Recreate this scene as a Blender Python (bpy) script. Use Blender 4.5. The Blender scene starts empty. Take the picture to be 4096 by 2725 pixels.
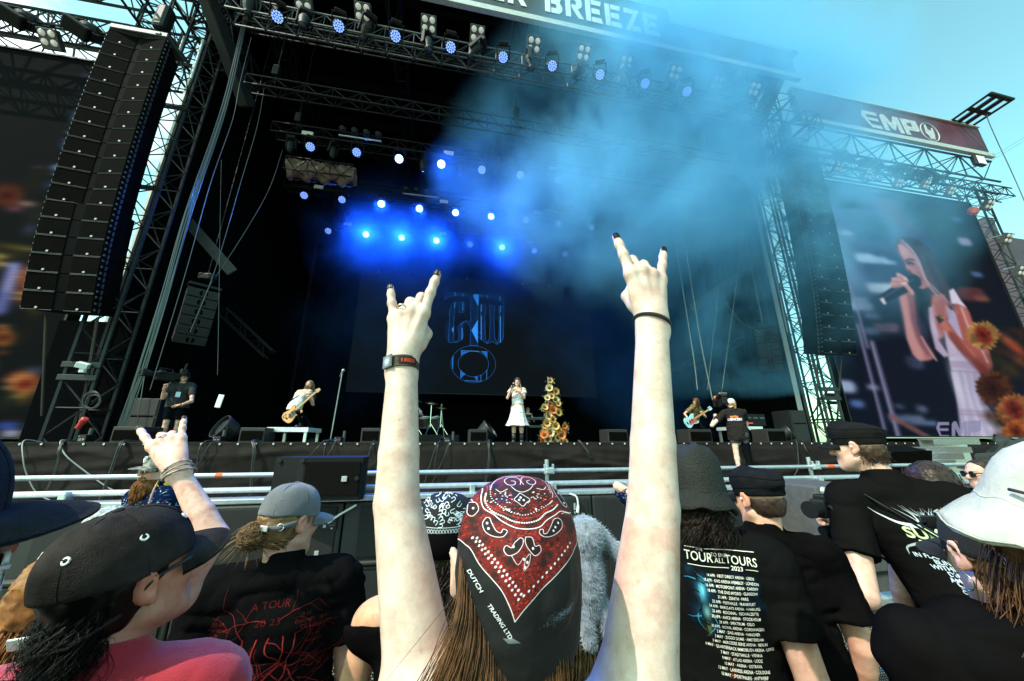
import bpy, math, random
import numpy as np
from mathutils import Vector, Matrix, Euler
sc = bpy.context.scene
col = sc.collection
rad = math.radians
# ---------------------------------------------------------------- camera, sky, sun
H = 1.78; F = 1400.0; YAW = 10.7; PIT = 16.2
cd = bpy.data.cameras.new('camera'); cam = bpy.data.objects.new('camera', cd); col.objects.link(cam)
cam.location = (0, 0, H); cam.rotation_euler = (rad(90 + PIT), 0, rad(-YAW))
cd.sensor_width = 36; cd.lens = F / 4096 * 36; cd.clip_start = 0.05; cd.clip_end = 2000
sc.camera = cam
SUN_EL = 48; SUN_AZ = 240          # azimuth clockwise from +Y (towards the stage): behind and to the left
w = bpy.data.worlds.new('World'); sc.world = w; w.use_nodes = True
nt = w.node_tree; nt.nodes.clear()
def wn(t, **k):
    n = nt.nodes.new(t)
    for a, b in k.items(): setattr(n, a, b)
    return n
sky = wn('ShaderNodeTexSky', sky_type='NISHITA', sun_disc=False, sun_elevation=rad(SUN_EL), sun_rotation=rad(SUN_AZ), air_density=1.0, dust_density=1.6, ozone_density=1.2)
tint = wn('ShaderNodeMix', data_type='RGBA', blend_type='MULTIPLY'); tint.inputs[0].default_value = 1; tint.inputs[7].default_value = (1.75, 2.75, 1.9, 1)
tc = wn('ShaderNodeTexCoord'); mp = wn('ShaderNodeMapping'); mp.inputs['Scale'].default_value = (1, 1, 2.5)
nz = wn('ShaderNodeTexNoise'); nz.inputs['Scale'].default_value = 3.2; nz.inputs['Detail'].default_value = 8; nz.inputs['Roughness'].default_value = .62
sep = wn('ShaderNodeSeparateXYZ')
mr = wn('ShaderNodeMapRange'); mr.inputs[1].default_value = .48; mr.inputs[2].default_value = .72
mx = wn('ShaderNodeMapRange'); mx.inputs[1].default_value = -.25; mx.inputs[2].default_value = -.65   # clouds only towards the left of the stage
ml = wn('ShaderNodeMath', operation='MULTIPLY')
cl = wn('ShaderNodeMix', data_type='RGBA'); cl.inputs[7].default_value = (12, 14, 14, 1)
bg = wn('ShaderNodeBackground'); bg.inputs[1].default_value = .15
out = wn('ShaderNodeOutputWorld')
L = nt.links.new
L(sky.outputs[0], tint.inputs[6]); L(tc.outputs['Generated'], mp.inputs[0]); L(mp.outputs[0], nz.inputs['Vector'])
L(tc.outputs['Generated'], sep.inputs[0]); L(sep.outputs[0], mx.inputs[0]); L(nz.outputs[0], mr.inputs[0])
L(mr.outputs[0], ml.inputs[0]); L(mx.outputs[0], ml.inputs[1]); L(ml.outputs[0], cl.inputs[0])
L(tint.outputs[2], cl.inputs[6]); L(cl.outputs[2], bg.inputs[0]); L(bg.outputs[0], out.inputs[0])
sd = bpy.data.lights.new('sun', 'SUN'); sd.energy = 4.2; sd.angle = rad(.5); sd.color = (1, .95, .86)
so = bpy.data.objects.new('sun', sd); col.objects.link(so)
_a, _e = rad(SUN_AZ), rad(SUN_EL)
SUNV = Vector((math.sin(_a) * math.cos(_e), math.cos(_a) * math.cos(_e), math.sin(_e)))
so.rotation_euler = SUNV.to_track_quat('Z', 'Y').to_euler(); so.location = (0, 0, 40)
vs = sc.view_settings; sc.display_settings.display_device = 'sRGB'
vs.view_transform = 'Standard'; vs.look = 'None'; vs.gamma = 1; vs.exposure = 0.25
cy = sc.cycles
cy.use_denoising = True; cy.max_bounces = 7; cy.diffuse_bounces = 2; cy.glossy_bounces = 2; cy.transparent_max_bounces = 12
cy.volume_bounces = 3; cy.volume_step_rate = .25; cy.volume_max_steps = 300; cy.sample_clamp_indirect = 4
# ---------------------------------------------------------------- rays: a pixel of the 4096 px photograph to a point in the place
_R = np.array(Euler((rad(90 + PIT), 0, rad(-YAW))).to_matrix())
def ray(px, py): return _R @ np.array([(px - 2048) / F, (1362.5 - py) / F, -1.0])
def aY(px, py, Y): d = ray(px, py); return Vector(d * (Y / d[1])) + Vector((0, 0, H))
def aD(px, py, D): d = ray(px, py); return Vector(d * (D / math.hypot(d[0], d[1]))) + Vector((0, 0, H))
def aZ(px, py, z): d = ray(px, py); return Vector(d * ((z - H) / d[2])) + Vector((0, 0, H))
V = Vector
rnd = random.Random(7)
# ---------------------------------------------------------------- materials
MATS = {}
def mat(name, color, rough=.6, metal=0.0, var=0.0, scale=8.0, bump=0.0, bscale=40.0, emit=None, estr=0.0, spec=.5, sss=0.0, detail=4, col2=None, coat=0.0, sheen=0.0):
    if name in MATS: return MATS[name]
    m = bpy.data.materials.new(name); m.use_nodes = True; MATS[name] = m
    t = m.node_tree; b = t.nodes['Principled BSDF']
    c = (*color, 1)
    b.inputs['Base Color'].default_value = c; b.inputs['Roughness'].default_value = rough; b.inputs['Metallic'].default_value = metal
    b.inputs['Specular IOR Level'].default_value = spec
    if coat: b.inputs['Coat Weight'].default_value = coat
    if sheen: b.inputs['Sheen Weight'].default_value = sheen
    if sss:
        b.inputs['Subsurface Weight'].default_value = sss; b.inputs['Subsurface Radius'].default_value = (.012, .005, .003); b.inputs['Subsurface Scale'].default_value = 1
    if emit:
        b.inputs['Emission Color'].default_value = (*emit, 1); b.inputs['Emission Strength'].default_value = estr
    if var or bump:
        co = t.nodes.new('ShaderNodeTexCoord')
    if var:
        n = t.nodes.new('ShaderNodeTexNoise'); n.inputs['Scale'].default_value = scale; n.inputs['Detail'].default_value = detail; n.inputs['Roughness'].default_value = .65
        t.links.new(co.outputs['Object'], n.inputs['Vector'])
        r = t.nodes.new('ShaderNodeValToRGB'); r.color_ramp.elements[0].position = .3; r.color_ramp.elements[1].position = .7
        lo = tuple(max(0, x * (1 - var)) for x in color); hi = tuple(min(1, x * (1 + var)) for x in color) if col2 is None else col2
        r.color_ramp.elements[0].color = (*lo, 1); r.color_ramp.elements[1].color = (*hi[:3], 1)
        t.links.new(n.outputs[0], r.inputs[0]); t.links.new(r.outputs[0], b.inputs['Base Color'])
    if bump:
        n2 = t.nodes.new('ShaderNodeTexNoise'); n2.inputs['Scale'].default_value = bscale; n2.inputs['Detail'].default_value = 3
        t.links.new(co.outputs['Object'], n2.inputs['Vector'])
        bp = t.nodes.new('ShaderNodeBump'); bp.inputs['Strength'].default_value = bump; bp.inputs['Distance'].default_value = .01
        t.links.new(n2.outputs[0], bp.inputs['Height']); t.links.new(bp.outputs[0], b.inputs['Normal'])
    return m
def imgmat(name, img, emit=0.0, rough=.8, base=None, mask=None, alpha=False, bump=0, spec=.3):
    m = bpy.data.materials.new(name); m.use_nodes = True
    t = m.node_tree; b = t.nodes['Principled BSDF']; b.inputs['Roughness'].default_value = rough if base is None else 1.0; b.inputs['Specular IOR Level'].default_value = spec if base is None else 0.0
    n = t.nodes.new('ShaderNodeTexImage'); n.image = img; n.extension = 'CLIP' if base is not None else 'EXTEND'
    uv = t.nodes.new('ShaderNodeUVMap'); uv.uv_map = 'UVMap'; t.links.new(uv.outputs[0], n.inputs[0])
    if emit:
        b.inputs['Base Color'].default_value = (.002, .002, .0025, 1)
        t.links.new(n.outputs[0], b.inputs['Emission Color']); b.inputs['Emission Strength'].default_value = emit
    elif base is not None:
        mxn = t.nodes.new('ShaderNodeMix'); mxn.data_type = 'RGBA'; mxn.inputs[6].default_value = (*base, 1)
        t.links.new(n.outputs[0], mxn.inputs[7])
        at = t.nodes.new('ShaderNodeAttribute'); at.attribute_name = 'printmask'
        mu = t.nodes.new('ShaderNodeMath'); mu.operation = 'MULTIPLY'
        t.links.new(n.outputs[1], mu.inputs[0]); t.links.new(at.outputs['Fac'], mu.inputs[1]); t.links.new(mu.outputs[0], mxn.inputs[0])
        t.links.new(mxn.outputs[2], b.inputs['Base Color'])
    else:
        t.links.new(n.outputs[0], b.inputs['Base Color'])
    if bump:
        co = t.nodes.new('ShaderNodeTexCoord'); n2 = t.nodes.new('ShaderNodeTexNoise'); n2.inputs['Scale'].default_value = 60
        t.links.new(co.outputs['Object'], n2.inputs['Vector']); bp = t.nodes.new('ShaderNodeBump'); bp.inputs['Strength'].default_value = bump; bp.inputs['Distance'].default_value = .01
        t.links.new(n2.outputs[0], bp.inputs['Height']); t.links.new(bp.outputs[0], b.inputs['Normal'])
    return m
# ---------------------------------------------------------------- mesh builder
class MB:
    def __init__(s): s.v = []; s.f = []
    def add(s, vs, fs):
        o = len(s.v); s.v += [tuple(x) for x in vs]; s.f += [tuple(i + o for i in q) for q in fs]; return s
    def box(s, c, size, R=None):
        x, y, z = (d / 2 for d in size); c = V(c)
        P = [V((a * x, b * y, d * z)) for a in (-1, 1) for b in (-1, 1) for d in (-1, 1)]
        if R is not None: P = [R @ p for p in P]
        return s.add([c + p for p in P], [(0, 1, 3, 2), (4, 6, 7, 5), (0, 4, 5, 1), (2, 3, 7, 6), (0, 2, 6, 4), (1, 5, 7, 3)])
    def bbox(s, c, size, R=None, b=.01):
        """box with bevelled edges"""
        bm = __import__('bmesh').new(); __import__('bmesh').ops.create_cube(bm, size=1)
        for v_ in bm.verts: v_.co = V((v_.co.x * size[0], v_.co.y * size[1], v_.co.z * size[2]))
        __import__('bmesh').ops.bevel(bm, geom=list(bm.edges), offset=b, segments=2, affect='EDGES', profile=.5)
        bm.verts.index_update(); R = R or Matrix.Identity(3)
        s.add([V(c) + R @ v_.co for v_ in bm.verts], [[v_.index for v_ in f.verts] for f in bm.faces]); bm.free(); return s
    def tube(s, a, b, r, r2=None, n=6, cap=True):
        a, b = V(a), V(b); d = b - a
        if d.length < 1e-6: return s
        q = d.to_track_quat('Z', 'Y'); r2 = r if r2 is None else r2
        P = []
        for p, rr in ((a, r), (b, r2)):
            for i in range(n):
                t = 2 * math.pi * i / n; P.append(p + q @ V((rr * math.cos(t), rr * math.sin(t), 0)))
        fs = [(i, (i + 1) % n, n + (i + 1) % n, n + i) for i in range(n)]
        if cap: fs += [tuple(range(n - 1, -1, -1)), tuple(range(n, 2 * n))]
        return s.add(P, fs)
    def path(s, pts, r, n=6, radii=None):
        pts = [V(p) for p in pts]; P = []; m = len(pts); up = V((0.13, .21, .97))
        for i, p in enumerate(pts):
            d = (pts[min(i + 1, m - 1)] - pts[max(i - 1, 0)]).normalized()
            a = d.cross(up)
            if a.length < 1e-4: a = d.cross(V((1, 0, 0)))
            a.normalize(); b = d.cross(a); rr = radii[i] if radii else r
            for k in range(n):
                t = 2 * math.pi * k / n; P.append(p + a * (rr * math.cos(t)) + b * (rr * math.sin(t)))
        fs = [(i * n + k, i * n + (k + 1) % n, (i + 1) * n + (k + 1) % n, (i + 1) * n + k) for i in range(m - 1) for k in range(n)]
        fs += [tuple(range(n - 1, -1, -1)), tuple(range((m - 1) * n, m * n))]
        return s.add(P, fs)
    def lathe(s, c, prof, axis=(0, 0, 1), n=24, cap=True):
        """prof: list of (radius, height along the axis)"""
        q = V(axis).to_track_quat('Z', 'Y'); c = V(c); P = []
        for r, h in prof:
            for k in range(n):
                t = 2 * math.pi * k / n; P.append(c + q @ V((r * math.cos(t), r * math.sin(t), h)))
        m = len(prof)
        fs = [(i * n + k, i * n + (k + 1) % n, (i + 1) * n + (k + 1) % n, (i + 1) * n + k) for i in range(m - 1) for k in range(n)]
        if cap: fs += [tuple(range(n - 1, -1, -1)), tuple(range((m - 1) * n, m * n))]
        return s.add(P, fs)
    def prism(s, poly, o, ux, uy, t):
        """flat outline (list of 2-D points) in the plane o,ux,uy given thickness t along ux x uy (tessellated)"""
        from mathutils.geometry import tessellate_polygon
        o, ux, uy = V(o), V(ux), V(uy); nrm = ux.cross(uy).normalized(); n = len(poly)
        A = [o + ux * p[0] + uy * p[1] for p in poly]
        tr = tessellate_polygon([[V((p[0], p[1], 0)) for p in poly]])
        s.add(A + [a + nrm * t for a in A], [tuple(x + n for x in q) for q in tr] + [tuple(reversed(q)) for q in tr] + [(i, (i + 1) % n, n + (i + 1) % n, n + i) for i in range(n)])
        return s
    def torus(s, c, axis, R, r, n=20, m=8, a0=0, a1=2 * math.pi):
        q = V(axis).to_track_quat('Z', 'Y')
        full = abs(a1 - a0 - 2 * math.pi) < 1e-6; k = n if full else n + 1
        pts = [V(c) + q @ V((R * math.cos(a0 + (a1 - a0) * i / n), R * math.sin(a0 + (a1 - a0) * i / n), 0)) for i in range(n + 1)]
        return s.path(pts, r, m)
    def truss(s, a, b, w, h, bay=.6, r=.025, rd=.012, up=(0, 0, 1), n=5, tri=False):
        a, b = V(a), V(b); d = b - a; L_ = d.length; d.normalize(); up = V(up); sd_ = d.cross(up).normalized(); u2 = sd_.cross(d)
        if tri: offs = [sd_ * (w / 2) + u2 * (h / 2), sd_ * (-w / 2) + u2 * (h / 2), u2 * (-h / 2)]
        else: offs = [sd_ * (w / 2) + u2 * (h / 2), sd_ * (-w / 2) + u2 * (h / 2), sd_ * (-w / 2) - u2 * (h / 2), sd_ * (w / 2) - u2 * (h / 2)]
        for o in offs: s.tube(a + o, b + o, r, n=n)
        k = max(1, round(L_ / bay)); st = L_ / k; m = len(offs)
        for f in range(m):
            o1, o2 = offs[f], offs[(f + 1) % m]
            for i in range(k):
                p, q = a + d * (st * i), a + d * (st * (i + 1))
                s.tube(p + o1, q + o2, rd, n=4, cap=False) if (i + f) % 2 == 0 else s.tube(p + o2, q + o1, rd, n=4, cap=False)
                if i % 2 == 0: s.tube(p + o1, p + o2, rd, n=4, cap=False)
        return s
    def build(s, name, m=None, parent=None, smooth=False, loc=None):
        me = bpy.data.meshes.new(name); me.from_pydata([tuple(v_) for v_ in s.v], [], s.f); me.update()
        if smooth:
            me.polygons.foreach_set('use_smooth', [True] * len(me.polygons))
        o = bpy.data.objects.new(name, me); col.objects.link(o)
        if m: me.materials.append(m)
        if parent is not None:
            o.parent = parent; o.matrix_parent_inverse = parent.matrix_basis.inverted()
        return o
def thing(name, label, cat, loc=(0, 0, 0), group=None):
    o = bpy.data.objects.new(name, None); col.objects.link(o); o.location = loc; o.empty_display_size = .1
    o['label'] = label; o['category'] = cat
    if group: o['group'] = group
    return o
def tag(o, label, cat, group=None):
    o['label'] = label; o['category'] = cat
    if group: o['group'] = group
    return o
def struct(o): o['kind'] = 'structure'; return o
def copy_tree(o, parent=None):
    c = o.copy(); col.objects.link(c)
    if parent is not None: c.parent = parent
    for ch in list(o.children): copy_tree(ch, c)
    return c
ORD = ['first', 'second', 'third', 'fourth', 'fifth', 'sixth', 'seventh', 'eighth', 'ninth', 'tenth', 'eleventh', 'twelfth']
# ---------------------------------------------------------------- painter: pictures and prints made in memory
class Paint:
    def __init__(s, w_, h_, bgc=(0, 0, 0), a=1.0):
        s.w, s.h = w_, h_; s.I = np.zeros((h_, w_, 4), np.float32); s.I[..., :3] = bgc; s.I[..., 3] = a
    def _mixin(s, x0, y0, m, c, al=1.0):
        h_, w_ = m.shape; S = s.I[y0:y0 + h_, x0:x0 + w_]; m = (m * al)[..., None]
        S[..., :3] = S[..., :3] * (1 - m) + np.array(c, np.float32) * m
        S[..., 3:] = np.maximum(S[..., 3:], m)
    def _win(s, lo, hi):
        x0 = max(0, int(lo[0])); y0 = max(0, int(lo[1])); x1 = min(s.w, int(hi[0]) + 2); y1 = min(s.h, int(hi[1]) + 2)
        if x1 <= x0 or y1 <= y0: return None
        gx, gy = np.meshgrid(np.arange(x0, x1) + .5, np.arange(y0, y1) + .5); return x0, y0, gx, gy
    def stroke(s, pts, wd, c, al=1.0, soft=.7, closed=False, w2=None):
        P = np.array(pts, float)
        if closed: P = np.vstack([P, P[:1]])
        wm = max(wd, w2 or 0) + soft + 1
        W = s._win(P.min(0) - wm, P.max(0) + wm)
        if W is None: return s
        x0, y0, gx, gy = W; D = np.full(gx.shape, 1e9); n = len(P) - 1
        for i in range(n):
            a, b = P[i], P[i + 1]; ab = b - a; l2 = max(ab @ ab, 1e-9)
            t = np.clip(((gx - a[0]) * ab[0] + (gy - a[1]) * ab[1]) / l2, 0, 1)
            hw = wd / 2 if w2 is None else (wd + (w2 - wd) * (i + t) / n) / 2
            D = np.minimum(D, np.hypot(gx - a[0] - t * ab[0], gy - a[1] - t * ab[1]) - hw)
        s._mixin(x0, y0, np.clip(.5 - D / (2 * soft), 0, 1).astype(np.float32), c, al); return s
    def poly(s, pts, c, al=1.0, soft=.7):
        P = np.array(pts, float); W = s._win(P.min(0) - soft - 1, P.max(0) + soft + 1)
        if W is None: return s
        x0, y0, gx, gy = W; ins = np.zeros(gx.shape, bool); D = np.full(gx.shape, 1e9); n = len(P)
        for i in range(n):
            a, b = P[i], P[(i + 1) % n]; ab = b - a; l2 = max(ab @ ab, 1e-9)
            t = np.clip(((gx - a[0]) * ab[0] + (gy - a[1]) * ab[1]) / l2, 0, 1)
            D = np.minimum(D, np.hypot(gx - a[0] - t * ab[0], gy - a[1] - t * ab[1]))
            if a[1] != b[1]:
                ins ^= ((a[1] > gy) != (b[1] > gy)) & (gx < (b[0] - a[0]) * (gy - a[1]) / (b[1] - a[1]) + a[0])
        D = np.where(ins, -D, D); s._mixin(x0, y0, np.clip(.5 - D / (2 * soft), 0, 1).astype(np.float32), c, al); return s
    def ell(s, cx, cy_, rx, ry, c, al=1.0, soft=.1, rot=0.0):
        m = max(rx, ry) * (1 + soft) + 1; W = s._win((cx - m, cy_ - m), (cx + m, cy_ + m))
        if W is None: return s
        x0, y0, gx, gy = W; ca, sa = math.cos(rot), math.sin(rot); dx, dy = gx - cx, gy - cy_
        d = np.hypot((dx * ca + dy * sa) / rx, (-dx * sa + dy * ca) / ry)
        s._mixin(x0, y0, np.clip((1 + soft - d) / (2 * soft), 0, 1).astype(np.float32) ** 1.3, c, al); return s
    def text(s, body, x, y, size, c, al=1.0, align='CENTER', bend=None, rot=0.0, bold=0.0, sx=1.0, font=None):
        """size = cap height in pixels (y grows downwards); rasterised from the built-in font"""
        cu = bpy.data.curves.new('lettering', 'FONT'); cu.body = body; cu.align_x = align; cu.size = 1; cu.resolution_u = 3; cu.offset = bold
        ob = bpy.data.objects.new('lettering', cu); me = ob.to_mesh(); me.calc_loop_triangles()
        co = np.array([v_.co[:2] for v_ in me.vertices]) if len(me.vertices) else np.zeros((0, 2)); tr = [tuple(t.vertices) for t in me.loop_triangles]
        ob.to_mesh_clear(); bpy.data.objects.remove(ob); bpy.data.curves.remove(cu)
        if not len(co): return s
        k = size / .69; X = co[:, 0] * k * sx; Y = -co[:, 1] * k; ca, sa = math.cos(rot), math.sin(rot)
        PX = x + X * ca - Y * sa; PY = y + X * sa + Y * ca
        if bend is not None: PY = PY + bend(PX)
        s.tris(np.stack([PX, PY], 1), tr, c, al); return s
    def tris(s, P, tr, c, al=1.0, ss=3):
        lo, hi = P.min(0) - 1, P.max(0) + 1; x0 = max(0, int(lo[0])); y0 = max(0, int(lo[1])); x1 = min(s.w, int(hi[0]) + 2); y1 = min(s.h, int(hi[1]) + 2)
        if x1 <= x0 or y1 <= y0: return
        M = np.zeros(((y1 - y0) * ss, (x1 - x0) * ss), bool); Q = (P - (x0, y0)) * ss
        for t in tr:
            a, b, d = Q[list(t)]; xa = int(max(0, min(a[0], b[0], d[0]))); xb = int(min(M.shape[1], max(a[0], b[0], d[0]) + 2)); ya = int(max(0, min(a[1], b[1], d[1]))); yb = int(min(M.shape[0], max(a[1], b[1], d[1]) + 2))
            if xb <= xa or yb <= ya: continue
            gx = np.arange(xa, xb)[None] + .5; gy = np.arange(ya, yb)[:, None] + .5
            e = lambda p, q: (gx - p[0]) * (q[1] - p[1]) - (gy - p[1]) * (q[0] - p[0])
            A, B, C_ = e(a, b), e(b, d), e(d, a)
            M[ya:yb, xa:xb] |= ((A >= 0) & (B >= 0) & (C_ >= 0)) | ((A <= 0) & (B <= 0) & (C_ <= 0))
        m = M.reshape(y1 - y0, ss, x1 - x0, ss).mean((1, 3)).astype(np.float32); s._mixin(x0, y0, m, c, al)
    def blur(s, r, horiz=None):
        def b1(A, k, ax):
            if k < 1: return A
            P = np.pad(A, [(k + 1, k) if i == ax else (0, 0) for i in range(3)], mode='edge'); cs = np.cumsum(P, ax)
            n = A.shape[ax]; hi_ = np.take(cs, range(2 * k + 1, 2 * k + 1 + n), ax); lo_ = np.take(cs, range(0, n), ax); return (hi_ - lo_) / (2 * k + 1)
        for _ in range(2):
            s.I = b1(s.I, int(horiz if horiz is not None else r), 1); s.I = b1(s.I, int(r), 0)
        return s
    def image(s, name):
        im = bpy.data.images.new(name, s.w, s.h, alpha=True, float_buffer=False); A = np.clip(s.I[::-1], 0, 1)
        im.pixels.foreach_set(np.ascontiguousarray(A, dtype=np.float32).ravel()); im.update(); im.pack(); return im
def quad(name, P, m, parent=None, t=0.0):
    """a flat panel from four corners (top-left, top-right, bottom-right, bottom-left), UV 0..1, with thickness t behind it"""
    P = [V(p) for p in P]; n = (P[1] - P[0]).cross(P[3] - P[0]).normalized()     # points away from the viewer's side
    me = bpy.data.meshes.new(name)
    if t: 
        Q = [p + n * t for p in P]; me.from_pydata([tuple(p) for p in P + Q], [], [(3, 2, 1, 0), (4, 5, 6, 7), (0, 1, 5, 4), (1, 2, 6, 5), (2, 3, 7, 6), (3, 0, 4, 7)])
    else: me.from_pydata([tuple(p) for p in P], [], [(3, 2, 1, 0)])
    uv = me.uv_layers.new(name='UVMap'); UVc = {0: (0, 1), 1: (1, 1), 2: (1, 0), 3: (0, 0)}
    for lp in me.loops: uv.data[lp.index].uv = UVc[lp.vertex_index % 4]
    me.update(); o = bpy.data.objects.new(name, me); col.objects.link(o); me.materials.append(m)
    if parent is not None: o.parent = parent; o.matrix_parent_inverse = parent.matrix_basis.inverted()
    return o
def spline(pts, n=8):
    """Catmull-Rom through points of any dimension"""
    P = [np.array(p, float) for p in pts]; P = [2 * P[0] - P[1]] + P + [2 * P[-1] - P[-2]]; o = []
    for i in range(1, len(P) - 2):
        a, b, c, d = P[i - 1:i + 3]
        for k in range(n):
            t = k / n; o.append(.5 * (2 * b + (c - a) * t + (2 * a - 5 * b + 4 * c - d) * t * t + (3 * b - a - 3 * c + d) * t ** 3))
    o.append(P[-2]); return o
# ================================================================ the stage
ZS = 1.76; CX = 2.1
M_blk = mat('black_paint', (.005, .005, .006), .6, spec=.2, bump=.15, bscale=90)
M_blk2 = mat('black_metal', (.006, .006, .007), .5, 0, spec=.25)
M_drape = mat('black_drape', (.0035, .0035, .004), 1.0, spec=0)
M_alu = mat('aluminium', (.62, .63, .64), .38, .9, var=.12, scale=14)
M_truss = mat('truss_tube', (.022, .023, .025), .45, 0, var=.3, scale=5, spec=.2)
M_trin = mat('shaded_truss', (.006, .006, .0065), .5, 0, spec=.18)  # darker copy of the truss tube, shade under the roof in its colour
M_galv = mat('galvanised_tube', (.42, .44, .46), .42, .6, var=.15, scale=20, bump=.1, bscale=60)
M_cable = mat('cable_rubber', (.014, .014, .015), .55)
M_cable2 = mat('cable_grey', (.22, .22, .23), .5)
M_white = mat('white_plastic', (.75, .75, .74), .5)
M_wood = mat('stage_ply', (.012, .011, .011), .7, var=.3, scale=6)
M_beige = mat('beige_cloth', (.24, .17, .14), .95, var=.4, scale=30, bump=1.0, bscale=26)
# ground
g = MB(); n_ = 40; g.add([(-300, -300, 0), (300, -300, 0), (300, 300, 0), (-300, 300, 0)], [(0, 1, 2, 3)])
struct(g.build('ground', mat('trampled_ground', (.17, .14, .10), .95, var=.35, scale=.9, bump=.6, bscale=7)))
# deck with its cloth skirt
dk = thing('stage_deck', 'long black festival stage deck with a dark cloth skirt hung along its front edge', 'stage', (CX, 8.5, 0))
MB().box((CX, 15.8, ZS - .09), (34, 14.56, .18)).build('deck_floor', M_wood, dk)
b = MB(); X0, X1, nx, nz_ = -15.0, 19.0, 620, 34
_r = np.random.RandomState(3); fold = [(_r.uniform(X0, X1), _r.uniform(.5, 3.0), _r.uniform(-.25, .25), _r.uniform(.02, .05), _r.uniform(.1, 1.6)) for _ in range(70)]
vs_ = []
for j in range(nz_ + 1):
    z = ZS + .02 - (ZS - .05) * j / nz_
    for i in range(nx + 1):
        x = X0 + (X1 - X0) * i / nx; d = .012 * math.sin(x * 1.9) * j / nz_
        for fx, ln, sl, am, zz in fold:
            u = (x - fx) / ln
            if abs(u) < 1: d += am * (1 - u * u) * math.exp(-((z - zz - sl * (x - fx)) / .045) ** 2)
        d += .02 * max(0, math.sin(x * 2.6 + .7 * math.sin(x))) * (1 - math.exp(-j / 5))
        vs_.append((x, 8.50 - d - (.035 if j > 2 else .0) * (1 - abs(math.sin(x * 9.5)) * .2), z))
b.add(vs_, [(j * (nx + 1) + i, (j + 1) * (nx + 1) + i, (j + 1) * (nx + 1) + i + 1, j * (nx + 1) + i + 1) for j in range(nz_) for i in range(nx)])
b.build('skirt_cloth', mat('skirt_cloth', (.015, .011, .010), .8, var=.35, scale=3, bump=.4, bscale=220, spec=.12), dk, smooth=True)
b = MB()
for i in range(100): b.torus((X0 + .17 + i * .333, 8.478, ZS - .015), (0, 1, 0), .014, .006, 10, 5)
b.build('eyelet_row', M_white, dk)
MB().box((CX, 8.56, ZS + .012), (34, .1, .02)).build('edge_strip', mat('edge_strip', (.16, .15, .15), .6, .3), dk)
# rear and side drapes
def drape(name, lab, pts, z0, z1, waves=.09):
    m = MB(); P = spline(pts, 40); n = len(P); vv = []
    for z in (z0, z1):
        for i, p in enumerate(P):
            t = i / n; q = P[min(i + 1, n - 1)] - P[max(i - 1, 0)]; q = q / np.hypot(*q); wv = waves * math.sin(i * 1.7)
            vv.append((p[0] - q[1] * wv, p[1] + q[0] * wv, z))
    m.add(vv, [(i, i + 1, n + i + 1, n + i) for i in range(n - 1)]); o = m.build(name, M_drape, smooth=True)
    return tag(o, lab, 'drape')
drape('backdrop_drape', 'black drape closing the rear of the stage behind the video wall', [(-10.5, 22.6), (-3, 22.7), (4, 22.6), (14.5, 22.7)], ZS, 17.3)
drape('wing_drape', 'black side drape closing the left wing of the stage behind the lattice tower', [(-8.75, 10.7), (-8.6, 14), (-8.7, 19), (-9, 22.6)], ZS, 17.44)
drape('wing_drape', 'black side drape closing the right wing of the stage seen through blue smoke', [(13.0, 10.7), (13.1, 14), (13.3, 19), (13.5, 22.6)], ZS, 17.44)
for s_, nm in ((-1, 'left'), (1, 'right')):
    o = MB().bbox((CX + s_ * (11.05 if s_ < 0 else 10.55), 10.7, 8.6), (.16, .07, 13.4), b=.01).build('edge_post', mat('pale_post', (.5, .52, .52), .6))
    tag(o, f'tall pale flat post edging the {nm} wing drape behind the tower', 'post')
# roof with fascia banner
rf = thing('stage_roof', 'dark festival stage roof with a name banner of white stencil letters along its front', 'roof', (CX, 8, 15.3))
MB().box((CX, 15.7, 17.5), (23.4, 14.8, .12)).build('ceiling', mat('roof_skin', (.003, .003, .003), 1, spec=0), rf)
M_pur = mat('roof_purlin', (.009, .006, .005), .8, spec=.1)
for y in (9.4, 11.2, 13, 15, 17.2, 19.6): MB().box((CX, y, 17.2), (21, .16, .3)).build('purlin', M_pur, rf)
for x in (-7, -2.5, 2, 6.6, 11.2): MB().truss((x, 8.2, 16.7), (x, 22.4, 16.7), .45, .7, .9, .04, .02).build('rafter_truss', M_blk2, rf)
FY = 8.0; xs = aY(2672, 65, FY)[0]; xr = aY(3192, 321, FY)[0]; zb = 15.38; zl = 16.75; zt = 17.55; xl = 2 * CX - xr
M_fas = mat('fascia_vinyl', (.03, .045, .055), .55, var=.3, scale=1.2)
pts = [(xl, zb), (xr, zb), (xr, zl), (xs + .1, zl), (xs, zt), (2 * CX - xs, zt), (2 * CX - xs - .1, zl), (xl, zl)]
MB().prism([(p[0], p[1]) for p in pts], (0, FY + .12, 0), (1, 0, 0), (0, 0, 1), .12).build('fascia_banner', M_fas, rf)
M_trim = mat('pale_trim', (.5, .5, .47), .5, .4, var=.15, scale=10)
MB().box(((xl + xr) / 2, FY - .06, zb - .08), (xr - xl, .16, .22)).build('bottom_trim', M_trim, rf)
for a, c in (((xs + xr) / 2, xr - xs), ((xl + 2 * CX - xs) / 2, xr - xs)): MB().box((a, FY - .02, zl + .03), (c, .1, .07)).build('top_trim', M_trim, rf)
SL = .7   # lettering: stencil capitals drawn as outlines on a 1 x 1 cell
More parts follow.
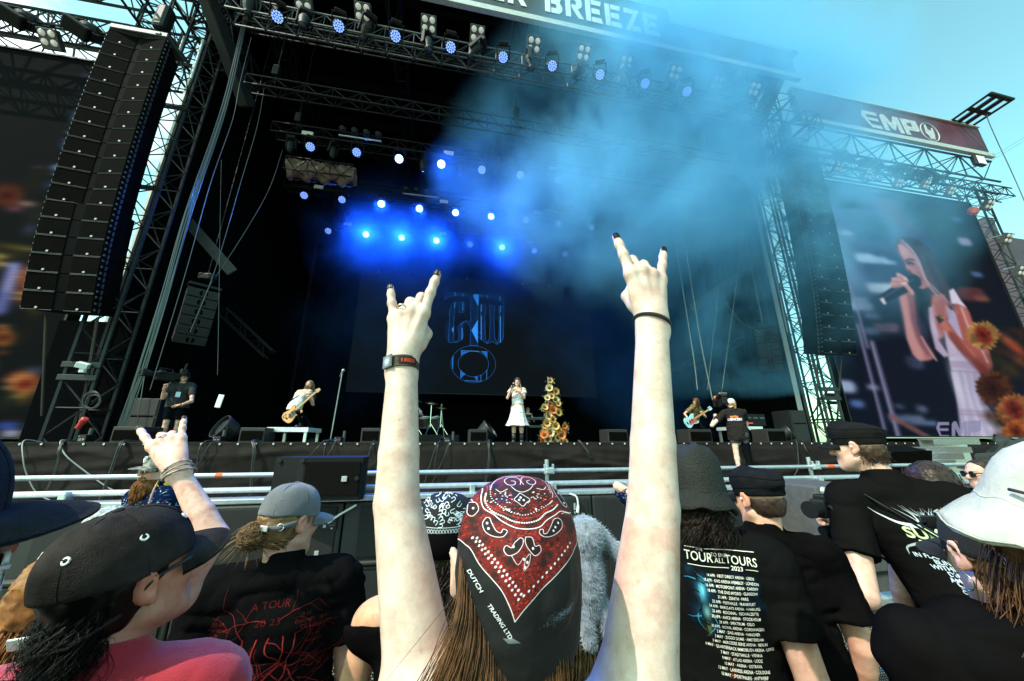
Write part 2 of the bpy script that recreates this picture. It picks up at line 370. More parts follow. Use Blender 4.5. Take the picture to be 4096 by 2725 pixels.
GL = {'E': [[(0, 0), (.3, 0), (.3, 1), (0, 1)], [(.36, 0), (1, 0), (.92, .22), (.36, .22)], [(.36, .38), (.86, .38), (.86, .62), (.36, .62)], [(.36, .78), (.92, .78), (1, 1), (.36, 1)]],
      'B': [[(0, 0), (.3, 0), (.3, 1), (0, 1)], [(.36, 0), (.8, 0), (.97, .12), (1, .3), (.85, .5), (.97, .7), (.93, .88), (.8, 1), (.36, 1), (.36, .78), (.6, .78), (.66, .68), (.6, .58), (.36, .58), (.36, .4), (.62, .4), (.68, .3), (.62, .22), (.36, .22)]],
      'R': [[(0, 0), (.3, 0), (.3, 1), (0, 1)], [(.36, .78), (.6, .78), (.67, .69), (.6, .58), (.36, .58), (.36, .46), (.74, 0), (1.05, 0), (.72, .4), (.95, .52), (1, .72), (.93, .9), (.78, 1), (.36, 1)]],
      'Z': [[(0, .78), (.6, .78), (.66, 1), (0, 1)], [(.02, .0), (.3, 0), (1, 1), (.72, 1)], [(.42, 0), (1, 0), (1, .24), (.5, .24)]],
      'S': [[(0, 0), (.8, 0), (1, .12), (1, .45), (.85, .58), (.3, .62), (.3, .78), (1, .78), (1, 1), (.2, 1), (0, .88), (0, .56), (.15, .42), (.7, .38), (.7, .22), (0, .22)]],
      'U': [[(0, .2), (.2, 0), (.47, 0), (.47, .22), (.3, .24), (.3, 1), (0, 1)], [(.53, 0), (.8, 0), (1, .2), (1, 1), (.7, 1), (.7, .24), (.53, .22)]],
      'M': [[(0, 0), (.26, 0), (.26, 1), (0, 1)], [(.3, 1), (.3, .6), (.5, .2), (.7, .6), (.7, 1), (.5, .62)], [(.74, 0), (1, 0), (1, 1), (.74, 1)]]}
lb = aY(2180, 40, FY)[0]; le = aY(2641, 139, FY)[0]; pitch = (le - lb + .1) / 6; lh = 1.12; lz = 15.92
lt = MB()
for k, chx in enumerate('BREEZE'):
    for pl in GL[chx]: lt.prism([(p[0] * (pitch - .12), p[1] * lh) for p in pl], (lb + k * pitch, FY - .012, lz), (1, 0, 0), (0, 0, 1), .012)
for k, chx in enumerate('SUMMER'):
    x = lb - (6 - k) * pitch - .55
    for pl in GL[chx]: lt.prism([(p[0] * (pitch - .12), p[1] * lh) for p in pl], (x, FY - .012, lz), (1, 0, 0), (0, 0, 1), .012)
lt.build('lettering', mat('banner_white', (.6, .62, .64), .8), rf)
# lattice towers
TW = [(-8.3, 10.0, 'left lattice tower standing between the speaker hang and the stage opening', .62), (12.75, 10.0, 'right lattice tower at the edge of the stage opening, hazed by blue smoke', .62),
      (14.5, 11.2, 'outer right lattice tower behind the hazy speaker hang', .7), (-10.6, 11.0, 'outer left lattice tower half hidden behind the speaker hang', .7),
      (25.9, 10.5, 'far right lattice tower beside the singer video screen', .6)]
for x, y, lab, w_ in TW:
    t = thing('lattice_tower', lab, 'tower', (x, y, 0), 'lattice towers of the stage')
    m = MB().truss((x, y, 0), (x, y, 16.4 if x < 20 else 14.2), w_, w_, .62, .045, .018, up=(0, 1, 0)); m.build('lattice_frame', M_truss, t)
    for z in (3.2, 3.5, 8.4, 11.2) if x < 20 else (4, 8): MB().bbox((x, y - w_ / 2 - .05, z), (w_ + .14, .05, .13), b=.008).build('sleeve_bar', M_truss, t)
    if x < 20:
        for k in (-1, 1): MB().tube((x + k * w_ * .42, y - .4, 12.3), (x + k * w_ * .42, y - .42, 13.9), .035, n=8).build('guy_strut', M_galv, t)
# diagonal braces inside the wings
for pts, lab in (((aY(640, 760, 12), aY(930, 1090, 12)), 'grey flat diagonal brace inside the dark left wing'), ((aY(2760, 1235, 12), aY(3060, 1035, 12)), 'pale flat diagonal brace inside the smoky right wing')):
    a, c = pts; d = c - a; R_ = d.to_track_quat('X', 'Z').to_matrix()
    tag(MB().bbox((a + c) / 2, (d.length, .05, .33), R_, .01).build('diagonal_brace', mat('brace_grey', (.05, .048, .047), .8, 0, var=.2, scale=4)), lab, 'brace')
for k, (p, q, lab) in enumerate((((3000, 1395), (3150, 1330), 'upper'), ((2700, 1480), (3020, 1340), 'lower'), ((900, 1250), (1080, 1420), 'left-hand'))):
    a, c = aY(*p, 13), aY(*q, 13); tag(MB().truss(a, c, .3, .3, .4, .03, .012).build('brace_truss', M_trin), f'{lab} thin slanting lattice brace inside the stage wing', 'brace', 'slanting braces in the wings')
# trusses over the stage
TR = [('front', 8.35, 13.65, -6.6, 11.6, .45, 'front lighting truss hung with square blinders under the roof edge'), ('mid', 9.7, 12.6, -6.6, 10.6, .35, 'bare lattice truss hanging between the front truss and the first lamp row'), ('upper', 9.3, 14.6, -6.8, 11.0, .35, 'dark high lattice truss close under the roof'),
      ('A', 11.3, 12.45, -6.5, 10.9, .4, 'lighting truss carrying the highest inner row of blue lamps'), ('B', 14.2, 12.45, -7.2, 11.2, .4, 'lighting truss carrying the middle inner row of blue lamps'), ('C', 16.9, 12.45, -6.9, 11.4, .4, 'lighting truss carrying the lowest inner row of blue lamps')]
for nm, y, z, xa, xb, w_, lab in TR:
    t = thing('lighting_truss', lab, 'truss', (xa, y, z), 'trusses over the stage')
    MB().truss((xa, y, z), (xb, y, z), w_, w_, .42, .028 if nm != 'front' else .03, .013).build('lattice_frame', M_trin if nm != 'front' else mat('front_truss', (.035, .037, .04), .4, .1), t)
    for x in (xa + .7, (xa + xb) / 2, xb - .7): MB().tube((x, y, z + w_ / 2), (x, y, 17.3), .02, n=5).bbox((x, y, z + w_ / 2 + .5), (.2, .2, .4), b=.03).build('chain_hoist', M_blk2, t)
# ---------------------------------------------------------------- lamps
GLOW = 4.0
M_led = mat('blue_led', (.1, .2, .6), .3, emit=(.22, .38, 1.0), estr=1.25)
M_ledh = mat('bright_blue_led', (.3, .5, .9), .3, emit=(.30, .52, 1.0), estr=9)
M_hazed = mat('pale_led', (.3, .5, .9), .3, emit=(.3, .5, 1.0), estr=4)
def wash_proto(mled):
    t = thing('wash_light', 'x', 'stage lamp')
    MB().bbox((0, 0, .34), (.3, .2, .1), b=.02).build('base', M_blk, t)
    m = MB()
    for s_ in (-1, 1): m.bbox((s_ * .2, 0, .13), (.03, .09, .36), b=.008)
    m.bbox((0, 0, .285), (.43, .1, .03), b=.008); m.build('yoke', M_blk, t)
    h = MB().lathe((0, .14, 0), [(.09, -.02), (.15, .03), (.17, .12), (.17, .27), (.15, .29)], (0, -1, 0), 24).build('head', M_blk, t, smooth=False)
    m = MB(); cells = [(0, 0)] + [(.062 * math.cos(a), .062 * math.sin(a)) for a in np.arange(6) * math.pi / 3] + [(.118 * math.cos(a), .118 * math.sin(a)) for a in np.arange(12) * math.pi / 6 + .26]
    for x, z in cells: m.lathe((x, -.148, z), [(.028, 0), (.026, .008), (.014, .016)], (0, -1, 0), 8)
    m.build('led_lens', mled, t); return t
PROT = {}
def aim(o, target):
    d = (V(target) - o.location).normalized()      # local -Y looks at the target
    o.rotation_euler = (-d).to_track_quat('Y', 'Z').to_euler()
def wash(px, py, Y, kind, label, group, glow=0.0):
    if kind not in PROT: PROT[kind] = wash_proto({'n': M_led, 'b': M_ledh, 'p': M_hazed}[kind]); o = PROT[kind]
    else: o = copy_tree(PROT[kind])
    o.location = aY(px, py, Y); o['label'] = label; o['group'] = group
    aim(o, (o.location.x * .35, 0, 3.0))
    if glow:
        ld = bpy.data.lights.new('lamp_glow', 'SPOT'); ld.energy = glow * GLOW; ld.color = (.03, .17, 1.0); ld.shadow_soft_size = .1; ld.spot_size = rad(82); ld.spot_blend = 1
        lo = bpy.data.objects.new('lamp_glow', ld); col.objects.link(lo); lo.parent = o; lo.location = (0, -.22, 0); lo.rotation_euler = (rad(-90), 0, 0)
    return o
ROWS = {'front truss': (8.0, [(1112, 70), (1357, 107), (1583, 147), (1803, 191), (2012, 231), (2208, 265), (2398, 300), (2578, 335), (2746, 367)], {}),
        'highest inner row': (11.3, [(1243, 589), (1428, 611), (1597, 637), (1765, 658), (1927, 681), (2081, 702), (2230, 722), (2375, 742), (2508, 763)], {2: 220, 3: 90, 4: 10, 5: 6}),
        'middle inner row': (14.2, [(1218, 783), (1369, 800), (1526, 817), (1678, 836), (1822, 852), (1964, 867), (2102, 882), (2233, 897), (2363, 911)], {2: 250, 3: 250, 4: 170, 5: 30, 6: 8}),
        'lowest inner row': (16.9, [(1314, 925), (1465, 939), (1607, 952), (1746, 964), (1880, 978), (2008, 990), (2136, 1004), (2260, 1017), (2376, 1028)], {1: 180, 2: 160, 3: 110, 4: 18, 5: 70, 6: 8})}
for rn, (Y, pp, gl) in ROWS.items():
    for i, (x, y) in enumerate(pp):
        g_ = gl.get(i, 0); k = 'b' if g_ > 20 else ('n' if rn != 'front truss' else 'n')
        st = 'dazzling blue-white' if g_ > 45 else ('bright blue' if g_ else 'blue')
        wash(x, y, Y, k, f'{st} round wash lamp, {ORD[i]} from the left in the {rn}', 'blue wash lamps on the ' + rn, g_)
M_lens = mat('blinder_lens', (.35, .33, .30), .15, emit=(.9, .9, .8), estr=.22)
def blinder_proto():
    t = thing('blinder_light', 'x', 'stage lamp'); MB().bbox((0, 0, 0), (.46, .16, .5), b=.015).build('housing', mat('blinder_grey', (.04, .042, .045), .5, 0), t)
    for x in (-.11, .11):
        for z in (-.08, .13): MB().lathe((x, -.075, z), [(.085, 0), (.08, .02), (.05, .035), (.0, .04)], (0, -1, 0), 14).build('lamp', M_lens, t, smooth=True)
    return t
BL = None
def blinder(p, label, group, tgt=(2, 0, 2), s=1.0):
    global BL
    if BL is None: BL = blinder_proto(); o = BL
    else: o = copy_tree(BL)
    o.location = p; o.scale = (s,) * 3; o['label'] = label; o['group'] = group; o.rotation_euler = (rad(math.degrees(math.atan2(p[2] - 2, p[1])) - 8), 0, 0); return o
for i, (x, y) in enumerate([(1216, 10), (1453, 55), (1715, 103), (1909, 142), (2134, 184), (2332, 217), (2500, 257), (2696, 295), (2865, 333), (3010, 361)]):
    blinder(aY(x, y, 8.06), f'square four-lamp blinder, {ORD[i]} from the left on the front truss', 'blinders on the front truss', (3, 0, 4))
def head_proto():
    t = thing('moving_head_light', 'x', 'stage lamp'); MB().bbox((0, 0, .4), (.36, .26, .14), b=.03).build('base', M_blk, t)
    m = MB()
    for s_ in (-1, 1): m.bbox((s_ * .2, 0, .1), (.05, .14, .5), b=.02)
    m.bbox((0, 0, .33), (.44, .16, .05), b=.015); m.build('yoke', M_blk, t)
    MB().lathe((0, 0, .16), [(.09, -.02), (.15, .02), (.17, .15), (.15, .3), (.12, .44), (.12, .5)], (0, -.25, -1), 20).build('head', M_blk2, t, smooth=False)
    MB().lathe((0, -.125, -.33), [(.1, 0), (.08, .02), (.02, .035)], (0, -.25, -1), 18).build('lens', mat('dark_glass', (.02, .03, .04), .15, spec=.5), t, smooth=True); return t
HP = None
def mhead(p, label, group, rot=(0, 0, 0), s=1.0):
    global HP
    if HP is None: HP = head_proto(); o = HP
    else: o = copy_tree(HP)
    o.location = p; o.rotation_euler = rot; o.scale = (s,) * 3; o['label'] = label; o['group'] = group; return o
for i, (x, y, r_) in enumerate([(1000, 20, 1.2), (1218, 90, 0), (1464, 118, 2.2), (1708, 178, .1), (1898, 200, 2.4), (2115, 245, .2), (2308, 280, 2.2), (2500, 318, 0), (2680, 345, 2.0)]):
    mhead(aY(x, y, 8.15), f'unlit black moving head lamp, {ORD[i]} from the left under the front truss', 'moving head lamps under the front truss', (r_ * .35, 0, .3 * i), .95)
for i, (x, y) in enumerate([(1165, 585), (1330, 605), (1690, 655), (1845, 672)]): mhead(aY(x, y, 11.3), f'unlit moving head lamp between wash lamps, {ORD[i]} from the left in the highest inner row', 'moving head lamps in the inner row', (.2, 0, i), .8)
# small plates, bars of small lamps
for i, (x, y, Y) in enumerate([(1230, 534, 11.1), (1795, 612, 11.1), (2212, 674, 11.1), (2665, 742, 11.1), (1275, 748, 14), (1776, 807, 14), (2149, 850, 14), (2558, 899, 14), (1390, 896, 16.7), (1772, 934, 16.7), (2117, 970, 16.7), (2440, 1003, 16.7)]):
    o = MB().bbox((0, 0, 0), (.37, .03, .17), b=.006).build('sign_plate', mat('plate_cream', (.62, .55, .5), .6, emit=(.6, .5, .45), estr=.0)); o.location = aY(x, y, Y)
    tag(o, f'small cream plate, {ORD[i % 4]} from the left above the {["highest", "middle", "lowest"][i // 4]} inner lamp row', 'plate', 'cream plates on the trusses')
for i, (p, q, Y, lab) in enumerate([((1355, 540), (1525, 566), 11.0, 'pale bar of four small lamps on the left of the highest inner row'), ((2470, 703), (2600, 721), 11.0, 'pale bar of small lamps on the right of the highest inner row'), ((1612, 774), (1754, 791), 14, 'pale lamp bar in the middle inner row between dazzling lamps'), ((2176, 840), (2300, 857), 14, 'pale lamp bar at the right of the middle inner row'), ((1832, 928), (2072, 953), 16.7, 'long pale lamp bar in the lowest inner row')]):
    a, c = aY(*p, Y), aY(*q, Y); t = thing('lamp_bar', lab, 'lamp bar', (a + c) / 2, 'pale lamp bars'); MB().tube(a, c, .03, n=8).build('pipe', M_galv, t)
    for k in range(4):
        pt = a.lerp(c, .08 + .28 * k) + V((0, 0, .24)); MB().bbox(pt, (.2, .2, .2), Euler((.5, 0, .3)).to_matrix(), .02).lathe(pt + V((0, -.1, -.03)), [(.085, 0), (.09, .05), (.07, .06)], (0, -1, -.3), 14).build('small_lamp', M_blk2, t)
# beige bundles lying in short trusses at both ends of the lamp rows
for (p, q, Y, lab) in (((1148, 668), (1416, 705), 12.4, 'short truss filled with crumpled beige cloth at the left end of the lamp rows'), ((2495, 826), (2690, 856), 14.8, 'short truss filled with crumpled beige cloth at the hazy right end of the lamp rows')):
    a, c = aY(*p, Y), aY(*q, Y); c.z = a.z; t = thing('cloth_truss', lab, 'truss', (a + c) / 2)
    MB().truss(a, c, .5, .55, .42, .03, .018).build('lattice_frame', M_blk2, t)
    m = MB(); n = 26; prof = []
    for i in range(n + 1):
        pc = a.lerp(c, i / n) + V((0, .12, .02)); vv = []
        for k in range(18):
            tt = 2 * math.pi * k / 18; rr = .27 + .09 * math.sin(i * .9 + 2 * math.sin(k)) + .05 * rnd.random(); vv.append(pc + V((.03 * rnd.random(), rr * math.cos(tt), rr * 1.15 * math.sin(tt))))
        prof += vv
    m.add(prof, [(i * 18 + k, i * 18 + (k + 1) % 18, (i + 1) * 18 + (k + 1) % 18, (i + 1) * 18 + k) for i in range(n) for k in range(18)]); m.build('crumpled_cloth', M_beige, t, smooth=True)
# ---------------------------------------------------------------- speaker hangs
M_grill = mat('speaker_grille', (.0028, .0022, .002), .9, var=.3, scale=3, bump=.3, bscale=300, spec=.03)
M_cab = mat('speaker_cabinet', (.003, .003, .0035), .8, spec=.04, bump=.1, bscale=140)
M_edge = mat('cabinet_edge', (.06, .065, .07), .5, .3)
M_badge = mat('badge', (.35, .34, .32), .6)
def hang(sx, lab):
    x0 = CX + sx * 10.75; t = thing('speaker_hang', lab, 'speaker', (x0, 9, 12.5), 'tall line array hangs')
    # the J of the hang: y of the front of each box, tilt
    y, z, tl = 8.52, 12.38, 0.0; bh = .434; R0 = Euler((0, 0, rad(-2 * sx))).to_matrix()
    MB().bbox((x0, y + .32, z + .1), (1.34, .7, .15), b=.02).box((x0 + .45, y - .04, z + .1), (.12, .02, .06)).build('fly_bar', M_edge, t)
    m = MB()
    for k in range(2): m.path([(x0 + .1 * k, y + .4, z + .15), (x0 + .1 * k, y + .45, z + 1.2), (x0, y + .5, z + 3.2)], .03, 6)
    m.bbox((x0, y + .45, z + 1.25), (.34, .34, .9), b=.1); m.build('chain_hoist', M_blk2, t)
    for i in range(18):
        tl = rad(1.2 + .55 * i + max(0, i - 11) * 1.3); R_ = Euler((tl * .62, 0, 0)).to_matrix(); c = V((x0, y, z - bh / 2))
        wv = .67; d = .8
        mb = MB()
        def pt(px_, py_, pz_): return c + R_ @ V((px_, py_, pz_))
        hz = bh / 2 - .012
        prof = [(-wv, .0), (-wv, .06), (-.42, d), (.42, d), (wv, .06), (wv, 0), (.06, .11), (-.06, .11)] if i < 12 else [(-wv, .0), (-wv, .06), (-.5, d), (.5, d), (wv, .06), (wv, 0), (.1, .03), (-.1, .03)]
        n = len(prof); mb.add([pt(p[0], p[1], hz) for p in prof] + [pt(p[0], p[1], -hz) for p in prof], [(i_, (i_ + 1) % n, n + (i_ + 1) % n, n + i_) for i_ in range(n)] + [(0, 7, 2, 1), (7, 6, 3, 2), (6, 5, 4, 3), (8, 9, 10, 15), (15, 10, 11, 14), (14, 11, 12, 13)])
        cab = mb.build('cabinet', M_cab, t)
        gm = MB(); bm_ = MB(); em = MB(); iy = prof[6][1]; ix = prof[6][0]
        for s_ in (-1, 1):
            a, e = V((s_ * (wv - .02), -.012, 0)), V((s_ * (ix + .01), iy - .012, 0))
            q = [a + V((0, 0, hz - .02)), e + V((0, 0, hz - .02)), e - V((0, 0, hz - .02)), a - V((0, 0, hz - .02))]
            gm.add([c + R_ @ p for p in q] + [c + R_ @ (p + V((0, .01, 0))) for p in q], [(0, 1, 2, 3), (0, 4, 5, 1), (2, 6, 7, 3), (1, 5, 6, 2), (0, 3, 7, 4)])
            mid = a.lerp(e, .5); bm_.bbox(c + R_ @ (mid + V((0, -.012, -hz + .045))), (.045, .012, .045), b=.004)
            for zz in (hz, -hz): em.tube(c + R_ @ (a + V((0, -.004, zz))), c + R_ @ (e + V((0, -.004, zz))), .008, n=4)  # pale lines: light caught along the cabinet edges, given as colour
        for zz in (-.15, 0, .15):
            for s_ in (-1, 1): em.box(c + R_ @ V((s_ * (wv + .008), .03, zz)), (.02, .04, .05)); em.box(c + R_ @ V((s_ * (wv - .03), .16, zz)), (.03, .05, .1))
        gm.build('grille', M_grill, cab); bm_.build('badge', M_badge, cab); em.build('lit_edge_trim', M_edge, cab)
        z -= bh * math.cos(tl * .62); y += bh * math.sin(tl * .62)
    MB().tube((x0 - .5, y + .3, z), (x0 - .42, y + .9, ZS + .6), .025, n=5).tube((x0 + .5, y + .3, z), (x0 + .35, y + .9, ZS + .5), .03, n=5).build('tie_strap', mat('strap', (.06, .045, .035), .9), t)
hang(-1, 'tall black line array speaker hang at the left of the stage')
hang(1, 'tall line array speaker hang at the right, veiled by blue smoke')
def small_hang(x0, y0, z0, sx, lab):
    t = thing('monitor_hang', lab, 'speaker', (x0, y0, z0), 'small monitor hangs in the wings'); y, z, x = y0, z0, x0
    yaw_ = Euler((0, 0, rad(-38 * sx))).to_matrix(); MB().bbox((x0, y0, z0 + .1), (.75, .45, .08), yaw_, .01).bbox((x0, y0, z0 + .45), (.42, .2, .22), b=.05).tube((x0, y0, z0 + .5), (x0 + .05, y0, 16.5), .012, n=5).build('fly_bar', M_blk2, t)
    for i in range(6):
        tl = rad(4 + 5 * i); R_ = yaw_ @ Euler((tl, 0, 0)).to_matrix(); c = V((x, y, z - .13))
        cab = MB().bbox(c, (.72, .4, .25), R_, .012).build('cabinet', mat('monitor_grey', (.016, .016, .016), .8), t)
        m = MB(); cc = c + R_ @ V((0, -.204, 0)); ax = R_ @ V((0, -1, 0)); q = ax.to_track_quat('Z', 'Y')
        for s_ in (-1, 1):
            pts = [(.085 * math.cos(a_), .085 * math.sin(a_)) for a_ in np.linspace(-1.35, 1.35, 10)]
            m.prism([(p[0] * s_ + .012 * s_, p[1]) for p in pts], cc, R_ @ V((1, 0, 0)), R_ @ V((0, 0, 1)), -.004 * s_)
        m.build('grille_mark', M_drape, cab)
        st = R_ @ V((0, 0, -.26)); x += st.x; y += st.y; z += st.z
small_hang(-7.15, 11.0, 6.05, -1, 'small grey monitor speaker hang in the dark left wing'); small_hang(12.15, 11.0, 6.0, 1, 'small grey monitor speaker hang in the smoky right wing')
# ---------------------------------------------------------------- wing lattices, side banner
def lat(lab, *segs, m=M_truss):
    mb = MB()
    for a, c, w_, h_, bay, r_, rd_ in segs: mb.truss(a, c, w_, h_, bay, r_, rd_)
    return tag(mb.build('wing_lattice', m), lab, 'truss', 'lattice girders above the side screens')
lat('wide open lattice girder high above the left video screen', ((-8.0, 9.6, 16.6), (-24, 9.6, 16.6), 1.6, 1.7, 1.35, .05, .03))
lat('second open lattice girder behind the left speaker hang', ((-8.3, 11.6, 15.1), (-26, 11.6, 15.1), 1.2, 1.3, 1.1, .05, .028))
lat('short cross lattice joining the left tower to the roof', ((-8.3, 8.6, 15.2), (-8.3, 11.8, 15.2), 1.0, .9, .7, .05, .028), ((-6.9, 9.2, 15.9), (-10.6, 9.2, 15.9), .8, .8, .6, .045, .025), ((-9.6, 8.4, 14.6), (-9.6, 12, 14.6), .7, .7, .6, .04, .022))
lat('lamp truss hung with fixtures in front of the top of the left screen', ((-9.9, 9.7, 13.55), (-22, 9.7, 13.55), .5, .5, .45, .035, .02))
lat('wide open lattice girder under the red side banner', ((13.2, 10.2, 14.55), (26.0, 10.2, 14.55), 1.3, 1.2, 1.1, .05, .028))
lat('lamp truss hung with fixtures in front of the top of the right screen', ((14.2, 9.7, 13.35), (26.4, 9.7, 13.35), .45, .45, .45, .032, .018))
lat('short cross lattice joining the right tower to the roof, in smoke', ((12.9, 8.6, 14.9), (12.9, 12.2, 14.9), .9, .9, .7, .045, .025), ((14.0, 8.6, 14.3), (14.0, 12.2, 14.3), .7, .7, .6, .04, .022), ((12.4, 10.3, 13.6), (15.4, 10.3, 13.6), .7, .8, .55, .04, .022))
for s_, lab in ((-1, 'thick dark corner boom angled under the left roof edge'), (1, 'thick dark corner boom angled under the right roof edge, in smoke')):
    m = MB(); a = V((CX + s_ * 10.1, 8.2, 15.6)); c = V((CX + s_ * 9.6, 11.2, 11.9)) if s_ > 0 else V((CX + s_ * 9.4, 11.0, 13.0))
    m.bbox((a + c) / 2, ((c - a).length, .32, .5), (c - a).to_track_quat('X', 'Z').to_matrix(), .04); tag(m.build('corner_boom', mat('boom_dark', (.012, .012, .013), .7, 0)), lab, 'boom')
bn = thing('side_banner', 'long dark red side banner with a white EMP logo at the upper right', 'banner', (19, 9, 15))
BX0, BX1, BZ0, BZ1, BY = 13.9, 24.75, 14.78, 16.42, 9.0
MB().box(((BX0 + BX1) / 2, BY + .1, (BZ0 + BZ1) / 2), (BX1 - BX0, .16, BZ1 - BZ0)).build('banner_sheet', mat('banner_red', (.15, .016, .03), .6, var=.6, scale=.9, col2=(.11, .02, .05)), bn)
MB().box(((BX0 + BX1) / 2, BY - .03, BZ0 - .07), (BX1 - BX0, .14, .2)).build('bottom_trim', M_trim, bn); MB().box(((BX0 + BX1) / 2, BY, BZ1 + .03), (BX1 - BX0, .1, .06)).build('top_trim', M_trim, bn)
M_logo = mat('banner_logo', (.4, .4, .41), .8, var=.25, scale=6)
lg = MB(); ox, oz = aY(3435, 440, BY)[0], 15.06; ph = .92; pw = .98
EMPG = {'E': [[(.16, 1), (1, 1), (1, .8), (.34, .8), (.27, .62), (.95, .62), (.95, .45), (.3, .45), (.42, .2), (1, .2), (1, 0), (.38, 0), (.02, .62)]],
        'M': [[(.0, 0), (.0, .85), (.12, 1), (.3, 1), (.52, .5), (.74, 1), (1, 1), (1, 0), (.78, 0), (.78, .55), (.58, .12), (.44, .12), (.24, .55), (.24, 0)]],
        'P': [[(0, 0), (.26, 0), (.26, .3), (.85, .3), (1, .42), (1, 1), (0, 1)]]}
for k, chx in enumerate('EMP'):
    for pl in EMPG[chx]:
        lg.prism([(p[0] * pw * (1.12 if chx == 'M' else .95) + .1 * (1 - p[1]), p[1] * ph) for p in pl], (ox + k * (pw + .1) + (.14 if k == 2 else 0), BY + .008, oz), (1, 0, 0), (0, 0, 1), .012)
hx, hz_ = ox + 3.9, oz + .42
lg.torus((hx, BY + .0, hz_), (0, 1, 0), .52, .022, 28, 5)
lg.prism([(-.2, .42), (-.1, .44), (-.06, .1), (.0, .14), (.05, .1), (.1, .13), (.14, .08), (.2, .3), (.29, .28), (.26, -.1), (.2, -.28), (.2, -.4), (-.1, -.4), (-.12, -.26), (-.26, -.1)], (hx, BY + .008, hz_), (1, 0, 0), (0, 0, 1), .012)
lg.build('lettering', M_logo, bn)
MB().prism([(0, 0), (.26, -.03), (.26, .2), (0, .17)], (ox + 2 * (pw + .1) + .46, BY - .008, oz + .53), (1, 0, 0), (0, 0, 1), .003).build('letter_counter', mat('banner_red_plain', (.12, .016, .035), .6), bn)
# outrigger ladder frame above the banner, its cable, the flood lamp
z_ = 16.5; A, B_, C_, D_ = aZ(3964, 372, z_), aZ(4054, 397, z_), aZ(3880, 510, z_), aZ(3800, 487, z_)
ot = thing('outrigger_ladder', 'dark ladder-shaped steel outrigger sticking out over the red banner', 'frame', (A + C_) / 2)
m = MB(); e = (B_ - A)
for k in (0, .3, .65, 1.0): m.tube(A + e * k, D_ + (C_ - D_) * k, .05 if k in (0, 1.0) else .09, n=6)
m.build('side_rail', M_blk2, ot); m = MB()
for k in (0, .06, .5, .55, .95): m.tube(A.lerp(D_, k), B_.lerp(C_, k), .06, n=6)
m.build('rung', M_blk2, ot)
tag(MB().path(spline([aZ(3948, 455, z_), aY(3962, 505, 7.2), aY(4096, 800, 6.9), aY(4300, 1300, 6.6)], 6), .014, 5).build('guy_cable', M_cable), 'dark guy cable running down from the outrigger frame', 'cable')
for k in range(2): tag(MB().tube(aY(3860, 695 + 12 * k, 22), aY(4130, 530 + 14 * k, 22), .014, n=5).build('sky_wire', M_cable), ['upper', 'lower'][k] + ' thin wire crossing the sky at the far right', 'wire', 'thin wires across the sky')
fl = thing('flood_light', 'white square flood lamp under the right end of the red banner', 'flood lamp', aY(3912, 645, 9)); p = fl.location
MB().bbox(p, (.62, .16, .5), b=.03).build('housing', M_blk2, fl); MB().bbox(p + V((.05, -.09, 0)), (.46, .03, .42), b=.01).build('lens', mat('flood_glass', (.7, .72, .68), .3, emit=(1, 1, .95), estr=.15), fl)
# fixtures on the side trusses
for i, (x, y) in enumerate([(205, 160)]): blinder(aY(x, y, 9.45), 'square four-lamp blinder on the lamp truss above the left screen', 'blinders above the side screens')
for i, (x, y) in enumerate([(125, 70), (375, 115)]): mhead(aY(x, y, 9.5) + V((0, 0, -.1)), ['left', 'right'][i] + ' of two big moving head lamps standing on the truss above the left screen', 'moving heads above the left screen', (2.5, .3, .5), 1.5)
for i, (x, y) in enumerate([(3350, 670), (3466, 700), (3590, 735), (3700, 740), (3800, 765)]): blinder(aY(x, y, 9.45), f'square four-lamp blinder, {ORD[i]} from the left on the truss above the right screen', 'blinders above the right screen', (4, 0, 2), .8)
for i, (x, y) in enumerate([(3370, 615), (3480, 650), (3600, 680), (3700, 700)]): mhead(aY(x, y, 9.6), f'dark moving head lamp, {ORD[i]} from the left standing above the right screen', 'moving heads above the right screen', (2.7, .2, .4 * i), 1.2)
for i, (x, y) in enumerate([(3950, 820), (4025, 955), (4078, 1085)]):
    p = aY(x, y, 9.7); t = blinder(p, f'four-lamp pod on an outrigger pole of the far right tower, {ORD[i]} from the top', 'lamp pods of the far right tower', (6, 0, 2), 1.0)
    tag(MB().tube(p + V((0, .1, .25)), V((25.7, 10.4, p.z + .55)), .03, n=6).build('outrigger_pole', M_galv), f'short pale outrigger pole carrying the {ORD[i]} lamp pod from the top', 'pole', 'outrigger poles of the far right tower')
for i, (p, q, Y) in enumerate([((3935, 868), (4012, 1250), 15), ((4008, 945), (4300, 1500), 17)]):
    a, c = aY(*p, Y), aY(*q, Y); tag(MB().box(((a.x + c.x) / 2 + 1.5, Y + .6, a.z / 2), (c.x - a.x + 3, 1.2, a.z)).build('hoarding_wall', mat('hoarding', (.06, .04, .055), .7, var=.2, scale=.7)), ['near', 'far'][i] + ' dull purple hoarding wall beyond the far right tower', 'wall', 'hoardings at the far right')
o = MB().lathe(aY(3892, 845, 10), [(.0, -.2), (.14, -.16), (.2, 0), (.15, .14), (.05, .22)], (0, 0, 1), 12).build('signal_balloon', mat('balloon_red', (.6, .08, .05), .5)); tag(o, 'small red bag hanging at the top right corner of the video screen', 'bag')
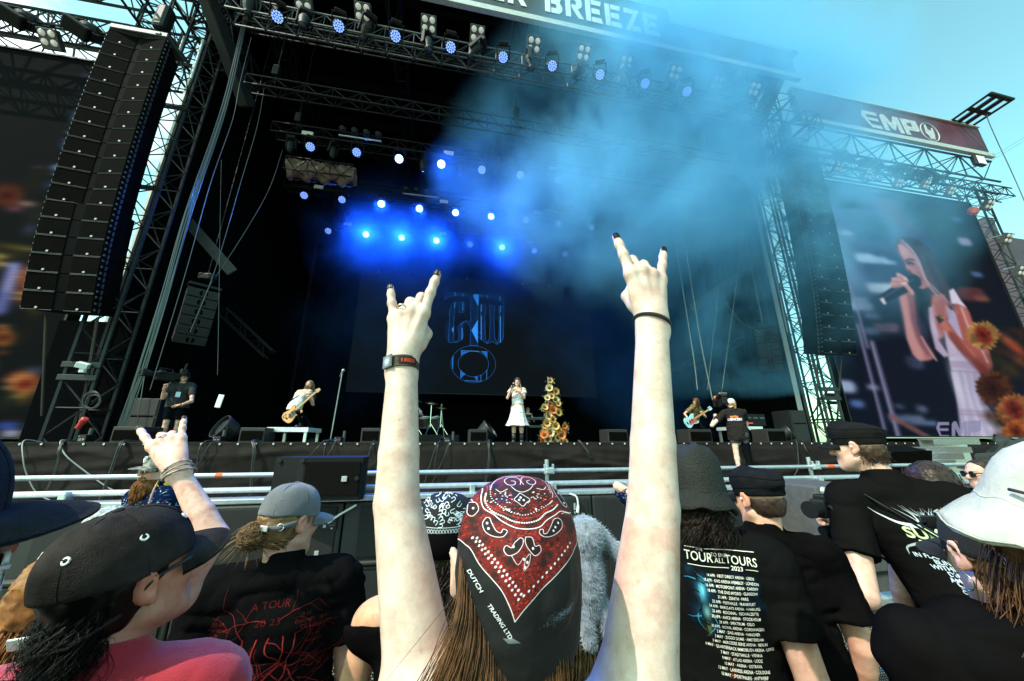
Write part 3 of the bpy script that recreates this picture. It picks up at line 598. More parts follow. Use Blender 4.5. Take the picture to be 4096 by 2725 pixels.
# ================================================================ screens
def screen(name, lab, X0, X1, Z0, Z1, Y, ppm, draw, emit, frame=.12):
    W_, H_ = int((X1 - X0) * ppm), int((Z1 - Z0) * ppm); p = Paint(W_, H_, (.02, .03, .035))
    def M(px, py):
        q = aY(px, py, Y); return ((q.x - X0) * ppm, (Z1 - q.z) * ppm)
    draw(p, M); im = p.image(name); t = thing(name, lab, 'screen', ((X0 + X1) / 2, Y, Z0))
    quad('picture', [(X0, Y, Z1), (X1, Y, Z1), (X1, Y, Z0), (X0, Y, Z0)], imgmat(name, im, emit=emit, rough=.9, spec=.02), t)
    m = MB(); fw = .05
    m.box(((X0 + X1) / 2, Y + .12, (Z0 + Z1) / 2), (X1 - X0, .2, Z1 - Z0))
    for z in (Z0 - fw / 2, Z1 + fw / 2): m.box(((X0 + X1) / 2, Y + .08, z), (X1 - X0 + 2 * fw, .3, fw))
    for x in (X0 - fw / 2, X1 + fw / 2): m.box((x, Y + .08, (Z0 + Z1) / 2), (fw, .3, Z1 - Z0))
    m.build('frame', M_blk2, t); return t
def rgb(r, g_, b_): return (r / 255, g_ / 255, b_ / 255)
def draw_right(p, M):
    S = lambda x, y: M(3300 + x / 1.452, 700 + y / 1.452)
    k = p.w / 11.0 / 40; rr = random.Random(17)
    def P_(pts): return [S(*q) for q in pts]
    def E(x, y, rx, ry, c, al=1, soft=.7, rot=0):
        a = S(x, y); b = S(x + rx, y); d = S(x, y + ry); p.ell(a[0], a[1], math.hypot(b[0] - a[0], b[1] - a[1]), math.hypot(d[0] - a[0], d[1] - a[1]), rgb(*c), al, soft, rot)
    def ST(pts, wd, c, al=1, soft=1.5, w2=None): p.stroke([tuple(q) for q in spline(P_(pts), 5)], wd * k, rgb(*c), al, soft, w2=None if w2 is None else w2 * k)
    def PL(pts, c, al=1, soft=1.5): p.poly(P_(pts), rgb(*c), al, soft)
    p.I[..., :3] = rgb(12, 17, 30)
    for i in range(46): x, y = rr.uniform(20, 420), rr.uniform(40, 780); v = rr.uniform(.7, 1.1); E(x, y, rr.uniform(40, 120), rr.uniform(40, 130), (95 * v, 138 * v, 182 * v), .45, .9)
    E(150, 110, 130, 80, (70, 62, 96), .8); E(110, 470, 80, 170, (140, 190, 220), .6, .9); E(330, 500, 130, 90, (36, 48, 82), .8, .8); E(300, 300, 60, 60, (26, 38, 62), .8); E(270, 350, 80, 36, (40, 58, 90), .8)
    E(400, 190, 70, 130, (140, 92, 104), .8, .8, -.5); E(470, 250, 36, 90, (90, 98, 128), .6, .8, -.5); E(640, 200, 190, 140, (16, 20, 32), .95, .6); E(620, 430, 130, 100, (66, 100, 148), .75, .9); E(860, 560, 150, 420, (12, 14, 24), .9, .6); E(800, 260, 120, 110, (24, 38, 62), .7, .8)
    PL([(60, 150), (160, 158), (300, 192), (180, 196), (70, 185)], (28, 26, 38), 1, 3); PL([(250, 105), (400, 108), (560, 140), (420, 142), (300, 125)], (30, 28, 38), 1, 3)
    for x0, x1, y, h_, c in [(200, 270, 480, 34, (170, 215, 235)), (280, 350, 492, 26, (150, 195, 225)), (350, 405, 506, 14, (150, 190, 220)), (270, 390, 655, 34, (190, 220, 235)), (160, 260, 760, 30, (150, 185, 215)), (290, 415, 872, 14, (170, 130, 160)), (300, 415, 897, 12, (215, 160, 170)), (95, 150, 335, 16, (170, 205, 225)), (160, 240, 720, 14, (140, 175, 205)), (240, 300, 815, 20, (120, 150, 190)), (250, 300, 905, 24, (120, 150, 190)), (100, 150, 1225, 34, (165, 185, 220)), (260, 300, 1230, 14, (190, 200, 220)), (165, 210, 1325, 20, (90, 120, 180)), (415, 450, 1340, 10, (140, 170, 210)), (470, 560, 1410, 18, (160, 180, 215)), (390, 470, 1412, 20, (120, 150, 190)), (500, 640, 1437, 12, (140, 170, 215)), (495, 540, 1085, 40, (70, 80, 110)), (545, 575, 1355, 20, (130, 150, 180)), (790, 830, 385, 34, (150, 150, 180)), (860, 900, 575, 20, (80, 110, 160)), (740, 780, 255, 20, (60, 90, 140)), (800, 900, 690, 50, (90, 45, 45)), (880, 940, 715, 20, (120, 70, 60))]:
        p.stroke(P_([(x0, y), (x1, y + 4)]), h_ * k * .55, rgb(*c), .9, 3)
    p.blur(2, 5)
    E(400, 1100, 130, 380, (14, 17, 30), .75, .7)
    for a, c, wd in (((190, 870), (345, 1470), 15), ((275, 975), (435, 1545), 22), ((150, 640), (250, 1000), 12)): p.stroke(P_([a, c]), wd * k * .5, rgb(112, 108, 142), .7, 2.5); p.stroke(P_([(a[0] - 5, a[1]), (c[0] - 5, c[1])]), wd * k * .14, rgb(170, 168, 195), .7, 1)
    p.stroke(P_([(380, 1400), (640, 1545)]), 9 * k, rgb(120, 80, 75), .8, 2)
    # hair behind, then face, arms, dress
    PL([(405, 420), (412, 385), (450, 362), (520, 366), (600, 420), (650, 500), (700, 620), (780, 760), (820, 900), (800, 985), (740, 870), (690, 760), (640, 700), (600, 660), (585, 560)], (44, 38, 50), .95, 2.5)
    for i in range(46):
        o = rr.uniform(-1, 1); v = rr.uniform(.6, 1.5); ST([(440 + 20 * o, 372), (560 + 36 * o, 430 + 10 * rr.random()), (620 + 50 * o, 560), (680 + 60 * o, 690), (740 + 60 * o, 800 + 60 * rr.random())], rr.uniform(2, 5), (58 * v, 48 * v, 56 * v), .5, 1.2)
    PL([(420, 408), (440, 396), (480, 426), (540, 492), (570, 560), (602, 648), (568, 664), (532, 648), (522, 622), (528, 606), (505, 580), (512, 572), (492, 556), (472, 550), (466, 520), (452, 490), (436, 455)], (192, 138, 136), 1, 1.5)
    E(450, 440, 26, 40, (218, 168, 162), .7, .9); E(505, 545, 26, 34, (214, 156, 150), .6, .9); E(560, 590, 40, 70, (128, 78, 84), .7, .9, -.4); E(540, 640, 26, 18, (150, 92, 92), .7); E(488, 512, 26, 12, (96, 66, 82), .75, .9, .3); E(455, 505, 12, 8, (100, 66, 80), .7)
    ST([(470, 500), (490, 490), (515, 494)], 4, (70, 44, 52), .9, 1); ST([(480, 516), (495, 510), (512, 515)], 3.5, (36, 24, 34), .95, .8); ST([(470, 552), (484, 550), (494, 556)], 3, (120, 66, 68), .8, 1); ST([(520, 602), (535, 596), (552, 602)], 6, (128, 52, 60), .95, 1)
    PL([(620, 700), (690, 690), (720, 760), (705, 850), (690, 940), (640, 960), (610, 860)], (160, 96, 92), 1, 2.5); E(660, 780, 40, 70, (196, 136, 126), .6, .9)
    A1 = [(430, 700), (470, 650), (512, 640), (522, 760), (534, 860), (565, 950), (625, 1030), (640, 1060), (600, 1078), (550, 1080), (505, 1040), (475, 950), (458, 820)]; PL(A1, (168, 112, 112), 1, 2)
    ST([(455, 720), (478, 840), (500, 950), (545, 1040)], 20, (206, 152, 146), .65, 4); ST([(505, 700), (522, 830), (555, 940), (600, 1020)], 20, (104, 62, 70), .55, 4)
    E(565, 890, 34, 60, (56, 54, 82), .65, .8, -.2); ST([(550, 860), (570, 880), (560, 920), (590, 940)], 3, (34, 34, 54), .7, 1)
    PL([(598, 770), (625, 760), (640, 860), (660, 960), (720, 1050), (690, 1058), (640, 1010), (612, 900)], (176, 160, 184), 1, 2); PL([(690, 900), (740, 780), (800, 860), (850, 1000), (872, 1068), (720, 1068), (700, 980)], (182, 166, 188), 1, 2); E(760, 980, 50, 60, (214, 204, 222), .6, .9); E(640, 900, 18, 80, (212, 200, 216), .5, .9, -.2)
    PL([(700, 760), (760, 800), (780, 870), (770, 930), (720, 870)], (170, 162, 190), .9, 2.5)
    PL([(716, 1060), (800, 1050), (880, 1090), (905, 1180), (930, 1320), (1000, 1430), (1085, 1520), (940, 1535), (785, 1540), (790, 1420), (760, 1270), (735, 1150)], (196, 190, 214), 1, 2)
    for i in range(26): o = rr.random(); v = rr.uniform(.72, 1.12); ST([(735 + 150 * o, 1150), (770 + 160 * o, 1330), (790 + 280 * o, 1530)], rr.uniform(3, 8), (188 * v, 180 * v, 206 * v), .5, 2)
    E(900, 1250, 40, 160, (140, 126, 156), .55, .9, -.2); E(770, 1230, 26, 120, (224, 220, 236), .6, .9)
    for y in (1085, 1098, 1112, 1135, 1365, 1385): ST([(722 + (y - 1060) * .2, y), (800, y + 2), (880 + (y - 1060) * .3, y + 12)], 4, (150, 134, 156), .6, 1.5)
    A2 = [(745, 750), (800, 740), (840, 800), (880, 930), (955, 1020), (972, 1110), (950, 1160), (905, 1150), (850, 1080), (770, 1010), (700, 905), (650, 872), (662, 838), (720, 858), (770, 930), (800, 960), (770, 850)]; PL(A2, (166, 86, 76), 1, 2)
    ST([(800, 780), (850, 900), (920, 1010), (950, 1090)], 18, (196, 120, 104), .55, 4); ST([(690, 868), (770, 970), (850, 1050)], 16, (200, 128, 112), .6, 4); ST([(740, 940), (830, 1050), (920, 1140)], 20, (98, 40, 36), .6, 4); E(925, 1120, 40, 50, (86, 34, 30), .6, .9)
    PL([(625, 750), (668, 745), (692, 790), (690, 840), (655, 870), (632, 820)], (184, 118, 112), 1, 2); 
    for i in range(4): ST([(640 + i * 14, 742 - 3 * i), (650 + i * 12, 790), (662 + i * 8, 830)], 5, (128, 74, 74), .45, 2)
    PL([(718, 672), (744, 656), (788, 728), (822, 772), (770, 748), (732, 748)], (216, 206, 222), 1, 1.5); ST([(790, 770), (840, 900), (905, 1010), (942, 1085)], 3, (210, 195, 210), 1, .8); ST([(560, 940), (600, 1010), (645, 1075)], 4, (190, 150, 155), 1, .8)
    PL([(640, 822), (668, 816), (690, 842), (660, 866)], (45, 50, 60), 1, 1); p.stroke(P_([(668, 826), (688, 832)]), 3, rgb(150, 150, 50), .9, .8)
    ST([(448, 384), (505, 440), (550, 520), (578, 600), (640, 664), (700, 720), (770, 800)], 9, (168, 142, 152), .8, 1.5, w2=3); ST([(470, 400), (530, 470), (566, 560), (600, 640), (650, 700)], 4, (205, 180, 184), .7, 1.2); ST([(560, 480), (600, 560), (640, 640)], 8, (60, 60, 85), .7, 2)
    ST([(345, 715), (440, 660), (525, 612)], 16, (20, 22, 36), 1, 1, w2=24); ST([(350, 706), (440, 650), (515, 606)], 3, (90, 100, 130), .7, 1); PL([(316, 722), (338, 706), (356, 745), (342, 755)], (205, 208, 214), 1, 1)
    for a, c in (((392, 638), (440, 628)), ((400, 612), (455, 612)), ((428, 584), (468, 606)), ((470, 640), (500, 680))): p.stroke(P_([a, c]), 12 * k, rgb(206, 154, 148), 1, 1.2); p.stroke(P_([(a[0], a[1] + 9), (c[0], c[1] + 9)]), 3 * k, rgb(130, 82, 84), .6, 1.2)
    for x, y in ((462, 602), (448, 628), (466, 628)): E(x, y, 6, 6, (240, 232, 234), 1, .3)
    def flower(x, y, r, pc, cc, n=21):
        for lay in (1.0, .82):
            for i in range(n): a = 2 * math.pi * (i + lay) / n + .2; v = rr.uniform(.55, 1.1) * lay; q = r * lay * rr.uniform(.9, 1.12); ST([(x + r * .4 * math.cos(a), y + r * .4 * math.sin(a)), (x + q * .75 * math.cos(a + .08), y + q * .75 * math.sin(a + .08)), (x + q * 1.12 * math.cos(a), y + q * math.sin(a))], r * .17, tuple(c * v for c in pc), .95, 1.5, w2=r * .05)
        E(x, y, r * .56, r * .56, cc, 1, .3); 
        for i in range(40): a, q = rr.uniform(0, 6.28), r * .5 * math.sqrt(rr.random()); v = rr.uniform(.4, 1.7); E(x + q * math.cos(a), y + q * math.sin(a), r * .07, r * .07, tuple(c * v for c in cc), .7, .6)
        E(x, y, r * .22, r * .22, tuple(c * .5 for c in cc), .9, .6)
    for i in range(60): E(rr.uniform(930, 1150), rr.uniform(900, 1550), rr.uniform(20, 55), rr.uniform(10, 30), [(44, 32, 18), (30, 30, 16), (74, 36, 16), (20, 20, 14)][i % 4], .6, .9, rr.uniform(-.8, .3))
    flower(918, 930, 82, (196, 142, 72), (116, 32, 18)); flower(975, 1235, 92, (84, 42, 24), (48, 18, 12)); flower(1098, 1362, 92, (186, 110, 56), (104, 30, 20)); flower(1110, 1490, 70, (206, 106, 40), (104, 40, 18))
    for x, y, c in ((1060, 960, (170, 90, 50)), (1110, 1010, (190, 70, 40)), (1130, 1080, (120, 60, 30)), (1080, 1130, (60, 45, 25))): E(x, y, 50, 26, c, .75, .9, .5)
    p.blur(1, 2)
    for k_, chx in enumerate('EMP'):
        for pl in EMPG[chx]: p.poly([S(642 + k_ * 92 + q[0] * 86 * (1.05 if chx == 'M' else .9), 1528 - k_ * 4 - q[1] * 95) for q in pl], rgb(150, 145, 178), .9, .6)
    yy, xx = np.mgrid[0:p.h, 0:p.w]; n_ = np.random.RandomState(3).normal(0, .012, (p.h, p.w, 1)); p.I[..., :3] = p.I[..., :3] * .97 + np.array(rgb(26, 40, 66)) * .10 + n_  # thin blue haze over the screen mixed into its picture, plus grain
    p.I[:, ::3, :3] *= .94; p.I[::3, :, :3] *= .94
screen('video_screen', 'big right video screen showing a singing woman in a white dress among sunflowers', 14.45, 25.4, 2.0, 13.3, 10.5, 42, draw_right, .85)
def draw_left(p, M):
    S = lambda x, y: M(x / .993, 200 + y / .993); rr = p.w / 11.4
    def E(x, y, rx, ry, c, al=1, soft=.6, rot=0):
        a = S(x, y); b = S(x + rx, y); d = S(x, y + ry); p.ell(a[0], a[1], abs(b[0] - a[0]) + abs(b[1] - a[1]) * .3, abs(d[1] - a[1]), rgb(*c), al, soft, rot)
    p.I[..., :3] = rgb(9, 15, 15)
    for i in range(60): E(rnd.uniform(-300, 400), rnd.uniform(450, 1500), rnd.uniform(20, 60), rnd.uniform(10, 40), [(26, 14, 10), (14, 20, 12), (30, 22, 10), (12, 18, 22)][i % 4], .7, .9)
    for x, y, rx, ry, c in [(340, 100, 14, 6, (60, 80, 130)), (356, 155, 10, 10, (60, 100, 200)), (318, 175, 10, 4, (70, 60, 110)), (316, 265, 22, 28, (120, 150, 205)), (330, 255, 12, 14, (190, 205, 235)), (282, 328, 18, 5, (120, 150, 200)), (268, 378, 18, 16, (80, 115, 190)), (270, 358, 16, 5, (110, 140, 180)), (268, 415, 12, 4, (50, 80, 140)), (232, 468, 26, 12, (110, 160, 220)), (238, 462, 10, 6, (200, 220, 240)), (225, 494, 20, 5, (80, 120, 190)), (150, 465, 16, 5, (80, 70, 80)), (195, 535, 14, 18, (45, 60, 110)),
                            (105, 610, 40, 12, (150, 120, 110)), (60, 630, 34, 14, (110, 60, 80)), (30, 577, 46, 34, (120, 32, 14)), (32, 572, 20, 12, (60, 12, 6)), (15, 540, 40, 20, (50, 20, 14)), (120, 710, 22, 24, (50, 62, 90)), (150, 655, 40, 30, (26, 34, 20)), (50, 780, 90, 14, (70, 62, 18)), (110, 790, 50, 8, (105, 98, 50)), (14, 818, 24, 10, (225, 195, 110)), (12, 850, 24, 8, (215, 180, 110)), (60, 810, 60, 16, (40, 40, 16)),
                            (135, 890, 40, 44, (170, 50, 30)), (165, 930, 30, 40, (150, 40, 50)), (100, 930, 28, 60, (120, 60, 30)), (120, 990, 30, 30, (110, 80, 30)), (90, 965, 40, 5, (220, 180, 120)), (70, 985, 30, 4, (220, 190, 140)), (90, 900, 20, 5, (220, 140, 80)), (95, 880, 26, 4, (200, 120, 80)), (150, 1010, 24, 40, (80, 60, 20)),
                            (8, 1095, 30, 8, (170, 110, 60)), (14, 1130, 24, 8, (190, 130, 60)), (10, 1165, 30, 6, (170, 90, 60)), (8, 1200, 24, 8, (120, 70, 30)), (100, 1310, 46, 36, (170, 40, 24)), (70, 1300, 40, 22, (150, 70, 40)), (45, 1310, 30, 6, (220, 150, 110)), (40, 1340, 34, 5, (220, 200, 120)), (70, 1375, 30, 5, (210, 190, 110)), (90, 1390, 30, 20, (70, 60, 24)), (140, 1270, 40, 16, (50, 66, 96)), (20, 1395, 24, 30, (30, 40, 20)), (30, 1490, 50, 16, (60, 90, 190)), (45, 1520, 40, 12, (210, 210, 235))]:
        E(x, y, rx, ry, c, .95, .8)
    a, b = S(55, 860), S(0, 1030); p.stroke([a, b], .28 * rr, rgb(110, 120, 190), .9, 3); c_, d_ = S(62, 855), S(30, 950); p.stroke([c_, d_], .1 * rr, rgb(190, 195, 230), .9, 2)
    for x, y, r, pc, cc in ((30, 577, 58, (120, 60, 30), (60, 16, 8)), (140, 905, 62, (196, 120, 60), (130, 30, 22)), (100, 1325, 66, (205, 150, 80), (120, 30, 16)), (10, 1140, 50, (190, 120, 50), (80, 30, 12)), (-60, 840, 70, (220, 180, 90), (90, 30, 12)), (-90, 1240, 70, (190, 110, 50), (80, 26, 12))):
        for i in range(20): a = 6.283 * i / 20 + .1; v = rnd.uniform(.5, 1.05); p.stroke([S(x + r * .45 * math.cos(a), y + r * .3 * math.sin(a)), S(x + r * math.cos(a) * rnd.uniform(.85, 1.1), y + r * .72 * math.sin(a))], .13 * rr, rgb(*[c * v for c in pc]), .75, 2, w2=.04 * rr)
        E(x, y, r * .5, r * .36, cc, .95, .4); E(x, y, r * .2, r * .14, tuple(c * .4 for c in cc), .8, .8)
    p.blur(1, 3); p.I[::3, :, :3] *= .93
screen('video_screen', 'big dark left video screen showing blurred red and yellow flowers', -21.2, -9.7, 1.9, 13.3, 10.5, 34, draw_left, .8)
def draw_wall(p, M):
    S = lambda x, y: M(1750 + x / 3.41, 1100 + y / 3.41); bl = rgb(30, 120, 235); dk_ = rgb(10, 40, 90)
    p.I[..., :3] = rgb(9, 14, 17)
    T_ = [(104, 232), (905, 292), (905, 388), (850, 345), (760, 318), (568, 297), (550, 440), (550, 765), (590, 800), (585, 405), (657, 408), (645, 620), (652, 860), (680, 935), (710, 860), (716, 620), (710, 415), (780, 420), (770, 620), (780, 850), (810, 935), (836, 860), (842, 620), (832, 425), (905, 428), (898, 850), (870, 910), (810, 948), (745, 908), (680, 940), (600, 885), (548, 838), (548, 968), (444, 964), (452, 710), (410, 660), (375, 645), (335, 660), (335, 720), (355, 820), (330, 880), (280, 915), (220, 926), (145, 916), (160, 700), (168, 460), (195, 400), (240, 375), (300, 372), (368, 380), (358, 515), (290, 506), (300, 378), (250, 400), (235, 450), (222, 620), (222, 900), (255, 915), (290, 870), (295, 800), (278, 715), (330, 655), (380, 625), (452, 635), (446, 292), (350, 284), (240, 284), (150, 300), (100, 330)]
    q = [S(*a) for a in T_]; p.poly(q, dk_, .45, .8)
    for tri in ([(485, 290), (500, 265), (565, 268), (555, 430)], [(550, 610), (550, 930), (462, 755)], [(192, 745), (218, 700), (218, 795)]): p.poly([S(*a) for a in tri], rgb(45, 140, 240), .85, .8)
    for a, b, wd in (((345, 250), (345, 285), 1.2), ((240, 240), (238, 285), 1.2), ((600, 270), (600, 300), 1.2), ((676, 276), (676, 306), 1.2), ((855, 290), (855, 350), 1.2), ((598, 410), (598, 500), 1.3), ((598, 560), (596, 880), 1.5), ((857, 425), (857, 510), 1.2), ((857, 560), (857, 920), 1.5), ((343, 378), (343, 480), 1.2), ((333, 730), (333, 880), 1.5), ((235, 380), (232, 450), 1.3)): p.stroke([S(*a), S(*b)], wd, rgb(70, 170, 250), 1, .6)
    for x0, x1 in ((100, 165), (590, 645), (848, 895), (305, 360)): p.poly([S(x0, 640), S(x1, 640), S(x1, 880), S(x0, 880)], rgb(10, 50, 140), .25, 3)
    p.stroke(q, .55, bl, 1, .6, closed=True)
    c = S(491, 1213); o_ = S(791, 1213); o2 = S(491, 965); i_ = S(697, 1213); i2 = S(491, 1040)
    for rx, ry in ((o_[0] - c[0], c[1] - o2[1]), (i_[0] - c[0], c[1] - i2[1])):
        p.stroke([(c[0] + rx * math.cos(a), c[1] + ry * math.sin(a)) for a in np.linspace(0, 6.283, 60)], .6, bl, 1, .6)
    for pts in ([(325, 1105), (325, 1030), (570, 1043)], [(595, 1045), (675, 1048), (675, 1130)], [(318, 1300), (316, 1410)], [(672, 1300), (670, 1420)], [(592, 1370), (592, 1450), (375, 1442)], [(210, 1110), (208, 1280)]): p.stroke([S(*a) for a in pts], 1.0, rgb(60, 160, 250), 1, .6)
    for pts in ([(330, 1095), (330, 1040), (440, 1043)], [(500, 1385), (550, 1385), (550, 1440), (530, 1440)], [(200, 1130), (216, 1110), (210, 1280), (195, 1220)], [(600, 1050), (670, 1052), (670, 1120)], [(322, 1310), (385, 1350), (322, 1405)]): p.poly([S(*a) for a in pts], rgb(30, 110, 220), .7, .8)
screen('video_wall', 'wide dark video wall at the rear of the stage with a blue outlined monogram', -5.2, 9.0, 4.41, 11.5, 20.0, 46, draw_wall, 1.35)
tag(MB().box((-15.4, 10.75, .95), (11.4, .06, 1.88)).build('screen_skirt', M_drape), 'black cloth closing the space under the left video screen', 'cloth', 'skirts under the side screens'); tag(MB().box((20, 10.75, .97), (11.2, .06, 1.92)).build('screen_skirt', M_drape), 'black cloth closing the space under the right video screen', 'cloth', 'skirts under the side screens')
for i, (x, y) in enumerate([(1754, 1105), (1870, 1115), (1983, 1126), (2090, 1134), (2197, 1142), (1637, 1097), (1515, 1087)]):
    p = aY(x, y, 19.7); tag(MB().lathe(p, [(.02, .12), (.03, .1), (.09, -.06), (.0, -.09)], (0, 0, 1), 8).build('hanger_clamp', M_galv), f'tiny pale hanger clamp above the video wall, {ORD[(i + 2) % 7]} from the left', 'clamp', 'hanger clamps above the video wall')
# ================================================================ on the stage floor
M_box = mat('stage_box_paint', (.012, .010, .009), .7, 0, var=.2, scale=9, bump=.25, bscale=160)
def stage_box(x0, x1, ytop, Y, lab, dep=.55):
    a, c = aY(x0, 1768, Y), aY(x1, 1768, Y); h_ = aY((x0 + x1) / 2, ytop, Y).z - ZS; t = thing('stage_box', lab, 'speaker', ((a.x + c.x) / 2, Y + dep / 2, ZS), 'black boxes along the stage edge'); w_ = c.x - a.x
    MB().bbox(((a.x + c.x) / 2, Y + dep / 2, ZS + h_ / 2 + .004), (w_, dep, h_), b=.018).build('body', M_box, t)
    m = MB().bbox(((a.x + c.x) / 2, Y - .004, ZS + h_ * .48), (w_ - .07, .016, h_ - .12), b=.004); m.build('grille', M_grill, t)
    MB().bbox((c.x + .002, Y + dep * .5, ZS + h_ * .6), (.012, .16, .07), b=.004).build('handle', M_blk2, t); return t
for a in [(435, 560, 1707, 8.75, 'leftmost black box speaker on the stage edge, behind the raised hand'), (950, 1053, 1711, 8.8, 'black box speaker beside the silver riser on the stage edge'), (1440, 1518, 1713, 8.8, 'black box speaker just left of the raised left arm'), (1876, 1950, 1718, 8.8, 'black box speaker at the singer side with round lamp behind it'),
          (2434, 2514, 1718, 8.8, 'black box speaker alone between flowers and raised right arm'), (2762, 2852, 1718, 8.8, 'black box speaker at the feet of the guitarist'), (3075, 3150, 1716, 8.9, 'black box speaker right of the rack riser')]: stage_box(*a)
def cabinet(x0, x1, ytop, Y, lab, h_=None):
    a, c = aY(x0, 1768, Y), aY(x1, 1768, Y); z1 = aY((x0 + x1) / 2, ytop, Y).z; t = thing('tall_speaker', lab, 'speaker', ((a.x + c.x) / 2, Y, ZS), 'tall side fill speakers'); w_ = c.x - a.x; hh = z1 - ZS
    MB().bbox(((a.x + c.x) / 2, Y + .35, ZS + hh / 2), (w_, .7, hh), b=.02).build('body', M_box, t)
    MB().bbox(((a.x + c.x) / 2, Y - .006, ZS + hh * .3), (w_ - .08, .016, hh * .52), b=.004).bbox(((a.x + c.x) / 2, Y - .006, ZS + hh * .79), (w_ - .08, .016, hh * .36), b=.004).build('grille', mat('speaker_front', (.02, .017, .016), .7, bump=.5, bscale=300), t)
    MB().bbox(((a.x + c.x) / 2, Y - .008, ZS + hh * .585), (w_ * .7, .02, .022), b=.006).build('handle_slot', M_drape, t)
cabinet(472, 600, 1592, 9.6, 'tall dark side fill speaker left of the stage cameraman'); cabinet(3185, 3248, 1642, 10.0, 'tall dark side fill speaker by the right lattice tower')
def fan(p, r_, lab, face):
    t = thing('floor_lamp', lab, 'stage lamp', p, 'round floor lamps'); q = V(face).normalized(); c = p + V((0, 0, r_ + .06))
    MB().lathe(c, [(r_ * .55, -.34), (r_ * .8, -.26), (r_, -.02), (r_ * 1.03, 0), (r_ * 1.03, .04), (r_ * .93, .04), (r_ * .9, -.05)], q, 26).build('drum', mat('lamp_drum', (.02, .021, .023), .45, .3), t, smooth=False)
    MB().lathe(c + q * -.03, [(r_ * .89, 0), (r_ * .5, .03), (0, .045)], q, 24).build('lens', mat('dark_lens', (.03, .035, .04), .2), t, smooth=True)
    sd_ = q.cross(V((0, 0, 1))).normalized(); MB().path([c + sd_ * (r_ * 1.08), c + sd_ * (r_ * 1.08) - V((0, 0, r_ + .04)), c - sd_ * (r_ * 1.08) - V((0, 0, r_ + .04)), c - sd_ * (r_ * 1.08)], .018, 5).build('yoke', M_blk2, t)
fan(aY(872, 1768, 9.3), .27, 'round black floor lamp left of the silver riser', (-.5, -.6, .4)); fan(aY(1958, 1768, 9.4), .26, 'round black floor lamp behind a box beside the singer', (.6, -.2, .5)); fan(aY(3166, 1766, 9.5), .22, 'round black floor lamp beside the tall right speaker', (.6, -.6, .4))
cj = Paint(96, 72, rgb(16, 16, 18)); cj.text('CO  Jet', 48, 50, 19, rgb(225, 225, 225), rot=-.12, sx=.85); cj.text('2', 40, 52, 11, rgb(225, 225, 225)); cj.stroke([(8, 13), (70, 13)], 3, rgb(190, 60, 60), .8); cj.ell(10, 13, 4, 4, rgb(230, 230, 230)); M_cj = imgmat('co2_label', cj.image('co2_label'), rough=.5)
for x0, x1, yt, tx0, tx1, ty, n_ in [(302, 338, 1739, 343, 359, 1713, 'leftmost'), (845, 879, 1745, 883, 897, 1720, 'second from left'), (1334, 1363, 1748, 1368, 1380, 1724, 'third, beside the microphone stand'), (1774, 1800, 1749, 1806, 1817, 1727, 'fourth, left of the singer'), (2527, 2550, 1748, 2552, 2562, 1726, 'fifth, right of the flowers')]:
    Y = 8.62; a, c = aY(x0, 1768, Y), aY(x1, 1768, Y); h_ = aY(x0, yt, Y).z - ZS; t = thing('jet_box', f'{n_} small black CO2 jet box with script lettering and upright pipe', 'effect box', ((a.x + c.x) / 2, Y, ZS), 'small jet boxes on the stage edge')
    MB().bbox(((a.x + c.x) / 2, Y + .11, ZS + h_ / 2), (c.x - a.x, .2, h_), b=.008).build('body', M_blk, t)
    quad('front_label', [(a.x + .006, Y + .006, ZS + h_ - .006), (c.x - .006, Y + .006, ZS + h_ - .006), (c.x - .006, Y + .006, ZS + .01), (a.x + .006, Y + .006, ZS + .01)], M_cj, t)
    e, f_ = aY(tx0, 1768, Y + .2), aY(tx1, 1768, Y + .2); th = aY(tx0, ty, Y + .2).z - ZS; MB().lathe(((e.x + f_.x) / 2, Y + .2, ZS), [((f_.x - e.x) / 2, 0), ((f_.x - e.x) / 2, th), ((f_.x - e.x) / 2 - .015, th), ((f_.x - e.x) / 2 - .015, .05)], (0, 0, 1), 14).build('pipe', mat('jet_pipe', (.05, .04, .035), .6), t)
def riser(x0, x1, xr_, ytop, Y, lab):
    a, c = aY(x0, 1768, Y), aY(x1, 1768, Y); h_ = aY(x0, ytop, Y).z - ZS; d = .95; cx = (a.x + c.x) / 2; w_ = c.x - a.x
    t = thing('stage_riser', lab, 'riser', (cx, Y, ZS)); MB().box((cx, Y + d / 2, ZS + h_ - .05), (w_, d, .1)).build('edge_frame', mat('riser_alu', (.7, .71, .7), .5, .4, var=.15, scale=7), t); MB().box((cx, Y + d / 2, ZS + h_ + .003), (w_ - .04, d - .04, .012)).build('top_board', M_wood, t)
    for xx in (a.x + .06, c.x - .06):
        for yy in (Y + .06, Y + d - .06): MB().box((xx, yy, ZS + (h_ - .1) / 2), (.06, .06, h_ - .1)).build('leg', M_alu, t)
    return cx, h_
RZ = riser(1057, 1225, 0, 1709, 9.2, 'silver edged low riser with thin legs under the bassist'); riser(2968, 3062, 0, 1706, 9.5, 'silver edged low riser on the right carrying a rack case')
a = aY(2985, 1706, 9.6); t = thing('rack_case', 'dark rack case with small red lights on the right riser', 'case', (a.x, 9.6, a.z))
MB().bbox((a.x + .25, 9.85, a.z + .2), (1.0, .5, .36), b=.015).build('body', M_blk, t)
for k in range(4): MB().box((a.x - .1 + .24 * k, 9.59, a.z + .26), (.16, .01, .05)).build('rack_panel', mat('rack_panel', (.05, .09, .09), .4, .4), t)
MB().box((a.x, 9.588, a.z + .1), (.5, .012, .02)).build('red_light', mat('red_led', (.6, .05, .05), .4, emit=(1, .05, .03), estr=1.2), t)
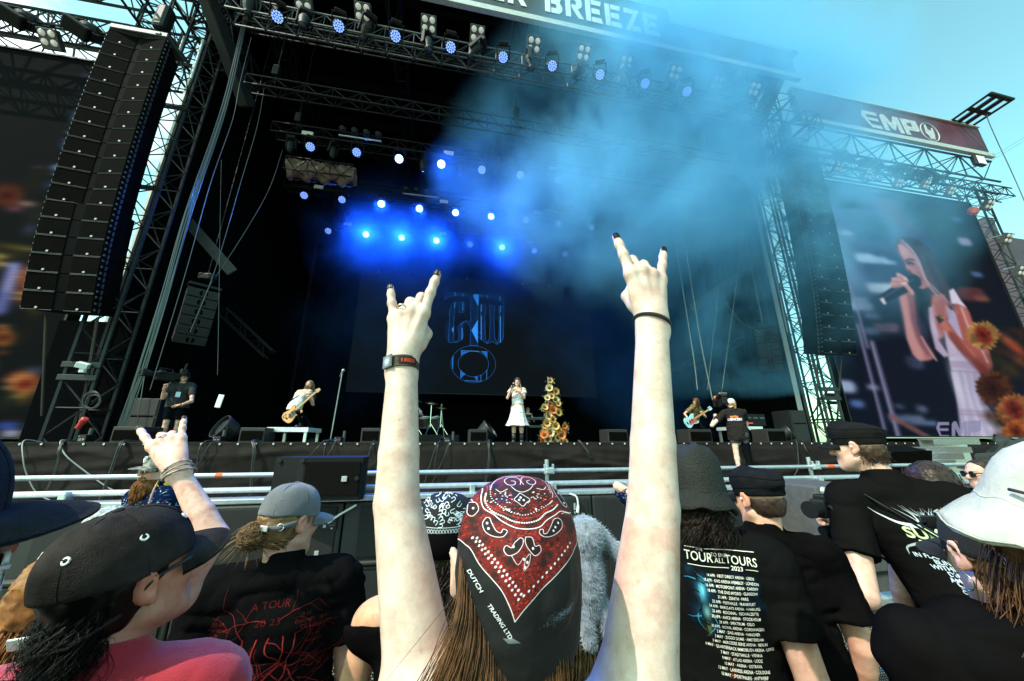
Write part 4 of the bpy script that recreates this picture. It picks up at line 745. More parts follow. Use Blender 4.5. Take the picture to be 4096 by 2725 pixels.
# microphone stand, drum kit, keyboard
def mic_stand(base, top, lab):
    t = thing('microphone_stand', lab, 'microphone stand', base); MB().lathe(base, [(.0, 0), (.16, .0), (.15, .02), (.03, .045), (0, .05)], (0, 0, 1), 20).build('base', M_blk2, t, smooth=False); k = base.lerp(top, .86); MB().tube(base + V((0, 0, .02)), k, .014, n=8).tube(k, top, .01, n=6).build('pole', mat('chrome_dark', (.25, .25, .26), .3, .9), t)
    d = (top - k).normalized(); MB().lathe(top - d * .03, [(.016, -.12), (.02, 0), (.034, .03), (.036, .06), (.0, .09)], d + V((.5, -.2, .2)), 12).build('microphone', mat('mic_grey', (.35, .35, .36), .4, .7), t, smooth=True)
mic_stand(aY(1321, 1765, 9.0), aY(1370, 1484, 9.1), 'slim microphone stand leaning right beside the bassist')
DK = aY(1640, 1752, 14.8); DK.z = ZS + .3
t = thing('drum_riser', 'low black riser under the drum kit', 'riser', (DK.x + .2, 15.4, ZS)); MB().bbox((DK.x + .2, 15.6, ZS + .15), (3.4, 2.6, .3), b=.02).build('body', M_blk, t)
t = thing('drum_kit', 'small chrome drum kit with cymbals far back on the stage', 'drum kit', DK); M_chr = mat('chrome', (.75, .78, .8), .15, 1.0); M_shell = mat('drum_shell', (.03, .012, .01), .3, coat=.5); M_skin = mat('drum_head', (.7, .7, .68), .5); M_cym = mat('cymbal', (.35, .25, .1), .3, .9)
def drum(c, r_, h_, ax, nm='drum'):
    o = MB().lathe(c, [(r_, 0), (r_, h_)], ax, 24).build(nm, M_shell, t); MB().lathe(V(c) + V(ax).normalized() * h_, [(r_ * 1.03, -.03), (r_ * 1.03, .005), (r_ * .97, .004), (0, .003)], ax, 24).build('drum_head', M_skin, o); m_ = MB().torus(V(c) + V(ax).normalized() * h_, ax, r_ * 1.03, .012, 24, 5).torus(c, ax, r_ * 1.03, .012, 24, 5)
    for k in range(6):
        q = V(ax).to_track_quat('Z', 'Y') @ V((r_ * 1.03 * math.cos(k * 1.047), r_ * 1.03 * math.sin(k * 1.047), 0)); m_.tube(V(c) + q, V(c) + q + V(ax).normalized() * h_, .008, n=4)
    m_.build('hoop', M_chr, o)
x, y, z = DK; drum((x - .1, y - .25, z + .29), .28, .42, (0, 1, 0)); drum((x - .3, y - .1, z + .72), .16, .2, (0, -.3, 1)); drum((x + .1, y - .1, z + .74), .17, .22, (0, -.3, 1)); drum((x + .55, y + .15, z + .3), .22, .4, (-.1, -.2, 1)); drum((x - .55, y + .25, z + .55), .18, .15, (0, 0, 1)); drum((x + .95, y + .35, z + .3), .23, .42, (-.2, -.2, 1))
for cx, cy_, cz, r_ in ((-.65, -.2, 1.15, .26), (.15, -.35, 1.3, .24), (.75, -.15, 1.25, .27), (1.15, .2, 1.1, .25), (-.25, -.4, 1.35, .2)):
    o = MB().lathe((x + cx, y + cy_, z + cz), [(r_, -.02), (r_ * .4, .01), (.05, .02), (.03, .04), (0, .045)], (.1, -.25, 1), 24).build('cymbal', M_cym, t, smooth=True); m = MB().tube((x + cx, y + cy_, z + .3), (x + cx, y + cy_, z + cz), .02, n=6)
    for k in range(3): m.tube((x + cx, y + cy_, z + .45), (x + cx + .3 * math.cos(k * 2.1), y + cy_ + .3 * math.sin(k * 2.1), z + .01), .018, n=5)
    m.build('cymbal_stand', M_chr, o)
mic_stand(aY(1776, 1752, 14.2), aY(1765, 1622, 14.2), 'short boom microphone stand right of the drum kit')
KB = aY(2140, 1676, 16.5); t = thing('keyboard', 'black keyboard on a stand beside the seated keyboard player', 'keyboard', V((KB.x, 16.5, ZS))); MB().bbox((KB.x + .1, 16.5, KB.z), (1.05, .32, .12), b=.015).bbox((KB.x + .2, 16.4, KB.z - .36), (1.0, .3, .12), b=.015).build('body', mat('keyboard_black', (.03, .035, .04), .4), t)
MB().box((KB.x + .2, 16.5, KB.z + .064), (.8, .16, .012)).build('key_bed', M_white, t); m = MB()
for s_ in (-.4, .5): m.tube((KB.x + s_, 16.55, ZS), (KB.x + s_, 16.55, KB.z - .06), .03, n=6).box((KB.x + s_, 16.5, ZS + .02), (.06, .6, .04))
m.build('stand', M_blk2, t)
# flower column
M_pet = [mat('petal_yellow', (.62, .36, .10), .6, var=.3, scale=18), mat('petal_orange', (.62, .16, .03), .6, var=.3, scale=18), mat('petal_cream', (.62, .48, .26), .6, var=.3, scale=18)]; M_fc = mat('flower_centre', (.10, .03, .012), .9, bump=.6, bscale=200); M_lf = mat('leaf_green', (.09, .11, .05), .7, var=.4, scale=20)
fb = aY(2214, 1768, 9.0); fc = thing('flower_column', 'tall column of orange and yellow sunflowers beside the singer', 'flowers', fb)
MB().path(spline([fb + V((-.03, .05, 0)), aY(2190, 1650, 9.05), aY(2196, 1590, 9.05), aY(2192, 1508, 9.05)], 8), .02, 6).path(spline([fb + V((.05, .05, 0)), aY(2205, 1640, 9.05), aY(2190, 1560, 9.05), aY(2199, 1515, 9.05)], 8), .012, 6).build('stem', mat('stem_grey', (.22, .22, .2), .7), fc)
pm = [MB(), MB(), MB()]; fm_ = MB(); lm = MB()
FL = [(2200, 1522, .07, 0), (2198, 1553, .1, 2), (2222, 1566, .09, 0), (2206, 1585, .08, 0), (2190, 1592, .08, 2), (2222, 1600, .1, 2), (2200, 1616, .07, 1), (2178, 1630, .09, 0), (2232, 1615, .07, 0), (2212, 1640, .11, 1), (2232, 1650, .1, 0), (2190, 1655, .08, 1), (2195, 1666, .1, 2), (2210, 1678, .09, 0), (2188, 1692, .1, 0), (2208, 1692, .11, 1), (2222, 1704, .1, 0), (2180, 1704, .08, 0), (2195, 1716, .1, 2), (2215, 1718, .1, 0), (2258, 1705, .07, 1), (2258, 1718, .06, 1), (2178, 1740, .11, 1), (2200, 1730, .12, 2), (2225, 1735, .1, 0), (2245, 1740, .11, 1), (2170, 1765, .09, 1), (2192, 1760, .1, 2), (2210, 1755, .11, 0), (2230, 1750, .1, 2), (2240, 1765, .1, 1), (2218, 1768, .09, 1), (2258, 1768, .08, 0), (2180, 1722, .09, 2), (2235, 1722, .09, 0)]
for x, y, r_, k in FL:
    c = aY(x, y, 8.93 + .1 * rnd.random()); d = V((rnd.uniform(-.6, .6), -1, rnd.uniform(-.2, .6))).normalized(); q = d.to_track_quat('Z', 'Y'); r_ *= 1.1
    for ring in range(2):
        for i in range(15):
            a_ = 2 * math.pi * (i + .5 * ring) / 15; u = V((math.cos(a_), math.sin(a_), 0)); v_ = V((-math.sin(a_), math.cos(a_), 0)); cup = .25 + .3 * ring + rnd.uniform(-.1, .15)
            pts = [u * (r_ * .35), u * (r_ * .7) + v_ * (r_ * .2) + V((0, 0, r_ * cup * .4)), u * r_ + V((0, 0, r_ * cup)), u * (r_ * .7) - v_ * (r_ * .2) + V((0, 0, r_ * cup * .4))]
            pm[k].add([c + q @ p for p in pts] + [c + q @ (p - V((0, 0, .004))) for p in pts], [(0, 1, 2, 3), (7, 6, 5, 4), (0, 4, 5, 1), (1, 5, 6, 2), (2, 6, 7, 3), (3, 7, 4, 0)])
    fm_.lathe(c + d * .005, [(r_ * .42, 0), (r_ * .38, .02), (r_ * .15, .035), (0, .03)], d, 12)
for i in range(700):
    x, y, r_, k = FL[i % len(FL)]; c = aY(x + rnd.uniform(-14, 14), y + rnd.uniform(-8, 10), 9.05); a_ = rnd.uniform(0, 6.28); u = V((math.cos(a_), rnd.uniform(-.6, .2), math.sin(a_))).normalized(); v_ = u.cross(V((rnd.random(), 1, rnd.random()))).normalized(); l_ = rnd.uniform(.05, .13)
    lm.add([c, c + u * l_ * .5 + v_ * l_ * .16, c + u * l_, c + u * l_ * .5 - v_ * l_ * .16], [(0, 1, 2, 3)])
for k, nm in enumerate(('yellow', 'orange', 'cream')): pm[k].build('petal_mass', M_pet[k], fc)
fm_.build('flower_centre', M_fc, fc, smooth=True); lm.build('foliage', M_lf, fc)
mk = [aY(236, 1280, 10.35), aY(520, 1290, 10.35), aY(470, 1775, 10.35), aY(66, 1775, 10.35)]
tag(MB().prism([(q.x, q.z) for q in mk], (0, 10.4, 0), (1, 0, 0), (0, 0, 1), .03).box((-9.0, 10.42, .9), (3.2, .03, 1.75)).build('masking_cloth', M_drape), 'black masking cloth with a slanted edge between left screen and tower', 'cloth')
# cables over the stage edge, hanging cables in the wings
CB = [([(95, 1768), (92, 1830), (108, 1900), (150, 1975), (228, 2012)], .010, M_cable2), ([(260, 1766), (235, 1800), (232, 1840), (215, 1900), (180, 1975)], .016, M_cable), ([(242, 1770), (258, 1815), (320, 1870), (440, 1955), (550, 2000)], .012, M_cable2), ([(500, 1766), (480, 1780), (455, 1850), (430, 1920), (400, 2000)], .022, M_cable), ([(1010, 1768), (1015, 1800), (1008, 1880), (1000, 1990)], .022, M_cable), ([(830, 1768), (800, 1790), (790, 1850), (780, 1880)], .014, M_cable), ([(860, 1768), (835, 1785), (805, 1840), (790, 1860)], .010, M_cable), ([(1300, 1770), (1270, 1790), (1225, 1842), (1190, 1900)], .010, M_cable), ([(1310, 1772), (1298, 1800), (1288, 1870)], .008, M_cable), ([(1345, 1770), (1325, 1800), (1298, 1840), (1270, 1900)], .010, M_cable), ([(1495, 1772), (1480, 1800), (1470, 1850), (1450, 1890)], .014, M_cable), ([(1770, 1770), (1745, 1785), (1720, 1860), (1690, 1960)], .010, M_cable), ([(1758, 1771), (1742, 1830), (1738, 1900)], .008, M_cable), ([(1800, 1770), (1780, 1820), (1735, 1920), (1700, 1985)], .010, M_cable), ([(1953, 1771), (1955, 1830), (1940, 1930), (1930, 1990)], .016, M_cable), ([(2525, 1768), (2530, 1820), (2528, 1900), (2515, 1970)], .014, M_cable), ([(3185, 1764), (3192, 1820), (3190, 1880), (3150, 1935)], .014, M_cable), ([(3210, 1764), (3225, 1800), (3270, 1860), (3330, 1930)], .012, M_cable), ([(2315, 1770), (2345, 1800), (2355, 1825), (2365, 1832)], .02, M_cable)]
for i, (pp, r_, mm) in enumerate(CB):
    pts = [aY(x, y, 8.40 - (.03 if k else -.12)) for k, (x, y) in enumerate(pp)]; pts.insert(0, V((pts[0].x + .1, 8.75, ZS + .02))); pts[1].z = ZS + .05
    s_ = spline([tuple(p) for p in pts], 6); m = MB().path(s_, r_, 6)
    if r_ > .015: m.path([V(p) + V((r_ * 1.6, -.01, .0)) for p in s_], r_ * .6, 5)
    nb = 'left of the raised hand' if pp[0][0] < 320 else ('near the silver riser' if pp[0][0] < 1030 else ('below the bassist' if pp[0][0] < 1500 else ('left of the singer' if pp[0][0] < 2000 else 'right of the flowers')))
    tag(m.build('stage_cable', mm), f'{"grey" if mm is M_cable2 else "black"} cable over the stage edge {nb}, {ORD[i] if i < 12 else ["thirteenth", "fourteenth", "fifteenth", "sixteenth", "seventeenth", "eighteenth", "nineteenth"][i - 12]} from the left', 'cable', 'cables over the stage edge')
HC = [([(985, 60), (900, 420), (760, 830), (660, 1180), (560, 1500), (470, 1760)], .035, 9.3, 'thick bundle of black cables slanting down inside the left tower'), ([(1005, 150), (960, 330), (930, 480), (840, 740), (740, 1100), (600, 1560)], .016, 9.0, 'pale single cable slanting down inside the left tower'), ([(1060, 330), (1030, 500), (960, 740), (860, 1080), (760, 1330)], .02, 10.3, 'chain running down to the left monitor hang'), ([(900, 400), (800, 745), (690, 1100), (600, 1400), (540, 1740)], .02, 9.5, 'thin black cable beside the thick bundle'), ([(1130, 600), (1075, 760), (960, 960), (800, 1200)], .016, 11, 'dark cable sagging from the roof in the left wing'), ([(885, 640), (880, 900), (874, 1300), (870, 1500)], .008, 10.5, 'thin vertical wire in the left wing ending at a hook')]
for pp, r_, Y, lab in HC:
    s_ = spline([tuple(aY(x, y, Y)) for x, y in pp], 8); m = MB().path(s_, r_ * .5, 5)
    if r_ > .03:
        for k in range(7): m.path([V(p) + V((.05 * math.cos(k * 2.4 + j * .05), .04 * math.sin(k * 2.4 + j * .1), .02 * math.sin(j * .6 + k))) for j, p in enumerate(s_)], r_ * .4, 5)
    tag(m.build('hanging_cable', mat('cable_sheen', (.05, .05, .055), .3, spec=.9) if r_ > .015 else M_cable2), lab, 'cable', 'cables hanging in the wings')
for i, (pp, r_) in enumerate([([(2920, 760), (2880, 1100), (2830, 1560)], .012), ([(2930, 770), (2990, 1000), (3050, 1290)], .014), ([(2990, 760), (2950, 1100), (2885, 1580)], .012), ([(2760, 960), (2930, 1250), (3040, 1330)], .008), ([(2700, 970), (2770, 1400), (2790, 1560)], .016), ([(2740, 980), (2800, 1350), (2850, 1600)], .016), ([(3020, 740), (3080, 1000), (3150, 1330)], .02)]):
    tag(MB().path(spline([tuple(aY(x, y, 11 - .2 * i)) for x, y in pp], 8), r_, 5).build('hanging_cable', mat('cable_pale', (.2, .21, .22), .5)), f'thin pale cable hanging in the smoky right wing, {ORD[i]} of seven', 'cable', 'cables hanging in the wings')
# small clutter at the left tower foot
p = aY(334, 1462, 9.55); t = thing('junction_box', 'small white angled box fixed to the left tower', 'box', p); MB().bbox(p, (.2, .2, .12), Euler((.3, .2, .4)).to_matrix(), .01).build('body', M_white, t); MB().bbox(p + V((.02, 0, -.12)), (.1, .08, .1), b=.01).build('bracket', M_white, t)
for i, (x, y, r_) in enumerate([(365, 1600, .19), (372, 1606, .16), (1008, 1700, .1)][:2]): tag(MB().torus(aY(x, y, 9.5), (.2, 1, .1), r_, .014, 28, 6).torus(aY(x + 2, y + 2, 9.47), (.1, 1, .1), r_ * .93, .014, 28, 6).build('cable_coil', M_cable), ['larger', 'smaller'][i] + ' black cable coil hung on the left tower foot', 'cable')
p = aY(330, 1690, 9.4); tag(MB().lathe(p, [(.05, -.16), (.05, -.02), (.065, 0), (.065, .1), (.04, .12)], (.5, -.3, .6), 14).build('power_plug', mat('plug_red', (.55, .04, .03), .5)), 'red power plug dangling at the left tower foot', 'plug')
o = MB().bbox(aY(878, 1605, 9.3), (.12, .02, .3), Euler((0, .12, 0)).to_matrix(), .01).build('cable_tag', M_white); tag(o, 'white cable tag hanging beside the stage cameraman', 'tag')
# ================================================================ the pit in front of the stage
RY = 4.55
rl = thing('scaffold_rail', 'long galvanised scaffold tube rail running across in front of the stage', 'rail', (1, RY, 0)); rz = 1.435
MB().tube((-8, RY, rz), (9.5, RY, rz), .026, n=12).build('tube', M_galv, rl)
for x, y in ((2192, 1868), (3248, 1840)):
    q = aY(x, y, RY); c = MB().bbox((q.x, RY - .02, rz), (.1, .09, .085), b=.02).bbox((q.x - .055, RY - .03, rz + .02), (.02, .05, .12), b=.006).bbox((q.x + .055, RY - .03, rz + .02), (.02, .05, .12), b=.006).build('clamp', M_alu, rl)
    MB().tube((q.x, RY + .055, 0), (q.x, RY + .055, rz + .13), .026, n=12).build('post', M_galv, rl)
M_tape = mat('orange_tape', (.6, .09, .02), .5)
for x in (877, 3330): MB().tube(aY(x - 14, 1910, RY).to_tuple()[:1] + (RY, rz), aY(x + 14, 1910, RY).to_tuple()[:1] + (RY, rz), .028, n=12).build('tape_band', M_tape, rl)
SY = 4.15; sz = 1.19
M_sub = mat('sub_grille', (.004, .004, .004), .75, bump=.6, bscale=350, var=.3, scale=3); M_subc = mat('sub_cabinet', (.012, .012, .012), .55, bump=.3, bscale=120, var=.15, scale=5)
bx = [aY(x, 2090, SY).x for x in (560, 1370, 2340, 3238)]; st_ = 1.34
edges = sorted([bx[1] + st_ * k for k in range(-4, 7)])
tl = thing('steel_rail', 'silver flat steel rail lying along the top of the speaker row', 'rail', (1, SY, sz))
MB().bbox((1, SY + .09, sz + .03), (16, .16, .05), b=.01).tube((-8, SY + .16, sz + .12), (9, SY + .16, sz + .12), .028, n=10).build('bar', M_galv, tl)
for k in range(16): MB().bbox((-6.3 + k * .95, SY + .13, sz + .09), (.06, .1, .1), b=.01).build('bracket', M_alu, tl)
for k, x in enumerate(edges):
    for lv in range(2):
        z1 = sz - .005 - lv * .585; back = (k % 3 == 0)
        vis = ['left end', 'second column', 'third column', 'fourth column', 'fifth column', 'sixth column', 'seventh column', 'eighth column', 'ninth column', 'tenth column', 'right end'][k]
        t = thing('subwoofer', f'black subwoofer cabinet in the {["upper", "lower"][lv]} row in front of the stage, {vis}', 'speaker', (x + st_ / 2, SY, z1 - .57), 'subwoofers in front of the stage')
        MB().bbox((x + st_ / 2, SY + .35, z1 - .285), (st_ - .012, .7, .57), b=.02).build('cabinet', M_subc, t)
        MB().bbox((x + st_ / 2 + .05, SY - .008, z1 - .265), (st_ - .22, .02, .47), b=.006).build('grille', M_sub, t); MB().bbox((x + st_ - .2, SY - .02, z1 - .44), (.04, .008, .04), b=.003).build('badge', M_badge, t)
        MB().bbox((x + st_ / 2, SY - .02, z1 - .545), (st_ - .03, .06, .05), b=.022).build('bumper', mat('sub_bumper', (.03, .026, .021), .5), t)
# connector panels with white cables
cp = Paint(80, 110, rgb(16, 17, 18)); cp.poly([(6, 5), (28, 5), (28, 60), (6, 60)], rgb(170, 175, 180))
for i in range(9): cp.stroke([(8, 10 + i * 5), (26, 10 + i * 5)], 1.4, rgb(40, 42, 45), .9)
for y in (16, 30, 44, 60, 76): cp.stroke([(40, y), (72, y - 2)], 2, rgb(190, 195, 200), .8)
cp.poly([(8, 70), (24, 70), (24, 90), (8, 90)], rgb(150, 155, 160)); cp.ell(56, 96, 5, 5, rgb(190, 190, 190)); M_cp = imgmat('connector_panel', cp.image('connector_panel'), rough=.5)
for i, (x0, y0, x1, y1) in enumerate([(1292, 2057, 1343, 2122), (2292, 2010, 2322, 2065)]):
    a, c = aY(x0, y0, SY - .025), aY(x1, y1, SY - .025); t = thing('connector_plate', ['left', 'right'][i] + ' black connector plate with white print on a speaker front', 'plate', a, 'connector plates')
    quad('face', [(a.x, a.y, a.z), (c.x, a.y, a.z), (c.x, a.y, c.z), (a.x, a.y, c.z)], M_cp, t, t=.02)
for i, pp in enumerate([[(1310, 2090), (1330, 2078), (1365, 2055), (1425, 2020)], [(2310, 2050), (2312, 2020), (2306, 1988), (2280, 1975)]]):
    s_ = spline([tuple(aY(x, y, SY - .07)) for x, y in pp], 8); tag(MB().path(s_, .010, 6).path(s_[:8], .016, 6).build('white_cable', M_white), ['left', 'right'][i] + ' white cable plugged into a connector plate', 'cable', 'white speaker cables')
# front fill speaker lying on the row
FY2 = 3.9; a, c = aY(1085, 1840, FY2), aY(1450, 2022, FY2); fw = c.x - a.x; z0 = sz + .06; hh = a.z - z0 + .02; t = thing('front_fill_speaker', 'wide black wedge-fronted speaker standing on the row, grey cap in front of it', 'speaker', (a.x + fw / 2, FY2, z0))
m = MB(); pf = [(0, .1), (fw * .27, .02), (fw * .36, -.05), (fw * .97, -.07), (fw, .0), (fw * .92, .45), (fw * .1, .45)]
n = len(pf); m.add([(a.x + p[0], FY2 + p[1], z0) for p in pf] + [(a.x + p[0], FY2 + p[1], z0 + hh) for p in pf], [tuple(range(n - 1, -1, -1)), tuple(range(n, 2 * n))] + [(i, (i + 1) % n, n + (i + 1) % n, n + i) for i in range(n)]); m.build('cabinet', mat('fill_cabinet', (.006, .006, .007), .7, spec=.15, bump=.25, bscale=150), t)
MB().add([(a.x + fw * .385, FY2 - .068, z0 + .05), (a.x + fw * .95, FY2 - .086, z0 + .05), (a.x + fw * .95, FY2 - .086, z0 + hh - .04), (a.x + fw * .385, FY2 - .068, z0 + hh - .04), (a.x + fw * .385, FY2 - .05, z0 + .05), (a.x + fw * .95, FY2 - .07, z0 + .05), (a.x + fw * .95, FY2 - .07, z0 + hh - .04), (a.x + fw * .385, FY2 - .05, z0 + hh - .04)], [(0, 1, 2, 3), (0, 4, 5, 1), (3, 2, 6, 7), (1, 5, 6, 2), (0, 3, 7, 4)]).build('grille', mat('fill_grille', (.006, .005, .0045), .95, spec=.05, bump=.6, bscale=350), t)
MB().bbox((a.x + fw * .8, FY2 - .09, z0 + hh * .5), (.05, .012, .05), b=.004).build('badge', M_badge, t)
for xx, zz in ((.06, .12), (.06, .9), (.34, .12), (.34, .9), (.93, .5)): MB().lathe((a.x + fw * xx, FY2 - .05 - (.04 if xx > .9 else 0) + (.12 if xx < .1 else 0), z0 + hh * zz), [(.022, 0), (.02, .01), (.012, .012)], (0, -1, 0), 12).build('bolt', M_blk2, t)
MB().box((a.x + fw * .36, FY2 - .051, z0 + hh - .006), (.02, .01, .01)).build('seam', M_blk2, t)
# grey flight case, perforated barrier, steps
a, c = aY(3262, 1946, 3.6), aY(3470, 1946, 3.6); t = thing('flight_case', 'big scuffed grey flight case with black straps behind the photographer', 'case', (a.x + .4, 3.6, 0)); ch = a.z
MB().bbox(((a.x + c.x) / 2, 3.95, ch / 2), (c.x - a.x, .7, ch), b=.02).build('body', mat('case_grey', (.06, .056, .055), .7, var=.25, scale=12, bump=.3, bscale=60), t)
m = MB()
for k in range(2): m.box((a.x + .28 + .26 * k, 3.594, ch - .22), (.03, .012, .42))
for zz in (.12, .5, .9): m.box(((a.x + c.x) / 2, 3.592, ch - zz), (c.x - a.x - .04, .012, .03))
m.build('strap', M_blk, t); MB().lathe((a.x + .1, 3.6, ch - .05), [(.05, 0), (.04, .03), (0, .035)], (0, -1, 0), 14).build('corner_cap', M_alu, t); MB().lathe((c.x - .12, 3.6, ch - .05), [(.05, 0), (.04, .03), (0, .035)], (0, -1, 0), 14).build('corner_cap', M_alu, t)
hp = Paint(256, 256, rgb(30, 31, 32))
hp.I[..., 3] = 1
for j in range(17):
    for i in range(17): 
        cx, cy_ = 8 + i * 16 + (8 if j % 2 else 0), 8 + j * 15.06; W = hp._win((cx - 7, cy_ - 7), (cx + 7, cy_ + 7))
        if W: x0, y0, gx, gy = W; hp.I[y0:y0 + gx.shape[0], x0:x0 + gx.shape[1], 3] *= np.clip((np.hypot(gx - cx, gy - cy_) - 5.2) / 1.4 + .5, 0, 1)
him = hp.image('perforation'); mp_ = bpy.data.materials.new('perforated_steel'); mp_.use_nodes = True; t_ = mp_.node_tree; b_ = t_.nodes['Principled BSDF']; b_.inputs['Base Color'].default_value = (.025, .025, .026, 1); b_.inputs['Metallic'].default_value = .2; b_.inputs['Roughness'].default_value = .5
n_i = t_.nodes.new('ShaderNodeTexImage'); n_i.image = him; n_i.extension = 'REPEAT'; uvn = t_.nodes.new('ShaderNodeUVMap'); uvn.uv_map = 'UVMap'; mpn = t_.nodes.new('ShaderNodeMapping'); t_.links.new(uvn.outputs[0], mpn.inputs[0]); t_.links.new(mpn.outputs[0], n_i.inputs[0]); t_.links.new(n_i.outputs[1], b_.inputs['Alpha'])
MPN = mpn
def barrier(xc, yc, w_, top, yaw_, lab):
    t = thing('crowd_barrier', lab, 'barrier', (xc, yc, 0), 'perforated crowd barriers'); R_ = Euler((0, 0, yaw_)).to_matrix(); o = V((xc, yc, 0)); P = lambda x, y, z: o + R_ @ V((x, y, z))
    q = quad('perforated_sheet', [P(-w_ / 2, 0, top - .06), P(w_ / 2, 0, top - .06), P(w_ / 2, 0, .1), P(-w_ / 2, 0, .1)], mp_, t)
    MB().bbox(P(0, 0, top - .03), (w_, .07, .06), R_, .015).build('top_rail', M_galv, t); MB().bbox(P(0, .01, .06), (w_, .05, .08), R_, .01).build('bottom_rail', M_galv, t); m = MB()
    for s_ in (-1, 1): m.bbox(P(s_ * (w_ / 2 - .03), .035, top / 2), (.05, .05, top - .1), R_, .008)
    m.bbox(P(0, .04, top * .55), (w_, .03, .04), R_, .006); m.build('stay', M_alu, t); m = MB()
    m.box(P(0, .5, .015), (w_, 1.0, .03), R_).build('foot_plate', M_alu, t)
mpn.inputs['Scale'].default_value = (4.0, 4.0, 1)
for k in range(-3, 4): barrier(.65 + 1.02 * k, 1.98, 1.0, .91, 0, f'perforated steel crowd barrier, {ORD[k + 3]} from the left, behind the front row')
# checker plate steps at the right
dp = Paint(128, 64, rgb(120, 122, 122))
for j in range(9):
    for i in range(17): cx, cy_ = i * 8 + 4, j * 8 + 4; sgn = 1 if (i + j) % 2 else -1; dp.stroke([(cx - 3, cy_ - 3 * sgn), (cx + 3, cy_ + 3 * sgn)], 2.0, rgb(205, 207, 205), 1, .6); dp.stroke([(cx - 3, cy_ - 3 * sgn + 2), (cx + 3, cy_ + 3 * sgn + 2)], 1.2, rgb(70, 72, 74), .7, .6)  # each raised bar drawn with its shade painted just below it
M_dp = imgmat('checker_plate', dp.image('checker_plate'), rough=.4); M_dp.node_tree.nodes['Principled BSDF'].inputs['Metallic'].default_value = .6
t = thing('metal_steps', 'bright checker plate metal steps at the right end of the stage', 'steps', aY(3800, 1840, 7.0))
for k, (x0, y0, x1, y1) in enumerate([(3732, 1764, 3912, 1748), (3700, 1793, 3882, 1783), (3706, 1818, 3850, 1808), (3720, 1844, 3820, 1838)]):
    Y = 7.8 - .32 * k; a, c = aY(x0, y0, Y), aY(x1, y1, Y); z1 = (a.z + c.z) / 2; st = MB().box(((a.x + c.x) / 2, Y + .17, z1 - .02), (c.x - a.x, .34, .035)).box(((a.x + c.x) / 2, Y + .3, z1 / 2), (c.x - a.x, .04, z1 - .05)).build('tread', M_alu, t)
    h_ = .155; quad('riser_plate', [(a.x, Y - .003, z1), (c.x, Y - .003, z1), (c.x, Y - .003, z1 - h_), (a.x, Y - .003, z1 - h_)], M_dp, st, t=.006)
for i, (x0, x1, yt, yb, Y) in enumerate([(3560, 3650, 1795, 1875, 6.2), (3640, 3706, 1792, 1870, 6.4)]):
    a, c = aY(x0, yt, Y), aY(x1, yt, Y); t = thing('wedge_speaker', ['left', 'right'][i] + ' one of two dark wedge speakers beside the metal steps', 'speaker', (a.x, Y, 0), 'wedge speakers by the steps'); MB().bbox(((a.x + c.x) / 2, Y + .25, a.z - .26), (c.x - a.x, .5, .52), Euler((.25, 0, -.15)).to_matrix(), .02).build('body', M_cab, t); MB().bbox(((a.x + c.x) / 2, Y - .02, a.z - .27), (c.x - a.x - .08, .02, .44), Euler((.25, 0, -.15)).to_matrix(), .005).build('grille', M_grill, t); MB().box(((a.x + c.x) / 2, Y + .3, (a.z - .53) / 2), (.5, .4, a.z - .53)).build('stand', M_blk, t)
# cloth over the steps' side
m = MB(); cpts = [(3925, 1752, 6.9), (3990, 1745, 6.9), (3960, 1790, 6.6), (3905, 1830, 6.5), (3840, 1880, 6.4)]
q = [aY(*p) for p in cpts]; prof = [(a_, 0) for a_ in np.linspace(0, 1, 8)]; vv = []
for i, p in enumerate(spline([tuple(p) for p in q], 6)):
    for j in range(8): vv.append((p[0] + .22 * j + .05 * math.sin(i * 1.3 + j), p[1] - .06 * math.sin(j * 1.9 + i * .7), p[2] - .02 * j - .05 * math.sin(j * 1.1 + i)))
n = len(vv) // 8; m.add(vv, [(i * 8 + j, (i + 1) * 8 + j, (i + 1) * 8 + j + 1, i * 8 + j + 1) for i in range(n - 1) for j in range(7)]); o = m.build('side_cloth', mat('side_cloth', (.02, .02, .02), .9), smooth=True); tag(o, 'crumpled black cloth beside the metal steps', 'cloth')
